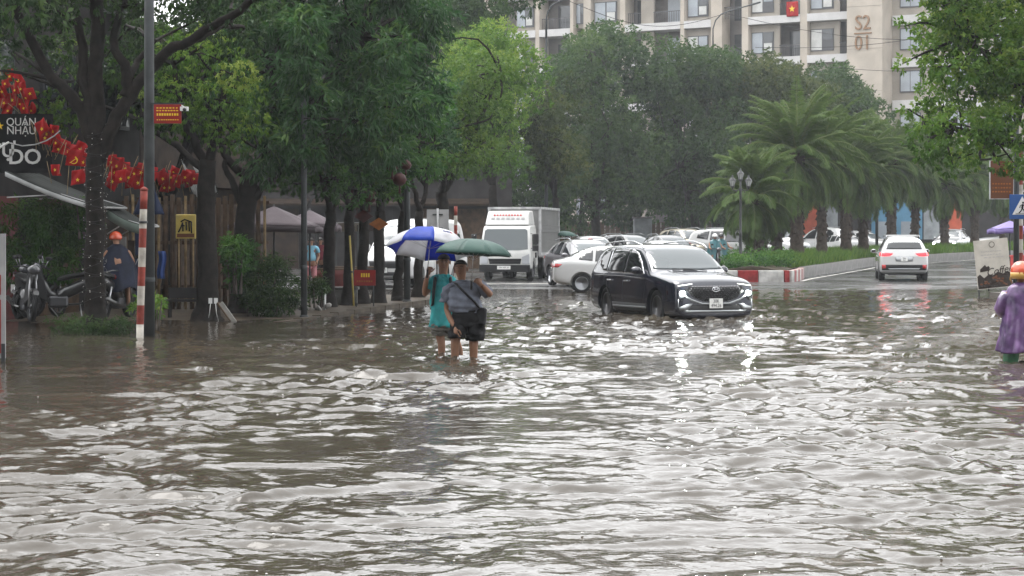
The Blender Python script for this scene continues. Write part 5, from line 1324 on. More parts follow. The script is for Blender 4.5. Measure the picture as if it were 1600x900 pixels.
def face(parent, c, fwd, up=(0, 0, 1), r=.085, h=.12):
    f = Vector(fwd).normalized(); u = Vector(up).normalized(); s = f.cross(u).normalized(); u = s.cross(f)
    c = Vector(c); T = Matrix((( s.x, f.x, u.x, c.x), (s.y, f.y, u.y, c.y), (s.z, f.z, u.z, c.z), (0, 0, 0, 1)))
    b = MB(); b.tube([(0, r * 1.0, .015), (0, r * 1.14, -.012), (0, r * 1.24, -.032), (0, r * 1.02, -.042)], [.009, .012, .017, .008], 7, T); b.build('nose', 'skin', parent)
    for q in (-1, 1):
        MB().ball((q * .033, r * .95, .012), (.012, .009, .006), 8, T).build('eye', 'eye_white', parent)
        MB().ball((q * .033, r * 1.045, .012), (.007, .006, .007), 6, T).build('iris', 'hair', parent)
        MB().tube([(q * .016, r * 1.01, .034), (q * .034, r * 1.0, .039), (q * .052, r * .88, .032)], .005, 5, T).build('eyebrow', 'hair', parent)
        MB().ball((q * (r + .008), -.01, -.005), (.012, .024, .034), 8, T).build('ear', 'skin', parent)
    MB().tube([(-.026, r * .93, -.066), (0, r * 1.04, -.064), (.026, r * .93, -.066)], [.004, .007, .004], 6, T).build('mouth', 'lip', parent)
    return T
def umbrella(label, apex, axis, rad, rise, shaft, cols, n=8, spin=0., name='umbrella', print_m=None, logo=None):
    """canopy gores, ribs and shaft; axis points up out of the apex"""
    r = empty(name, apex, label=label, cat='umbrella'); ax = Vector(axis).normalized()
    r.rotation_mode = 'QUATERNION'; r.rotation_quaternion = Vector((0, 0, 1)).rotation_difference(ax)
    prof = lambda t: -rise * (1 - math.cos(t * 1.35)) / (1 - math.cos(1.35))
    for i in range(n):
        a0 = spin + i * 2 * math.pi / n; a1 = spin + (i + 1) * 2 * math.pi / n
        def fn(u, v):
            t = max(v, .002); rr = rad * math.sin(t * 1.35) / math.sin(1.35); bul = math.sin(math.pi * u)
            sag = 1 - .055 * bul * t; p0 = Vector((math.cos(a0), math.sin(a0), 0)); p1 = Vector((math.cos(a1), math.sin(a1), 0)); p = p0.lerp(p1, u)
            z = prof(t) + (.02 * bul * t * t) - .012 * bul * t
            return (p.x * rr * sag, p.y * rr * sag, z)
        o = MB().sheet(fn, 6, 8).build('panel', cols[i % len(cols)], r); solid(o, .003)
    for i in range(n):
        a = spin + i * 2 * math.pi / n; b = MB()
        b.tube([(math.cos(a) * rad * math.sin(t * 1.35) / math.sin(1.35), math.sin(a) * rad * math.sin(t * 1.35) / math.sin(1.35), prof(t) - .008) for t in np.linspace(.02, 1.0, 7)], .003, 4); b.build('rib', 'steel', r)
        b = MB(); tt = .55; b.tube([(0, 0, -.30), (math.cos(a) * rad * math.sin(tt * 1.35) / math.sin(1.35), math.sin(a) * rad * math.sin(tt * 1.35) / math.sin(1.35), prof(tt) - .012)], .0025, 4); b.build('strut', 'steel', r)
    b = MB(); b.tube([(0, 0, .05), (0, 0, -shaft)], .006, 8); b.build('shaft', 'steel', r)
    b = MB(); b.tube([(0, 0, -shaft), (0, 0, -shaft - .12)], [.014, .016], 8); b.build('handle', 'handle_black', r)
    MB().tube([(0, 0, .0), (0, 0, .06)], [.012, .004], 6).build('ferrule', 'handle_black', r)
    return r

# ---- man in the slate shirt
d = 27.5
def A(px, py, dy=0.): return P(px, py, d + dy)
base = Vector((X(726, d), d, zg(d)))
man = empty('person', base, label='man in slate blue T-shirt and black shorts wading under the green umbrella', cat='person')
def rel(J): return {k: (Vector(v[0]) - base, v[1]) for k, v in J.items()}
Jb = {'pelvis': (A(731, 495), (.15, .13)), 'belly': (A(726, 472), (.18, .15)), 'chest': (A(724, 450), (.17, .12)), 'neck': (A(722, 437), .062), 'jaw': (A(720.5, 428, -.02), (.072, .075)), 'head': (A(720, 419, -.01), (.083, .098)), 'crown': (A(719.5, 411), (.07, .085)),
      'shR': (A(703, 447), .065), 'elR': (A(698, 484, .03), .046), 'foR': (A(704, 500, -.05), .042), 'wrR': (A(712, 512, -.12), .03),
      'shL': (A(746, 446), .065), 'elL': (A(767, 461, -.06), .048), 'foL': (A(758, 451, -.2), .042), 'wrL': (A(752, 445, -.25), .031),
      'hipR': (A(719, 506), .095), 'knR': (A(711, 534, -.06), .066), 'caR': (A(711, 548, -.03), .063), 'anR': (A(711, 586), .042), 'ftR': (A(709, 595, -.10), .038),
      'hipL': (A(741, 508), .095), 'knL': (A(740, 538, -.02), .066), 'caL': (A(740, 551, .02), .062), 'anL': (A(740, 588, .04), .042), 'ftL': (A(741, 597, -.08), .038)}
Eb = [('pelvis', 'belly'), ('belly', 'chest'), ('chest', 'neck'), ('neck', 'jaw'), ('jaw', 'head'), ('head', 'crown'), ('chest', 'shR'), ('shR', 'elR'), ('elR', 'foR'), ('foR', 'wrR'), ('chest', 'shL'), ('shL', 'elL'), ('elL', 'foL'), ('foL', 'wrL'),
      ('pelvis', 'hipR'), ('hipR', 'knR'), ('knR', 'caR'), ('caR', 'anR'), ('anR', 'ftR'), ('pelvis', 'hipL'), ('hipL', 'knL'), ('knL', 'caL'), ('caL', 'anL'), ('anL', 'ftL')]
skin_mesh('body', rel(Jb), Eb, 'skin', man, 'pelvis')
Js = {'hem': (A(728, 488), (.225, .18)), 'belly': (A(726, 473, -.02), (.255, .21)), 'chest': (A(724, 455), (.225, .165)), 'yoke': (A(724, 445), (.15, .10)), 'neck': (A(722, 438.5), (.075, .07)), 'shR': (A(704, 447), .092), 'slR': (A(698.5, 470, .02), .078), 'shL': (A(745, 446), .092), 'slL': (A(760, 456, -.03), .075)}
loft('shirt', [(A(728, 488) - base, .218, .18), (A(727, 478, -.02) - base, .235, .205), (A(725, 465, -.01) - base, .228, .185), (A(724, 452) - base, .22, .15), (A(724, 444.5) - base, .195, .115), (A(723, 440.5) - base, .13, .085), (A(722, 437.5) - base, .075, .07)], 'shirt_slate', man, wr=.1, seed=1)
loft('sleeve', [(A(697.5, 472, .02) - base, .085, .08), (A(699, 460, .01) - base, .088, .085), (A(703, 449) - base, .082, .085), (A(709, 443) - base, .07, .08)], 'shirt_slate', man, 18, .08, 2)
sv = [A(764, 460, -.05), A(757, 453, -.03), A(749, 446, 0), A(740, 442.5, .01)]
MB().tube([p - base for p in sv], [.082, .084, .088, .075], 14).build('sleeve', 'shirt_slate', man)
Jp = {'top': (A(730, 483), (.215, .17)), 'seat': (A(731, 497), (.235, .19)), 'hR': (A(718, 509), .14), 'tR': (A(714, 529, -.04), .118), 'hL': (A(744, 510), .14), 'tL': (A(743, 532, -.01), .125)}
loft('shorts', [(A(731, 510) - base, .19, .16), (A(731, 500) - base, .21, .18), (A(730, 484) - base, .205, .172)], 'cloth_black', man, wr=.1, seed=3)
loft('shorts_leg', [(A(712.5, 528, -.06) - base, .115, .12), (A(716, 518, -.03) - base, .12, .14), (A(719, 503) - base, .118, .145)], 'cloth_black', man, 20, .12, 4)
loft('shorts_leg', [(A(743, 532, .02) - base, .122, .125), (A(743, 520) - base, .125, .145), (A(742, 504) - base, .118, .145)], 'cloth_black', man, 20, .12, 5)
hc = A(720, 419.5, -.01) - base
face(man, hc, (-.25, -1, -.05), r=.088)
b = MB(); b.ball((0, .022, .026), (.099, .108, .104), 14, Matrix.Translation(hc) @ Matrix.Rotation(-.22, 4, 'X'), cut=(14, 90)); b.ball((0, .04, .0), (.094, .09, .098), 14, Matrix.Translation(hc), cut=(-30, 60)); b.build('hair', 'hair', man)
hand(man, A(712.5, 513, -.125) - base, (.15, -.25, -1), (-.8, -.6, 0), curl=.35, sc=1.05, thumb=-1)
hand(man, A(751, 444.5, -.255) - base, (-.55, -.1, .75), (.6, -.75, .3), curl=1.1, sc=1.05, thumb=1)
# shoulder bag and strap are worn
b = MB(); b.box((0, 0, 0), (.18, .10, .25), taper=.86); o = b.build('shoulder_bag', 'bag_black', man); bevel_mod(o, .035, 3); o.location = A(751, 494, -.10) - base; o.rotation_euler = (0, .12, -.25)
b = MB(); st = [A(708, 441, .02), A(713, 444, -.13), A(726, 457, -.205), A(742, 472, -.215), A(750, 482, -.17)]; o = MB().tube([p - base for p in st], .016, 6).build('bag_strap', 'bag_black', man)
# ---- man in the teal shirt
d = 28.25
base = Vector((X(692, d), d, zg(d)))
man2 = empty('person', base, label='man in teal shirt with backpack wading under the blue and white umbrella', cat='person')
Jb = {'pelvis': (A(692, 510), (.135, .11)), 'belly': (A(692, 485), (.14, .115)), 'chest': (A(692, 447), (.15, .11)), 'neck': (A(692.5, 428), .055), 'jaw': (A(693, 418, -.02), (.066, .072)), 'head': (A(693.5, 409, -.01), (.079, .094)), 'crown': (A(693.5, 401), (.066, .08)),
      'shR': (A(677, 438), .06), 'elR': (A(663, 462, -.04), .045), 'foR': (A(665, 442, -.1), .04), 'wrR': (A(669, 428, -.12), .029),
      'shL': (A(708, 439), .06), 'elL': (A(713, 470, .05), .045), 'foL': (A(713, 490, 0), .038), 'wrL': (A(711, 505, -.05), .028),
      'hipR': (A(685, 516), .085), 'knR': (A(690, 536, -.03), .058), 'caR': (A(690, 549, 0), .056), 'anR': (A(690, 583), .038), 'ftR': (A(688, 590, -.1), .036),
      'hipL': (A(700, 516), .085), 'knL': (A(714, 535, .16), .056), 'caL': (A(718, 547, .22), .054), 'anL': (A(720, 574, .3), .038), 'ftL': (A(720, 583, .22), .036)}
skin_mesh('body', rel(Jb), Eb, 'skin', man2, 'pelvis')
Js = {'hem': (A(690.5, 508), (.165, .13)), 'waist': (A(691, 488), (.158, .13)), 'chest': (A(692, 455), (.165, .13)), 'yoke': (A(692, 438), (.125, .09)), 'neck': (A(692.5, 430), (.068, .065)), 'shR': (A(678, 437), .08), 'slR': (A(669, 451, -.02), .072), 'shL': (A(707, 438), .08), 'slL': (A(712, 458, .03), .07)}
loft('shirt', [(A(690.5, 511) - base, .175, .135), (A(691, 492) - base, .17, .13), (A(692, 465) - base, .172, .13), (A(692, 447) - base, .178, .125), (A(692, 437.5) - base, .165, .10), (A(692, 432) - base, .105, .08), (A(692.5, 428.5) - base, .068, .065)], 'shirt_teal', man2, wr=.09, seed=6)
sv = [A(669, 452, -.025), A(673, 444, -.01), A(680, 437, .01), A(686, 434, .01)]
MB().tube([p - base for p in sv], [.074, .074, .07, .06], 14).build('sleeve', 'shirt_teal', man2)
sv = [A(712.5, 457, .03), A(710.5, 447, .02), A(705, 438, .01), A(699, 434, .01)]
MB().tube([p - base for p in sv], [.072, .074, .07, .06], 14).build('sleeve', 'shirt_teal', man2)
for s in (-1, 1):
    b = MB(); b.add([(0, 0, 0), (s * .055, -.015, .015), (s * .07, -.02, -.045), (s * .02, -.03, -.075)], [(0, 1, 2, 3)]); o = b.build('collar', 'shirt_teal', man2); solid(o, .006); o.location = A(692.5, 430.5, -.085) - base
Jp = {'top': (A(691, 503), (.155, .125)), 'seat': (A(691, 512), (.16, .14)), 'tR': (A(687, 521), .098), 'tL': (A(703, 520, .05), .096)}
loft('shorts', [(A(691, 516) - base, .16, .125), (A(691, 510) - base, .168, .13), (A(691, 502) - base, .158, .12)], 'cloth_khaki', man2, wr=.08, seed=7)
loft('shorts_leg', [(A(687.5, 524) - base, .108, .11), (A(686.5, 518) - base, .108, .115), (A(686, 508) - base, .10, .115)], 'cloth_khaki', man2, 18, .1, 8)
loft('shorts_leg', [(A(703, 524, .06) - base, .106, .11), (A(700.5, 518, .03) - base, .106, .115), (A(698, 508) - base, .10, .115)], 'cloth_khaki', man2, 18, .1, 9)
hc = A(693.5, 409.5, -.01) - base
face(man2, hc, (.1, -1, -.08), r=.083)
b = MB(); b.ball((0, .012, .02), (.096, .106, .10), 14, Matrix.Translation(hc), cut=(12, 90)); b.build('hair', 'hair', man2)
hand(man2, A(669.5, 427, -.12) - base, (.15, -.05, 1), (-.5, -.85, 0), curl=1.1, thumb=1)
hand(man2, A(711, 505.5, -.05) - base, (0, -.2, -1), (.8, -.6, 0), curl=.35, thumb=1)
bp_ = MB().box((0, 0, 0), (.30, .16, .42), taper=.85).build('backpack', 'bag_black', man2); bevel_mod(bp_, .05, 3); bp_.location = A(689, 462, .22) - base
for px0, px1 in ((680, 678), (704, 706)):
    MB().tube([p - base for p in (A(px0, 432, .03), A(px0, 436, -.12), A(px1, 452, -.155), A(px1 - (2 if px1 < 690 else -2), 475, -.12), A(px1 - (5 if px1 < 690 else -4), 482, .08))], [.02, .024, .024, .02, .018], 6).build('backpack_strap', 'bag_black', man2)
# ---- their umbrellas
def nylon(name, col, tr=.45):
    m = mat(name, col, .45, var=.18, scale=5, bump=.25, bscale=14); n = m.node_tree; b = n.nodes['Principled BSDF']
    t = n.nodes.new('ShaderNodeBsdfTranslucent'); t.inputs[0].default_value = (*col, 1); mx = n.nodes.new('ShaderNodeMixShader'); mx.inputs[0].default_value = tr
    n.links.new(b.outputs[0], mx.inputs[1]); n.links.new(t.outputs[0], mx.inputs[2]); n.links.new(mx.outputs[0], n.nodes['Material Output'].inputs[0])
nylon('nylon_blue', (.025, .07, .45)); nylon('nylon_white', (.66, .66, .68)); nylon('nylon_green', (.05, .105, .088), .3); nylon('nylon_pale', (.36, .42, .42))
mat('nylon_purple', (.16, .12, .30), .45)
ub = umbrella('blue and white panelled umbrella held by the man in teal', P(674, 357, 28.05), (.08, .26, 1), .62, .33, .60, ['nylon_white', 'nylon_blue'], spin=math.radians(-92 + 10))
ug = umbrella('dark green umbrella held by the man in the slate shirt', P(741, 373, 27.2), (.06, .04, 1), .56, .22, .58, ['nylon_green', 'nylon_green', 'nylon_green', 'nylon_green', 'nylon_green', 'nylon_green', 'nylon_green', 'nylon_green'], spin=math.radians(-110))

# printed mark on the near white panel
mat('ink_blue', (.03, .04, .16), .5)
def on_canopy(r, rad, rise, az, t, off=.006):
    rr = rad * math.sin(t * 1.35) / math.sin(1.35) * .985; return Vector((math.cos(az) * rr, math.sin(az) * rr, -rise * (1 - math.cos(t * 1.35)) / (1 - math.cos(1.35)) + off))
for i in range(6):
    a = math.radians(-66 + i * 3.0)
    MB().tube([on_canopy(ub, .62, .33, a, .60, .012), on_canopy(ub, .62, .33, a + .02, .66, .012)], .006, 5).build('printed_mark', 'ink_blue' if i < 5 else 'helmet_red', ub)
# ---- person in the purple raincoat, seen from behind
d = 26.3
base = Vector((X(1597, d), d, zg(d)))
pur = empty('person', base, label='person in purple raincoat and orange helmet wading with back turned', cat='person')
Jb = {'pelvis': (A(1597, 515), (.14, .11)), 'chest': (A(1597, 465), (.16, .11)), 'neck': (A(1597, 444), .055), 'head': (A(1595, 430), (.08, .09)), 'crown': (A(1595, 420), (.07, .08)), 'shR': (A(1620, 458), .06), 'elR': (A(1629, 485, -.03), .05), 'wrR': (A(1622, 500, -.12), .035),
      'shL': (A(1575, 458), .06), 'elL': (A(1566, 482, .08), .05), 'wrL': (A(1570, 488, .25), .035), 'hL': (A(1586, 525), .09), 'kL': (A(1580, 552), .07), 'aL': (A(1577, 590), .045), 'hR': (A(1610, 525), .09), 'kR': (A(1612, 552, .1), .07), 'aR': (A(1613, 590, .1), .045)}
skin_mesh('body', rel(Jb), [('pelvis', 'chest'), ('chest', 'neck'), ('neck', 'head'), ('head', 'crown'), ('chest', 'shR'), ('shR', 'elR'), ('elR', 'wrR'), ('chest', 'shL'), ('shL', 'elL'), ('elL', 'wrL'), ('pelvis', 'hL'), ('hL', 'kL'), ('kL', 'aL'), ('pelvis', 'hR'), ('hR', 'kR'), ('kR', 'aR')], 'skin', pur, 'pelvis')
def coat(u, v):
    a = u * 2 * math.pi; rx = float(np.interp(v, [0, .07, .18, .45, 1], [.08, .18, .235, .25, .315])); ry = float(np.interp(v, [0, .07, .18, .45, 1], [.075, .13, .165, .2, .25]))
    f = 1 + (.03 + .05 * v) * math.sin(a * 9 + .7 * math.sin(v * 6)) * v + .03 * math.sin(a * 17 + 1 + v * 2) * v + .012 * math.sin(v * 23 + a * 4) + .01 * math.sin(v * 37 - a * 6)
    p = Vector((rx * f * math.cos(a), ry * f * math.sin(a), 0)); c = A(1597 + 1.5 * math.sin(v * 4), lerp(441, 549 + 2.5 * math.sin(a * 2), v)) - base
    return p + c
o = MB().sheet(coat, 90, 40).build('raincoat', 'coat_purple', pur); solid(o, .006)
for s, Jn in ((-1, ('shL', 'elL', 'wrL')), (1, ('shR', 'elR', 'wrR'))):
    pts = [Jb[k][0] - base for k in Jn]; b = MB(); mid = (pts[0] + pts[1]) / 2
    b.tube([pts[0], mid, pts[1], (pts[1] + pts[2]) / 2, pts[2]], [.085, .105, .11, .105, .095], 12); b.build('sleeve', 'coat_purple', pur)
for k in ('L', 'R'):
    pts = [Jb[q + k][0] - base for q in ('h', 'k', 'a')]; MB().tube(pts, [.11, .105, .10], 12).build('trouser_leg', 'trouser_green', pur)
hc = A(1595, 424) - base
b = MB(); b.ball((0, 0, 0), (.135, .15, .14), 16, Matrix.Translation(hc), cut=(-12, 90)); b.build('helmet', 'helmet_orange', pur)
b = MB(); b.lathe([(.124, -.10), (.134, -.05), (.138, -.012)], 18, Matrix.Translation(hc) @ Matrix.Diagonal((1, 1.08, 1, 1))); b.build('helmet_rim', 'helmet_yellow', pur)
b = MB(); b.tube([hc + Vector((-.125, 0, -.03)), hc + Vector((-.135, .02, -.10)), hc + Vector((-.10, .05, -.16))], .012, 5); b.build('helmet_strap', 'helmet_yellow', pur)
hand(pur, Jb['wrL'][0] - base, (.1, .6, .1), (-1, 0, 0), curl=.6, thumb=1)

# ================================================================ MOTORBIKES
mat('bike_black', (.013, .013, .014), .28, coat=.6); mat('bike_red', (.2, .015, .012), .3, coat=.6); mat('seat_vinyl', (.012, .012, .012), .45); mat('exhaust', (.12, .12, .12), .3, metal=.9)
def motorbike(label, pm='bike_black', group=None):
    r = empty('motorbike', label=label, cat='motorbike', group=group)     # x forward
    for x in (-.62, .62):
        b = MB(); T = Matrix.Translation((x, 0, .28)) @ Matrix.Rotation(math.pi / 2, 4, 'X'); b.lathe([(.21, -.04), (.27, -.045), (.285, 0), (.27, .045), (.21, .04)], 20, T, close=True); w_ = b.build('wheel', 'tyre', r)
        b = MB(); b.lathe([(.212, -.02), (.212, .02), (.19, .02), (.19, -.02)], 18, T, close=True); b.lathe([(.05, -.05), (.05, .05)], 8, T)
        for i in range(5): b.box((0, 0, 0), (.40, .03, .018), Matrix.Translation((x, 0, .28)) @ Matrix.Rotation(i * math.pi / 5, 4, 'Y'))
        b.build('rim', 'alloy_dark', w_)
    def shell(pts, m, nm):
        b = MB(); k = len(pts); b.tube([Vector((x, 0, z)) for x, z, _, _ in pts], [1] * k, 10)
        vs = []; 
        for i, (x, z, hw, hh) in enumerate(pts):
            for j in range(10):
                a = 2 * math.pi * j / 10; vs.append((x, hw * math.cos(a), z + hh * math.sin(a)))
        b.v = vs; o = b.build(nm, m, r); return o
    shell([(-.95, .78, .04, .04), (-.75, .74, .11, .10), (-.4, .64, .13, .13), (-.1, .50, .12, .13), (.12, .42, .10, .12)], pm, 'tail_body')
    shell([(-.86, .83, .09, .03), (-.6, .83, .13, .05), (-.2, .79, .13, .05), (.06, .74, .09, .05), (.12, .72, .04, .03)], 'seat_vinyl', 'seat')
    b = MB(); b.tube([(.1, 0, .40), (.28, 0, .45), (.42, 0, .70), (.47, 0, .95)], [.08, .09, .08, .06], 8); b.build('frame', pm, r)
    for s in (-1, 1):
        b = MB(); pr = [(.30, .30), (.52, .42), (.58, .72), (.52, .92), (.40, .86), (.34, .55)]; b.prism(pr, .03, Matrix.Translation((0, s * .17, 0)) @ Matrix.Rotation(-s * .25, 4, 'Z')); b.build('leg_shield', pm, r)
        b = MB(); b.tube([(.62, s * .06, .28), (.52, s * .06, .66), (.47, s * .04, .85)], .02, 6); b.build('fork', 'steel', r)
        b = MB(); b.tube([(.44, 0, .97), (.40, s * .18, 1.01), (.30, s * .34, .99)], .014, 6); hb = b.build('handlebar', 'handle_black', r)
        b = MB(); b.tube([(.37, s * .22, 1.0), (.40, s * .27, 1.14)], .006, 5); mm = b.build('mirror_stalk', 'steel', r); MB().ball((.40, s * .28, 1.18), (.012, .065, .04), 8).build('mirror', 'handle_black', mm)
        b = MB(); b.tube([(-.62, s * .1, .30), (-.5, s * .12, .62)], .022, 6); b.build('shock', 'steel', r)
    MB().ball((.50, 0, .96), (.09, .13, .09), 10).build('headlamp', 'lamp_dark', r)
    b = MB(); b.prism([(.42, .50), (.80, .58), (.90, .50), (.84, .56), (.62, .62)], .1); b.build('front_mudguard', pm, r)
    MB().ball((-.93, 0, .76), (.05, .08, .045), 8).build('tail_lamp', 'lamp_red', r)
    b = MB(); b.box((-1.02, 0, .62), (.015, .06, .2), ry=.3); b.build('plate_bracket', 'handle_black', r)
    pl = MB().box((0, 0, 0), (.008, .19, .14)).build('number_plate', 'plate', r); pl.location = (-1.04, 0, .58); pl.rotation_euler = (0, .3, math.pi)
    for i, t in enumerate(('29 S1', '424.32')): lettering(t, .062, 'plate_ink', pl, (.005, 0, .032 - .062 * i), (math.pi / 2, 0, math.pi / 2), ext=.001, squash=.8)
    b = MB(); b.tube([(.1, -.14, .25), (-.3, -.16, .27), (-.4, -.17, .30), (-.85, -.18, .40)], [.02, .022, .042, .045], 8); b.build('exhaust', 'exhaust', r)
    b = MB(); b.box((.1, 0, .3), (.36, .2, .22)); o = b.build('engine', 'alloy_dark', r); bevel_mod(o, .04)
    b = MB(); b.tube([(-.3, 0, .25), (-.32, .2, .02)], .012, 5); b.build('side_stand', 'steel', r)
    b = MB(); b.tube([(-.6, -.13, .80), (-.9, -.1, .88), (-1.0, 0, .88), (-.9, .1, .88), (-.6, .13, .80)], .012, 6); b.build('grab_rail', 'exhaust', r)
    return r
mbk = motorbike('black motorbike parked crosswise with its white plate tipped up beside the lit tree', group='motorbikes on the shop pavement')
def put_bike(o, px, d, ang, lab=None, z=None, lean=0.):
    o.location = (X(px, d), d, pave_z(d) + .02 if z is None else z); o.rotation_euler = (lean, 0, ang)
    if lab: o['label'] = lab
put_bike(mbk, 100, 37.3, math.radians(195), z=.16, lean=.10)
def bike_copy(lab, px, d, ang, z=None, sw=None, group=None, lean=0.):
    o = copy_tree(mbk, None, sw); put_bike(o, px, d, ang, lab, z, lean)
    if group: o['group'] = group
    return o
bike_copy('motorbike ridden off behind the lit tree, plate seen beside the trunk', 182, 37.9, math.radians(78), z=.12)
bike_copy('dark scooter standing nose-on at the edge of the parked bikes', 38, 37.0, math.radians(-65), z=.12, lean=-.08)
bike_copy('motorbike half hidden by the feathery bamboo shrub', 62, 38.2, math.radians(-110), z=.12)
# seated and caped riders
def rider(label, base, ang, coat_m, helmet_m, lean=.35, sc=1., name='person', seat=.78, cape=True):
    r = empty(name, base, ang, label=label, cat='person'); r.scale = (sc,) * 3
    J = {'pelvis': (Vector((-.28, 0, seat + .08)), (.15, .13)), 'chest': (Vector((-.28 + lean * .42, 0, seat + .46)), (.17, .12)), 'neck': (Vector((-.28 + lean * .6, 0, seat + .62)), .055), 'head': (Vector((-.28 + lean * .72, 0, seat + .74)), (.08, .095)), 'crown': (Vector((-.28 + lean * .75, 0, seat + .83)), .07),
         'hl': (Vector((-.1, .13, seat + .06)), .09), 'kl': (Vector((.16, .2, seat - .12)), .07), 'al': (Vector((.06, .2, .32)), .045), 'fl': (Vector((.2, .2, .27)), .04), 'hr': (Vector((-.1, -.13, seat + .06)), .09), 'kr': (Vector((.16, -.2, seat - .12)), .07), 'ar': (Vector((.06, -.2, .32)), .045), 'fr': (Vector((.2, -.2, .27)), .04),
         'sl': (Vector((-.28 + lean * .45, .2, seat + .5)), .065), 'el': (Vector((.06, .3, seat + .26)), .05), 'wl': (Vector((.27, .33, seat + .23)), .035), 'sr': (Vector((-.28 + lean * .45, -.2, seat + .5)), .065), 'er': (Vector((.06, -.3, seat + .26)), .05), 'wr': (Vector((.27, -.33, seat + .23)), .035)}
    E = [('pelvis', 'chest'), ('chest', 'neck'), ('neck', 'head'), ('head', 'crown'), ('pelvis', 'hl'), ('hl', 'kl'), ('kl', 'al'), ('al', 'fl'), ('pelvis', 'hr'), ('hr', 'kr'), ('kr', 'ar'), ('ar', 'fr'), ('chest', 'sl'), ('sl', 'el'), ('el', 'wl'), ('chest', 'sr'), ('sr', 'er'), ('er', 'wr')]
    skin_mesh('body', J, E, 'skin', r, 'pelvis', 1)
    if cape:
        def cp(u, v):
            a = u * 2 * math.pi; c = (J['neck'][0] + Vector((0, 0, .02))).lerp(Vector((-.12, 0, seat - .22)), v)
            rx = float(np.interp(v, [0, .12, .4, 1], [.075, .17, .26, .40])); ry = float(np.interp(v, [0, .12, .4, 1], [.075, .22, .32, .36])); f = 1 + .06 * v * math.sin(a * 8 + v * 3) + .03 * v * math.sin(a * 15)
            return c + Vector((rx * f * math.cos(a), ry * f * math.sin(a), .05 * v * math.sin(a * 4)))
        o = MB().sheet(cp, 36, 16).build('cape', coat_m, r); solid(o, .006)
    hc = J['head'][0] + Vector((0, 0, .03))
    MB().ball(hc, (.14, .125, .125), 14, cut=(-18, 90)).build('helmet', helmet_m, r)
    b = MB(); b.box(hc + Vector((.15, 0, .0)), (.10, .17, .015), ry=.2); b.build('helmet_peak', helmet_m, r)
    face(r, J['head'][0] + Vector((0, 0, 0)), (1, 0, -.1), r=.083)
    for s, k in ((1, 'wl'), (-1, 'wr')): hand(r, J[k][0], (1, 0, -.1), (0, 0, 1), curl=.9, thumb=s)
    return r
p0 = Vector((X(184, 37.9), 37.9, .12)); rider('rider in navy rain cape and orange helmet bending behind the lit tree', p0 + Vector((0, .05, 0)), math.radians(112), 'coat_navy', 'helmet_orange', lean=.75)
dd = 88; zb = zg(dd)
bike_copy('motorbike carrying two riders in teal capes past the median', 1118, dd, math.radians(-78), z=zb, group='motorbikes in the traffic')
rider('front rider in teal cape and white helmet beside the median nose', Vector((X(1118, dd), dd, zb)), math.radians(-78), 'coat_teal', 'helmet_white', .25)
rider('second rider in teal cape and dark helmet behind the white helmet', Vector((X(1129, dd + .6), dd + .6, zb + .02)), math.radians(-78), 'coat_teal', 'helmet_black', .15)
dd = 80; zb = zg(dd)
bike_copy('motorbike under the far green umbrella beside the truck', 886, dd, math.radians(-100), z=zb, group='motorbikes in the traffic')
rider('rider sheltering under the far green umbrella beside the truck', Vector((X(886, dd), dd, zb)), math.radians(-100), 'cloth_khaki', 'helmet_black', .2)
umbrella('small green umbrella far off beside the box truck', P(883, 361, 79.6), (.05, 0, 1), .50, .2, .5, ['nylon_green'])
dd = 76; zb = zg(dd)
bike_copy('motorbike of the red-helmeted rider behind the grey crossover', 922, dd + 1.5, math.radians(-95), z=zb, group='motorbikes in the traffic')
rider('rider with bright red helmet behind the grey crossover', Vector((X(922, dd + 1.5), dd + 1.5, zb - .1)), math.radians(-95), 'coat_navy', 'helmet_red', .3)
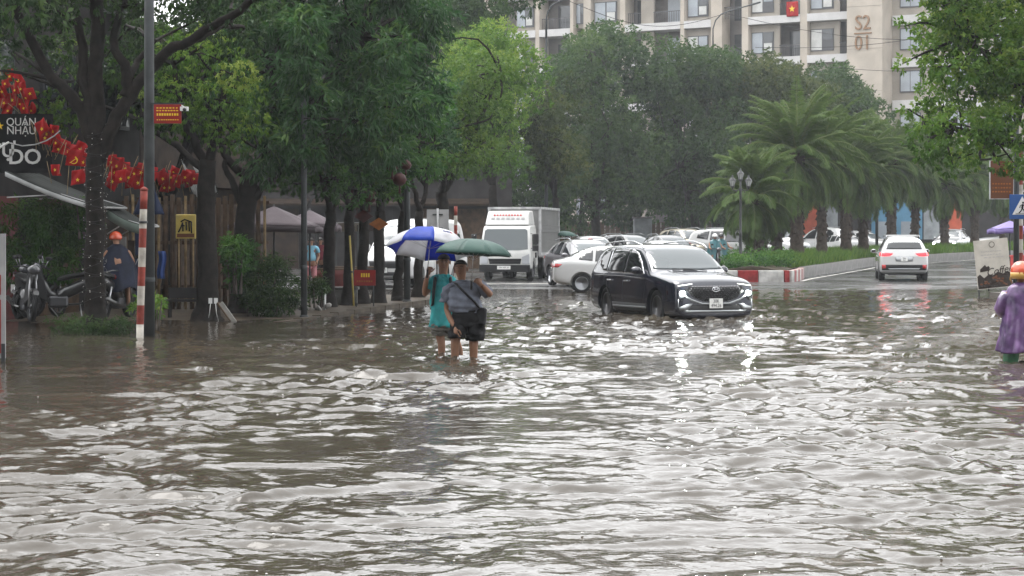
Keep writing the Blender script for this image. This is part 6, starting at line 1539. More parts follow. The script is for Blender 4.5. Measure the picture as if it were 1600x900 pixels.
# stallholder far under the trees
def stander(label, px, d, top_m, leg_m, zb, face_dir=(0, -1, 0), sc=1.):
    B = Vector((X(px, d), d, zb)); r = empty('person', B, label=label, cat='person'); r.scale = (sc,) * 3
    V_ = lambda x, y, z: Vector((x, y, z))
    J = {'pelvis': (V_(0, 0, .92), (.14, .11)), 'chest': (V_(0, 0, 1.3), (.16, .11)), 'neck': (V_(0, 0, 1.46), .055), 'head': (V_(0, -.01, 1.57), (.08, .095)), 'crown': (V_(0, 0, 1.66), .07), 'sl': (V_(.19, 0, 1.38), .06), 'el': (V_(.25, .02, 1.1), .045), 'wl': (V_(.2, -.15, .95), .032), 'sr': (V_(-.19, 0, 1.38), .06), 'er': (V_(-.25, .02, 1.1), .045), 'wr': (V_(-.22, -.1, .88), .032),
         'hl': (V_(.09, 0, .86), .09), 'kl': (V_(.1, -.02, .48), .065), 'al': (V_(.1, .02, .08), .045), 'fl': (V_(.11, -.12, .04), .04), 'hr': (V_(-.09, 0, .86), .09), 'kr': (V_(-.1, -.02, .48), .065), 'ar': (V_(-.1, .02, .08), .045), 'fr': (V_(-.11, -.12, .04), .04)}
    E = [('pelvis', 'chest'), ('chest', 'neck'), ('neck', 'head'), ('head', 'crown'), ('pelvis', 'hl'), ('hl', 'kl'), ('kl', 'al'), ('al', 'fl'), ('pelvis', 'hr'), ('hr', 'kr'), ('kr', 'ar'), ('ar', 'fr'), ('chest', 'sl'), ('sl', 'el'), ('el', 'wl'), ('chest', 'sr'), ('sr', 'er'), ('er', 'wr')]
    skin_mesh('body', J, E, 'skin', r, 'pelvis', 1)
    Js = {'hem': (V_(0, 0, .9), (.17, .135)), 'chest': (V_(0, 0, 1.3), (.18, .13)), 'yoke': (V_(0, 0, 1.4), (.13, .09)), 'sl': (V_(.19, 0, 1.38), .08), 'el': (V_(.235, .02, 1.2), .07), 'sr': (V_(-.19, 0, 1.38), .08), 'er': (V_(-.235, .02, 1.2), .07)}
    skin_mesh('shirt', Js, [('hem', 'chest'), ('chest', 'yoke'), ('yoke', 'sl'), ('sl', 'el'), ('yoke', 'sr'), ('sr', 'er')], top_m, r, 'chest', 1)
    Jp = {'seat': (V_(0, 0, .9), (.16, .13)), 'hl': (V_(.09, 0, .8), .11), 'kl': (V_(.1, -.02, .4), .085), 'hr': (V_(-.09, 0, .8), .11), 'kr': (V_(-.1, -.02, .4), .085)}
    skin_mesh('trousers', Jp, [('seat', 'hl'), ('hl', 'kl'), ('seat', 'hr'), ('hr', 'kr')], leg_m, r, 'seat', 1)
    MB().ball((0, .012, 1.6), (.096, .106, .10), 12, cut=(5, 90)).build('hair', 'hair', r); face(r, (0, -.01, 1.575), face_dir, r=.083)
    for s, k in ((1, 'wl'), (-1, 'wr')): hand(r, J[k][0], (0, -.3, -1), (s, 0, 0), curl=.4, thumb=-s)
    return r
mat('shirt_sky', (.20, .42, .55), .7); mat('shorts_pink', (.5, .22, .24), .7); mat('shirt_maroon', (.22, .05, .07), .7)
stander('person in pale blue top standing under the trees beyond the lamp post', 486, 56.5, 'shirt_sky', 'shorts_pink', .13, sc=.9)
stander('person in maroon top standing among the thin trunks', 500, 58.5, 'shirt_maroon', 'cloth_black', .14, sc=.9)
# ================================================================ STREET FURNITURE, SIGNS, FLAGS
mat('pole_grey', (.045, .05, .052), .5, var=.25, scale=4, bump=.1)
mat('post_white', (.44, .41, .36), .5, var=.35, scale=6)
mat('post_red', (.22, .04, .028), .5, var=.4, scale=6)
mat('sign_red', (.26, .02, .018), .45, var=.2, scale=4)
mat('sign_black', (.008, .008, .009), .65)
mat('sign_white', (.68, .68, .67), .5)
mat('sign_grey', (.33, .33, .33), .5, var=.15, scale=3)
mat('sign_yellow', (.55, .42, .10), .45, col2=(.42, .33, .10), scale=6)
mat('sign_brown', (.12, .045, .02), .5)
mat('sign_blue', (.012, .07, .25), .4)
mat('sign_cream', (.46, .43, .38), .6, var=.15, scale=3)
mat('letter_pale', (.58, .58, .57), .5)
mat('tarp_blue', (.018, .03, .075), .5, var=.3, scale=4, bump=.3)
mat('tarp_bright', (.012, .04, .16), .5)
mat('mauve', (.11, .09, .10), .7, var=.2, scale=3)
mat('lantern_red', (.05, .008, .007), .5, var=.35, scale=8)
mat('lantern_orange', (.30, .10, .02), .5, var=.3, scale=8)
mat('iron_black', (.012, .013, .014), .4)
mat('lamp_glass', (.30, .31, .30), .2)
mat('wire', (.03, .03, .03), .6)
mat('canvas_shaded', (.035, .038, .036), .7, var=.3, scale=2)
mat('plastic_red', (.45, .03, .03), .4)
def pole(label, px, py, d, r, top, name='lamp_post', lean=0., mt='pole_grey', taper=.75, cat='lamp post', bands=True):
    z0 = pave_z(d) if X(px, d) < kerb_x(d) and d < 54 else zg(d)
    base = Vector((X(px, d), d, z0)); o = empty(name, base, label=label, cat=cat)
    MB().tube([(0, 0, -.4), (lean * .5, 0, (top - z0) / 2), (lean, 0, top - z0)], [r, r * (1 + taper) / 2, r * taper], 14).build('shaft', mt, o)
    MB().lathe([(r * 1.35, -.3), (r * 1.35, .02), (r * 1.05, .05)], 14).build('foot', mt, o)
    if bands: MB().lathe([(r * 1.03, 0), (r * 1.07, .01), (r * 1.07, .07), (r * 1.03, .08)], 14, Matrix.Translation((0, 0, 1.0))).build('band', 'pole_grey', o)
    return o
# grey pole by the striped post, arm out over the street above the frame
lp = pole('tall grey lamp post beside the striped post and the lit tree', 233, 525, 33.6, .098, 8.4)
MB().tube([(0, 0, 8.3), (.5, -.2, 8.8), (1.8, -.6, 9.0)], [.05, .045, .035], 8).build('arm', 'pole_grey', lp); MB().box((2.0, -.65, 9.0), (.6, .2, .1), rz=-.3).build('lamp_head', 'sheet_metal', lp)
lp2 = pole('grey pole standing before the big dark bush', 475, 497, 41.2, .07, 5.2, name='utility_pole', cat='pole')
lp3 = pole('grey pole beside the blue and white umbrella', 636, 476, 49.4, .09, 4.6, name='utility_pole', cat='pole')
# striped post
def striped(label, px, py, d, top_py, r, n, lean=0., first='post_white'):
    base = Vector((X(px, d), d, zg(d) if X(px, d) > kerb_x(d) else pave_z(d))); o = empty('striped_post', base, label=label, cat='post'); H = Z(top_py, d) - base.z
    for i in range(n):
        z0, z1 = H * i / n - (.3 if i == 0 else 0), H * (i + 1) / n; m = ('post_white', 'post_red')[(i + (first == 'post_red')) % 2]
        MB().tube([(lean * max(z0, 0) / H, 0, z0), (lean * z1 / H, 0, z1)], r, 12, cap=(i in (0, n - 1)), smooth=True).build('band', m, o)
    return o
sp = striped('red and white striped post in front of the grey lamp post', 218, 528, 33.0, 297, .062, 8, lean=.075)
MB().lathe([(.072, -.02), (.072, .02)], 12, Matrix.Translation((.06, 0, 2.02))).build('clamp', 'iron_black', sp); MB().lathe([(.066, 0), (.07, .03), (.03, .06), (.005, .07)], 12, Matrix.Translation((.075, 0, 2.54))).build('cap', 'post_red', sp)
striped('thin red and white post beside the back of the road sign', 712, 448, 57, 322, .05, 9, first='post_red')
striped('red and white post partly behind the blue crossing sign', 1595, 468, 50.6, 225, .055, 12)
# red notice on the lamp post, lettering too small to read
rn = empty('street_notice', P(262, 178, 33.5), 0, label='small red notice with yellow lines fixed high on the grey lamp post', cat='sign')
MB().box((0, 0, 0), (.46, .03, .32)).build('panel', 'sign_red', rn); MB().box((.0, 0, .175), (.56, .03, .025)).build('bracket', 'pole_grey', rn)
rl = random.Random(3)
for row, (z, hgt, n) in enumerate([(.10, .018, 7), (.055, .018, 8), (-.01, .04, 9), (-.10, .014, 10)]):
    for i in range(n):
        MB().box((-.19 + i * .38 / n + .02, -.018, z), (.38 / n * rl.uniform(.5, .8), .006, hgt)).build('lettering', 'star_yellow', rn)
cc = empty('security_camera', P(288, 170, 33.5), label='small white security camera beside the red notice', cat='camera')
MB().box((0, 0, 0), (.13, .1, .07)).build('housing', 'sign_white', cc); MB().lathe([(.03, 0), (.03, .05)], 10, Matrix.Translation((.02, -.07, -.02)) @ Matrix.Rotation(math.pi / 2, 4, 'X')).build('lens', 'iron_black', cc); MB().tube([(0, 0, .03), (-.05, 0, .06)], .012, 6).build('bracket', 'sign_white', cc)
# black shop sign
bs = empty('shop_sign', P(34, 224, 37.6), 0, label='black shop sign reading QUÁN NHẬU TỰ DO', cat='sign')
MB().box((-.45, .05, 0), (2.05, .1, 1.12)).build('board', 'sign_black', bs)
for (t, px, py, sz) in (('QUÁN', 33.5, 191, .21), ('NHẬU', 33.5, 204.5, .21)): lettering(t, sz, 'letter_pale', bs, (X(px, 37.6) - bs.location.x, -.012, Z(py, 37.6) - bs.location.z), ext=.006, squash=.92)
for (t, px, py, sz) in (('TỰ', 4, 236, .36), ('DO', 39, 246, .40)): lettering(t, sz, 'letter_pale', bs, (X(px, 37.6) - bs.location.x, -.012, Z(py, 37.6) - bs.location.z), ext=.012, bold=.006)
MB().prism(star_poly(.075), .02, Matrix.Translation((X(0, 37.6) - bs.location.x, -.015, Z(197, 37.6) - bs.location.z))).build('star', 'star_yellow', bs)
wl = empty('wall_lamp', P(0, 223, 37), label='white lamp arm with drooping cable before the black shop sign', cat='lamp')
MB().tube([P(-10, 236, 37) - wl.location, P(4, 228, 37) - wl.location, P(14, 222, 37) - wl.location], .02, 8).build('arm', 'sign_white', wl)
MB().tube([P(x, y, 37) - wl.location for x, y in ((14, 223), (35, 228), (55, 226), (72, 220), (85, 212), (94, 204))], .012, 6).build('cable', 'sheet_metal', wl)
# awnings
def awning(label, x0, y0, x1, y1, d0, d1, m, drop):
    a, c = P(x0, y0, d0), P(x1, y1, d0); o = empty('awning', a, label=label, cat='awning'); dx = (d1 - d0) * .218
    def fn(u, v):
        p = a.lerp(c, u) + Vector((dx * v, (d1 - d0) * v, -.05 * math.sin(math.pi * u) + .012 * math.sin(v * 40))); return p - a
    s = MB().sheet(fn, 8, 20).build('canvas', 'canvas_shaded', o); solid(s, .012)  # dark canvas colour puts in the shade of the underside
    b = MB()
    def fe(u, v): return fn(u, 0) + Vector((0, -.01, -drop * v))
    s = b.sheet(fe, 8, 2).build('valance', m, o); solid(s, .01)
    MB().tube([c - a + Vector((0, 0, -.02)), c - a + Vector((dx, d1 - d0, -.02))], .022, 6).build('front_bar', 'sheet_metal', o)
    for t in (.05, .95): MB().tube([fn(0, t) - Vector((0, 0, .5)), fn(.6, t), fn(1, t)], .014, 6).build('strut', 'sheet_metal', o)
    return o
awning('long pale grey awning sloping down from the black shop sign', 8, 268, 150, 322, 37.4, 38.8, 'canvas_grey', .09)
awning('dull green awning with wet folds beside the striped post', 166, 326, 222, 352, 38.2, 39.0, 'canvas_green', .18)
tp = empty('tarpaulin', P(232, 310, 39.5), label='dark blue tarpaulin hanging behind the striped post', cat='tarpaulin')
o = MB().sheet(lambda u, v: ((u - .5) * .62 * (.25 + v * .75), .05 * math.sin(u * 11 + v * 3), .32 - v * .64), 14, 8).build('cloth', 'tarp_blue', tp); solid(o, .01)
o = MB().sheet(lambda u, v: ((u - .5) * .14 + .26 + .02 * math.sin(v * 6), .04 * math.sin(u * 9), -1.05 - v * .55), 6, 8).build('corner', 'tarp_bright', tp); solid(o, .01)
# door posts and boards under the awnings
for (px0, px1, y0, y1, d, m, lab) in [(188, 197, 362, 425, 39.6, 'render_grey', 'pale board leaning in the doorway beyond the rider'), (200, 210, 368, 470, 39.9, 'shop_brown', 'brown timber post in the doorway beyond the rider'), (212, 219, 355, 470, 40.3, 'tarp_blue', 'dark blue door leaf beyond the striped post')]:
    o = empty('door_board', P((px0 + px1) / 2, y1, d), label=lab, cat='board'); hh = Z(y0, d) - Z(y1, d); MB().box((0, 0, hh / 2 - .1), (X(px1, d) - X(px0, d), .07, hh)).build('panel', m, o); MB().box((0, -.045, hh * .6), (X(px1, d) - X(px0, d), .02, .05)).build('batten', 'wood_dark', o)
# white corrugated roof sheets tipping out from behind the tree
for k, (pts, m, lab) in enumerate([([(283, 250), (316, 300), (334, 330), (300, 300)], 'sheet_metal', 'bent pale roof sheet poking out above the yellow sign'), ([(300, 258), (332, 268), (340, 302), (316, 290)], 'canvas_grey', 'corrugated pale roof sheet beside the slender tree')]):
    ps = [P(x, y, 42.6 + .25 * k + .5 * (i in (1, 2))) for i, (x, y) in enumerate(pts)]; o = empty('roof_sheet', ps[0], label=lab, cat='roof sheet')
    def fn(u, v): return ps[0].lerp(ps[1], u).lerp(ps[3].lerp(ps[2], u), v) - ps[0] + Vector((0, .02 * math.sin(u * 40), .02 * math.cos(u * 40)))
    s = MB().sheet(fn, 28, 4).build('sheet', m, o); solid(s, .006); MB().tube([ps[0] - ps[0], ps[1] - ps[0], ps[2] - ps[0]], .015, 6).build('edge_bar', 'pole_grey', o)
# yellow shop sign with brush-drawn emblem
ys_ = empty('shop_sign', P(290.5, 354, 41.4), 0, label='square yellow shop sign with black brush emblem and red-brown line of text', cat='sign')
o = MB().box((0, 0, 0), (.42, .07, .51)).build('board', 'sign_yellow', ys_); bevel_mod(o, .02, 2)
MB().box((0, -.037, -.185), (.36, .006, .075)).build('text_line', 'sign_brown', ys_)
for pts in ([(-.15, -.12), (-.1, -.02), (-.06, .08)], [(-.07, .02), (-.02, .02)], [(-.06, .09), (-.055, -.1)], [(-.1, .1), (-.02, .15), (.06, .12), (.13, .09)], [(.01, .1), (.02, -.08)], [(.07, .1), (.08, -.1)], [(.12, .1), (.125, -.14)]):
    MB().tube([(x, -.04, z) for x, z in pts], .016, 6).build('emblem_stroke', 'sign_black', ys_)
for z in (-1, 1): MB().tube([(z * .15, .02, -.25), (z * .15, .02, -1.6)], .02, 6).build('leg', 'bamboo', ys_)
# things round the slender tree's foot
tg = empty('tree_tag', P(333, 470, 39.7), label='pair of small white tags tied to the slender trunk', cat='tag')
for s in (-1, 1):
    MB().box((s * .055, 0, 0), (.075, .012, .11)).build('plate', 'sign_white', tg); MB().tube([(s * .05, 0, -.05), (s * .07, -.02, -.25), (s * .11, .0, -.42)], .008, 5).build('cord', 'sign_white', tg)
bd = empty('leaning_board', P(364, 500, 39.4), label='pale board leaning against the slender trunk', cat='board'); MB().box((-.10, 0, .14), (.09, .06, .50), ry=-.62).build('panel', 'concrete', bd); MB().box((-.17, .03, .16), (.02, .3, .46), ry=-.62).build('side', 'wood_dark', bd)
bx = empty('bench', P(288, 492, 41.0), label='low dark bench beside the slender trunk', cat='bench'); MB().box((0, 0, .30), (.7, .3, .05)).build('seat', 'shop_dark', bx)
for s in (-1, 1): MB().box((s * .3, 0, .12), (.04, .26, .34)).build('leg', 'shop_dark', bx)
MB().box((0, .14, .45), (.7, .03, .22)).build('backrest', 'shop_dark', bx)
# big board at the edge of the picture
eb = empty('roadside_board', Vector((X(-30, 26.6), 26.6, zg(26.6))), .12, label='tall pale grey and red board at the picture edge', cat='sign'); x1 = X(8, 26.6) - X(-30, 26.6)
zt = Z(365, 26.6) - zg(26.6)
o = MB().box((-.15, 0, (zt + .38) / 2), (x1 * 2 + .3, .05, zt - .38)).build('board', 'sign_grey', eb)
MB().box((-.17, -.03, Z(445, 26.6) - zg(26.6)), (x1 * 2 + .22, .012, .27)).build('panel', 'sign_red', eb); MB().box((-.17, -.03, Z(510, 26.6) - zg(26.6)), (x1 * 2 + .22, .012, .72)).build('panel', 'sign_red', eb)
for s in (-1, 1): MB().box((-.15 + s * (x1 + .12), 0, .2), (.05, .06, .75)).build('leg', 'pole_grey', eb)
# red notice board among the trunks
nb = empty('notice_board', Vector((X(570, 46), 46, pave_z(46))), 0, label='red notice board with yellow text among the thin trunks', cat='sign')
zc = Z(434, 46) - pave_z(46)
MB().box((0, 0, zc), (.50, .03, .36)).build('panel', 'sign_red', nb)
for s in (-1, 1): MB().tube([(s * .2, .03, -.1), (s * .2, .03, zc + .1)], .016, 6).build('leg', 'pole_grey', nb)
for i in range(4): MB().box((-.07 + i * .055, -.018, zc + .06), (.035, .006, .09)).build('lettering', 'star_yellow', nb)
for i in range(7): MB().box((-.17 + i * .055, -.018, zc - .08), (.035, .006, .04)).build('lettering', 'lantern_orange', nb)
yp = empty('leaning_pole', Vector((X(553, 46.6), 46.6, pave_z(46.6))), label='leaning yellow bamboo pole among the thin trunks', cat='pole'); MB().tube([(0, 0, -.1), (-.05, 0, .8), (-.10, 0, 1.65)], .022, 8).build('cane', 'sign_yellow', yp); MB().lathe([(.028, -.02), (.028, .02)], 8, Matrix.Translation((-.05, 0, .8))).build('tape', 'iron_black', yp)
tb = empty('plastic_pipe', Vector((X(507, 44.4), 44.4, pave_z(44.4))), label='short white upright pipe beside the first thin trunk', cat='pipe'); MB().tube([(0, 0, -.1), (.01, 0, .38)], .028, 8).build('tube', 'sign_white', tb); MB().tube([(.01, 0, .36), (.01, 0, .40)], .034, 8).build('collar', 'sheet_metal', tb)
rb = empty('rubble_heap', Vector((X(490, 44.2), 44.2, pave_z(44.2))), label='small heap of pale rubble at the foot of the thin trunks', cat='rubble')
for i in range(9):
    r = random.Random(i); o = MB().ball((0, 0, 0), (r.uniform(.05, .12), r.uniform(.05, .1), r.uniform(.03, .07)), 7).build('stone', 'concrete', rb); o.location = (r.uniform(-.35, .35), r.uniform(-.2, .2), r.uniform(.02, .10)); o.rotation_euler = (r.random(), r.random(), r.random() * 3)
pl = empty('planter', Vector((X(528, 47.5), 47.5, pave_z(47.5))), label='low grey concrete planter between the thin trunks', cat='planter'); MB().box((0, 0, .16), (.9, .4, .42)).build('trough', 'concrete', pl); MB().box((0, 0, .39), (1.0, .5, .06)).build('rim', 'kerb_stone', pl)
# market parasols
def parasol(label, px, py, d, rx, rz, m, z0):
    B = Vector((X(px, d), d, z0)); o = empty('parasol', B, label=label, cat='parasol'); zt_ = Z(py, d) - z0
    for i in range(4):
        a0, a1 = math.pi / 4 + i * math.pi / 2, math.pi / 4 + (i + 1) * math.pi / 2
        def fn(u, v):
            p = Vector((math.cos(a0), math.sin(a0), 0)).lerp(Vector((math.cos(a1), math.sin(a1), 0)), u) * rx * v * 1.41; return (p.x, p.y, zt_ - rz * v + .05 * math.sin(math.pi * u) * v)
        s = MB().sheet(fn, 8, 6).build('panel', m, o); solid(s, .006)
        def fv(u, v): p = fn(u, 1.); return (p[0] * 1.002, p[1] * 1.002, p[2] - .14 * v - .02 * abs(math.sin(u * 12)))
        s = MB().sheet(fv, 12, 2).build('valance', m, o); solid(s, .005)
    MB().tube([(0, 0, -.1), (0, 0, zt_ + .05)], .025, 8).build('pole', 'pole_grey', o)
    return o
parasol('mauve parasol under the long-leaved tree beside the big dark bush', 428, 322, 50.5, 1.15, .55, 'mauve', pave_z(50))
parasol('smaller mauve parasol half hidden behind the grey lamp post', 484, 328, 54.0, .8, .45, 'mauve', pave_z(53))
parasol('purple parasol behind the crossing sign post', 1578, 345, 66, .62, .3, 'nylon_purple', .1)
# stall tables and goods under the trees
for k, (px, d, m, lab) in enumerate([(528, 57.5, 'door_red', 'dark market stall with maroon cloth between the first trunks'), (555, 60, 'shop_dark', 'dark market stall with black cloth behind the red notice')]):
    s_ = empty('market_stall', Vector((X(px, d), d, zg(d))), label=lab, cat='stall'); MB().box((0, 0, .8), (1.3, .7, .06)).build('table_top', 'wood_dark', s_)
    q = MB().sheet(lambda u, v: ((u - .5) * 1.32, -.36 - .02 * math.sin(u * 25) * v, .78 - .65 * v), 24, 4).build('cloth', m, s_); solid(q, .008)
    for a in (-1, 1):
        for c_ in (-1, 1): MB().tube([(a * .6, c_ * .3, -.05), (a * .6, c_ * .3, 2.1)], .02, 6).build('leg', 'pole_grey', s_)
    q = MB().sheet(lambda u, v: ((u - .5) * 1.7, (v - .5) * 1.2, 2.15 - .25 * v), 8, 6).build('roof_cloth', 'canvas_grey' if k == 0 else 'mauve', s_); solid(q, .01)
# lanterns and hanging red ornaments in the crowns of the thin trees
ORD = 'first second third fourth fifth sixth seventh eighth ninth tenth eleventh twelfth thirteenth fourteenth fifteenth sixteenth'.split()
rl = random.Random(11)
for i in range(16):
    px = 495 + i * 9.2 + rl.uniform(-3.5, 3.5); py = rl.uniform(250, 318); d = rl.uniform(46, 50); s = rl.uniform(.8, 1.25)
    o = empty('paper_lantern', P(px, py, d), rl.random() * 3, label=f'dull red paper lantern, {ORD[i]} from the grey pole by the bush', cat='lantern', group='lanterns hung in the pavement trees')
    MB().lathe([(.05, -.13), (.12, -.09), (.16, 0), (.12, .09), (.05, .13)], 10, Matrix.Diagonal((s, s, s, 1))).build('shade', 'lantern_red', o); MB().lathe([(.055, .12), (.055, .15)], 8, Matrix.Diagonal((s, s, s, 1))).build('cap', 'iron_black', o)
    MB().tube([(0, 0, .15 * s), (0, 0, .5)], .004, 4).build('cord', 'wire', o); MB().tube([(0, 0, -.13 * s), (0, 0, -.3 * s)], [.02, .03], 6).build('tassel', 'lantern_red', o)
for k, (px, py, lab) in enumerate([(592, 350, 'flat orange diamond ornament hanging before the thick trunk'), (568, 338, 'round red ornament hanging above the red notice')]):
    o = empty('hanging_ornament', P(px, py, 47.2), label=lab, cat='ornament'); MB().prism([(-.24, 0), (0, .15), (.24, 0), (0, -.15)], .05).build('board', 'lantern_orange' if k == 0 else 'lantern_red', o); MB().tube([(0, 0, .15), (0, 0, .6)], .006, 4).build('cord', 'wire', o)
# flags: sticks leaning out, cloth hanging, gold star or emblem
def small_flag(px, py, d, s, rot, label, group, emblem='star', tilt=0.):
    o = empty('small_flag', P(px, py, d), rot, label=label, cat='flag', group=group); o.rotation_euler = (0, tilt, rot); r = random.Random(int(px * 31 + py))
    ph = r.uniform(0, 6)
    def fn(u, v): return ((u - .5) * .20 * s * (1 - .12 * v * math.sin(ph)), .03 * math.sin(u * 7 + v * 4 + ph), (.5 - v) * .23 * s - .05 * u * s * math.sin(ph))
    c = MB().sheet(fn, 8, 6).build('cloth', 'flag_red', o); solid(c, .004)
    if emblem == 'star': e = MB().prism(star_poly(.034 * s), .004).build('star', 'star_yellow', o)
    else:
        b = MB(); b.tube([(.05 * s * math.cos(t), 0, .05 * s * math.sin(t)) for t in np.linspace(-2.2, 1.4, 10)], [.004 + .006 * math.sin(math.pi * i / 9) for i in range(10)], 5); b.tube([(-.045 * s, 0, -.05 * s), (.03 * s, 0, .03 * s)], .006, 5); b.box((.03 * s, 0, .03 * s), (.05 * s, .006, .02 * s), ry=.8); e = b.build('emblem', 'star_yellow', o)
    e.location = (0, -.035, -.02 * s)
    MB().tube([(-.16 * s, 0, -.25 * s), (-.15 * s, 0, .2 * s)], .006, 5).build('stick', 'bamboo', o)
rl = random.Random(19)
G1 = [(8, 130), (15, 118), (24, 140), (6, 160), (12, 172), (20, 155), (33, 138), (40, 152), (30, 162), (46, 145), (28, 125), (38, 168), (2, 142), (50, 172)]
for i, (x, y) in enumerate(sorted(G1, key=lambda t: t[1])): small_flag(x, y, 37.9 + .25 * rl.random(), .8 + .3 * rl.random(), rl.uniform(-.5, .5), 'small red flag above the black shop sign, {} from the top'.format(ORD[i]), 'flags above the black shop sign', tilt=rl.uniform(-.9, .4))
G2 = [(66, 200), (74, 208), (80, 216), (88, 222), (92, 232), (102, 226), (108, 236), (132, 252), (138, 246), (70, 214), (126, 232), (84, 204)]
for i, (x, y) in enumerate(sorted(G2, key=lambda t: t[0])): small_flag(x, y, 37.3 + .3 * rl.random(), .95 + .25 * rl.random(), rl.uniform(-.5, .5), 'small red flag on the sloping line, {} from the black sign'.format(ORD[i]), 'flags on the line beside the lit tree', tilt=rl.uniform(-.5, .5))
small_flag(116, 248, 36.9, 1.35, .1, 'larger red flag with hammer and sickle on the sloping line', 'flags beside the black sign', 'emblem', .2)
small_flag(122, 279, 36.9, 1.2, 0, 'red flag with gold star hanging lowest beside the lit tree', 'flags beside the black sign', 'star', .05)
small_flag(87, 264, 37.1, .95, -.3, 'crumpled red flag hanging below the sloping line', 'flags beside the black sign', 'star', -.25)
G3 = [(174, 252), (180, 268), (176, 282), (188, 278), (196, 262), (202, 276), (210, 270), (216, 284), (222, 268), (204, 286), (236, 270), (184, 258)]
for i, (x, y) in enumerate(sorted(G3, key=lambda t: t[0])): small_flag(x, y, 38.6 + .4 * rl.random(), 1.0 + .25 * rl.random(), rl.uniform(-.4, .4), 'small red flag between lit tree and lamp post, {} from the tree'.format(ORD[i]), 'flags between tree and lamp post', tilt=rl.uniform(-.4, .4))
G4 = [(254, 278), (262, 286), (268, 276), (266, 292), (276, 282), (284, 280), (290, 276), (298, 272), (304, 278), (272, 268), (258, 292), (294, 284)]
for i, (x, y) in enumerate(sorted(G4, key=lambda t: t[0])): small_flag(x, y, 41.0 + .4 * rl.random(), .9 + .25 * rl.random(), rl.uniform(-.4, .4), 'small red flag in the bunting, {} beyond the lamp post'.format(ORD[i]), 'flags beyond the lamp post', tilt=rl.uniform(-.4, .4))
for k, (a, c, lab) in enumerate([((58, 190, 37.4), (146, 252, 37.2), 'thin cord sloping down beside the lit tree carrying flags'), ((168, 240, 38.8), (246, 268, 38.6), 'thin cord carrying flags towards the lamp post'), ((246, 264, 41.2), (316, 268, 41.2), 'thin cord carrying the bunting beyond the lamp post')]):
    pa, pc = P(*a), P(*c); o = empty('flag_line', pa, label=lab, cat='cord'); MB().tube([(pa.lerp(pc, t) - pa) + Vector((0, 0, -.08 * math.sin(math.pi * t))) for t in np.linspace(0, 1, 9)], .006, 5).build('cord', 'wire', o)

# ---- back of a road sign beyond the trees
rs = empty('road_sign', Vector((X(684, 58), 58, zg(58))), label='grey back of a square road sign above the umbrellas', cat='sign'); zc = Z(346, 58) - zg(58)
MB().box((0, 0, zc), (.64, .03, .70)).build('panel', 'sign_grey', rs); MB().tube([(0, -.04, -.2), (0, -.04, zc + .38)], .035, 10).build('post', 'sheet_metal', rs)
for s in (-.2, .2): MB().box((0, -.03, zc + s), (.3, .03, .04)).build('clamp', 'pole_grey', rs)
# ---- tall curved street lamps
def curved(label, px, d, top, arm, z_=None):
    B = Vector((X(px, d), d, zg(d))); o = empty('street_lamp', B, label=label, cat='street lamp'); t = [Vector((X(x, d), d, Z(y, d))) - B for x, y in arm]
    MB().tube([(0, 0, -.3), (0, 0, t[0].z * .5), t[0]], [.11, .085, .06], 10).build('shaft', 'pole_grey', o); MB().tube(t, [.06] + [.045] * (len(t) - 1), 8).build('arm', 'pole_grey', o)
    e = t[-1]; dr_ = (t[-1] - t[-2]).normalized(); q = MB().box(e + dr_ * .35, (.85, .22, .12), ry=-math.atan2(dr_.z, dr_.x)).build('lamp_head', 'pole_grey', o); bevel_mod(q, .04); return o
curved('curved grey street lamp rising from the dark belt of trees', 853.5, 103, 30, [(853.5, 60), (853.5, 30), (856, 18), (863, 8), (874, 2), (884, -2)])
curved('curved street lamp with long arm before the tan block', 1114, 140, 40, [(1114, 75), (1114, 45), (1118, 32), (1127, 22), (1140, 17), (1158, 12), (1172, 8)])
# wires across the block
for k, (a, c, sag) in enumerate([((1130, 20, 119), (1600, 52, 112), .9), ((1180, 74, 122), (1600, 22, 116), .7), ((890, 2, 104), (1130, 22, 118), 1.0), ((1300, 105, 130), (1600, 90, 118), .5)]):
    pa, pc = P(*a), P(*c); o = empty('overhead_wire', pa, label=['overhead wire from the long-armed lamp past the lettered pillar', 'overhead wire rising across the tan block windows', 'overhead wire between the two curved lamps', 'low overhead wire crossing the foot of the lettered pillar'][k], cat='wire')
    MB().tube([(pa.lerp(pc, t) - pa) + Vector((0, 0, -sag * math.sin(math.pi * t))) for t in np.linspace(0, 1, 16)], .016, 5).build('cable', 'wire', o)
# ---- lantern lamp post on the median
lb = Vector((X(1157, 76), 76, zg(76) + .45)); ll_ = empty('lantern_post', lb, label='black cast lamp post with three glass lanterns on the median', cat='lamp post'); H = Z(296, 76) - lb.z
MB().lathe([(.15, -.2), (.15, .1), (.10, .25), (.12, .32), (.07, .5), (.055, 1.2), (.065, 1.25), (.05, 1.3), (.042, H - .1), (.07, H), (.04, H + .06), (.035, H + .35)], 12).build('column', 'iron_black', ll_)
def lantern_(p):
    T = Matrix.Translation(p); g = MB().lathe([(.07, .0), (.125, .22)], 6, T, smooth=False).build('lantern', 'lamp_glass', ll_)
    MB().lathe([(.15, .22), (.12, .26), (.05, .33), (.03, .36), (.045, .38), (.004, .43)], 6, T, smooth=False).build('lid', 'iron_black', g); MB().lathe([(.02, -.1), (.05, -.06), (.085, -.01), (.085, .01)], 8, T).build('cup', 'iron_black', g)
    for i in range(6): a = i * math.pi / 3; MB().tube([Vector(p) + Vector((.073 * math.cos(a), .073 * math.sin(a), 0)), Vector(p) + Vector((.128 * math.cos(a), .128 * math.sin(a), .22))], .009, 4).build('bar', 'iron_black', g)
lantern_((0, 0, H + .38))
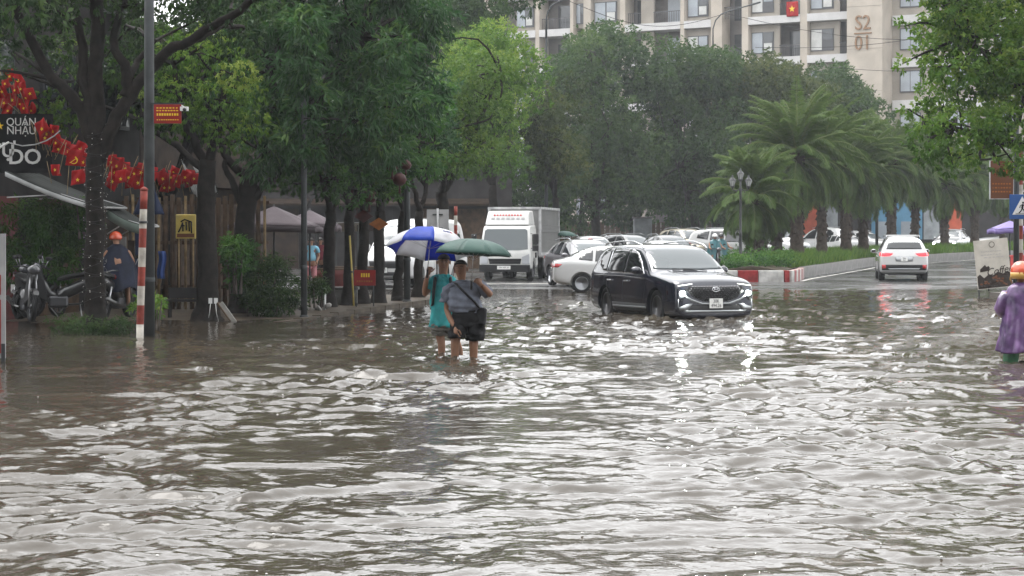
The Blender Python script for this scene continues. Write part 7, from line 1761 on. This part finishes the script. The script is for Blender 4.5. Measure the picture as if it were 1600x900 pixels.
for s in (-1, 1):
    lantern_((s * .31, 0, H + .12)); MB().tube([(0, 0, H + .05), (s * .14, 0, H - .05), (s * .28, 0, H - .03), (s * .31, 0, H + .05)], .022, 7).build('arm', 'iron_black', ll_); MB().ball((s * .16, 0, H - .1), .03, 6).build('scroll', 'iron_black', ll_)
b2 = Vector((X(1370, 112), 112, zg(112) + .4)); o = empty('lamp_post', b2, label='thin dark post among the palms above the white car driving off', cat='lamp post'); MB().tube([(0, 0, -.2), (0, 0, 4.2)], .09, 8).build('shaft', 'iron_black', o); MB().lathe([(.16, -.2), (.16, .2), (.1, .35)], 10).build('foot', 'iron_black', o)
# ---- coffee board
d = 57.5
cb = empty('coffee_board', Vector((X(1556, d), d, .10)), .12, label='leaning cream board advertising Coffee beside the crossing sign', cat='sign')
bo = empty('frame_hinge', (0, 0, 0)); bo.parent = cb
BW, BH = 1.02, 1.42; TL = Matrix.Translation((-.02, 0, .10)) @ Matrix.Rotation(.10, 4, 'Y').inverted()
bpy.data.objects.remove(bo)
def cbp(name, shape, m): o = shape.build(name, m, cb); o.matrix_local = TL; return o
cbp('board', MB().box((0, .02, BH / 2), (BW, .04, BH)), 'sign_cream')
for s in (-1, 1): cbp('leg', MB().box((s * (BW / 2 - .03), .05, -.06), (.035, .035, .5)), 'pole_grey')
cbp('back_stay', MB().tube([(0, .06, BH * .8), (0, .55, -.1)], .02, 6), 'pole_grey')
mat('coffee_brown', (.025, .016, .012), .5, var=.4, scale=12)
rl = random.Random(23)
bb = [(-.5, .0), (.5, .0), (.5, .40), (.40, .44), (.28, .38), (.12, .45), (-.02, .36), (-.18, .38), (-.3, .30), (-.42, .42), (-.5, .36)]
cbp('printed_beans', MB().prism([(x, z + .02) for x, z in bb], .006, Matrix.Translation((0, -.004, 0))), 'coffee_brown')
for i in range(26): cbp('printed_bean', MB().ball((rl.uniform(-.44, .44), -.008, rl.uniform(.05, .40)), (.045, .006, .03), 8), 'sign_brown' if i % 3 else 'coffee_brown')
cbp('printed_cup', MB().prism([(-.40, .50), (-.16, .52), (-.10, .60), (-.13, .66), (-.2, .64), (-.24, .70), (-.30, .66), (-.40, .58)], .006, Matrix.Translation((0, -.004, 0))), 'coffee_brown')
me = text_mesh('Coffee', .30, ext=.003, shear=.35); me.materials.clear(); me.materials.append(MATS['coffee_brown'])
o = bpy.data.objects.new('lettering', me); link(o, cb); o.matrix_local = TL @ Matrix.Translation((.17, -.012, .50)) @ Matrix.Rotation(-.10, 4, 'Y') @ Matrix.Rotation(math.pi / 2, 4, 'X')
cbp('printed_ring', MB().tube([(.02 + .08 * math.cos(t), -.004, 1.27 + .08 * math.sin(t)) for t in np.linspace(.3, 6.6, 18)], .008, 5), 'coffee_brown')
for row, (z, n) in enumerate([(1.08, 9), (.98, 7), (.90, 5)]):
    for i in range(n): cbp('printed_line', MB().box((-.3 + i * .62 / n + .1 * (row > 1), -.003, z + rl.uniform(-.01, .01)), (.62 / n * rl.uniform(.5, .85), .006, .018)), 'grey_ink')
# ---- crossing sign, its pole and the brown hanging sign
sgp = pole('grey sign pole carrying the blue crossing sign', 1588, 470, 50.0, .075, 6.2, name='sign_pole', cat='pole', taper=.9)
d = 49.85
sg = empty('crossing_sign', P(1597, 323, d), 0, label='square blue crossing sign with walking figure in white triangle', cat='sign')
o = MB().box((0, 0, 0), (.64, .03, .62)).build('panel', 'sign_blue', sg); bevel_mod(o, .02, 2)
MB().prism([(-.25, -.20), (.25, -.20), (0, .26)], .008, Matrix.Translation((0, -.02, 0))).build('triangle', 'sign_white', sg)
T = Matrix.Translation((0, -.028, -.03))
MB().ball((.02, 0, .13), (.028, .005, .028), 8, T).build('figure_head', 'sign_black', sg)
for nm, pts, r in (('figure_body', [(.015, .095), (-.005, -.01)], .026), ('figure_leg', [(-.005, -.01), (.05, -.07), (.06, -.13)], .016), ('figure_leg', [(-.005, -.01), (-.03, -.07), (-.085, -.13)], .016), ('figure_arm', [(.02, .085), (.075, .04), (.09, .0)], .011), ('figure_arm', [(.0, .085), (-.055, .05), (-.065, .0)], .011)):
    MB().tube([(x, 0, z) for x, z in pts], r, 6, T @ Matrix.Diagonal((1, .3, 1, 1))).build(nm, 'sign_black', sg)
for z in (-.145, -.165): MB().box((0, -.026, z - .02), (.34, .004, .008)).build('ground_line', 'sign_black', sg)
hs_ = empty('hanging_sign', P(1565, 281, 50), 0, label='dark brown hanging sign with orange lettering below bright leaves', cat='sign')
MB().box((0, 0, 0), (.58, .06, .95)).build('box', 'sign_brown', hs_); 
for s in (-1, 1): MB().box((s * .295, 0, 0), (.02, .075, .97)).build('edge', 'sheet_metal', hs_)
MB().box((0, 0, -.48), (.61, .075, .02)).build('edge', 'sheet_metal', hs_); MB().box((.33, .02, .3), (.14, .03, .04)).build('bracket', 'pole_grey', hs_)
for i, x in enumerate((-.13, -.02, .09)): MB().tube([(x - .035, -.035, .10), (x - .04, -.035, .25), (x + .03, -.035, .26), (x + .03, -.035, .10)][: 4 if i != 1 else 3], .014, 5).build('lettering', 'lantern_orange', hs_)
for z in (-.10, -.2, -.3):
    for i in range(7): MB().box((-.22 + i * .07, -.033, z), (.045, .006, .035)).build('lettering', 'lantern_orange', hs_)
# red cart by the pole
ct = empty('handcart', Vector((X(1596, 61), 61, .1)), label='red handcart partly hidden behind the sign pole', cat='cart'); MB().box((0, 0, .75), (.5, .7, .45)).build('tray', 'plastic_red', ct); MB().box((0, 0, 1.0), (.54, .74, .05)).build('rim', 'plastic_red', ct)
for s in (-1, 1):
    MB().lathe([(.2, -.03), (.26, -.03), (.26, .03), (.2, .03)], 16, Matrix.Translation((s * .28, 0, .26)) @ Matrix.Rotation(math.pi / 2, 4, 'Y'), close=True).build('wheel', 'tyre', ct); MB().tube([(s * .2, -.35, .8), (s * .2, -.8, 1.0)], .018, 6).build('handle', 'pole_grey', ct)
    MB().tube([(s * .28, 0, .26), (s * .22, 0, .6)], .02, 6).build('strut', 'pole_grey', ct)
aw = empty('awning', P(1541, 354, 160), label='distant orange awning beyond the farthest palms', cat='awning')
s = MB().sheet(lambda u, v: ((u - .5) * 2.2, -1.2 * v, .5 - .75 * v), 8, 4).build('canvas', 'panel_orange', aw); solid(s, .02); MB().tube([(-1.1, -1.2, -.25), (1.1, -1.2, -.25)], .03, 6).build('bar', 'pole_grey', aw)
HAZE = .00035
# ================================================================ RAIN HAZE
def haze(dens):
    m = bpy.data.materials.new('haze'); m.use_nodes = True; n = m.node_tree; n.nodes.clear()
    v = n.nodes.new('ShaderNodeVolumePrincipled'); v.inputs['Color'].default_value = (.91, .95, .99, 1); v.inputs['Density'].default_value = dens; v.inputs['Anisotropy'].default_value = .2
    out = n.nodes.new('ShaderNodeOutputMaterial'); n.links.new(v.outputs[0], out.inputs['Volume'])
    b = MB(); b.box((0, 250, 17.5), (1220, 740, 40)); o = b.build('haze', m); o['kind'] = 'stuff'
    return o
haze(HAZE)
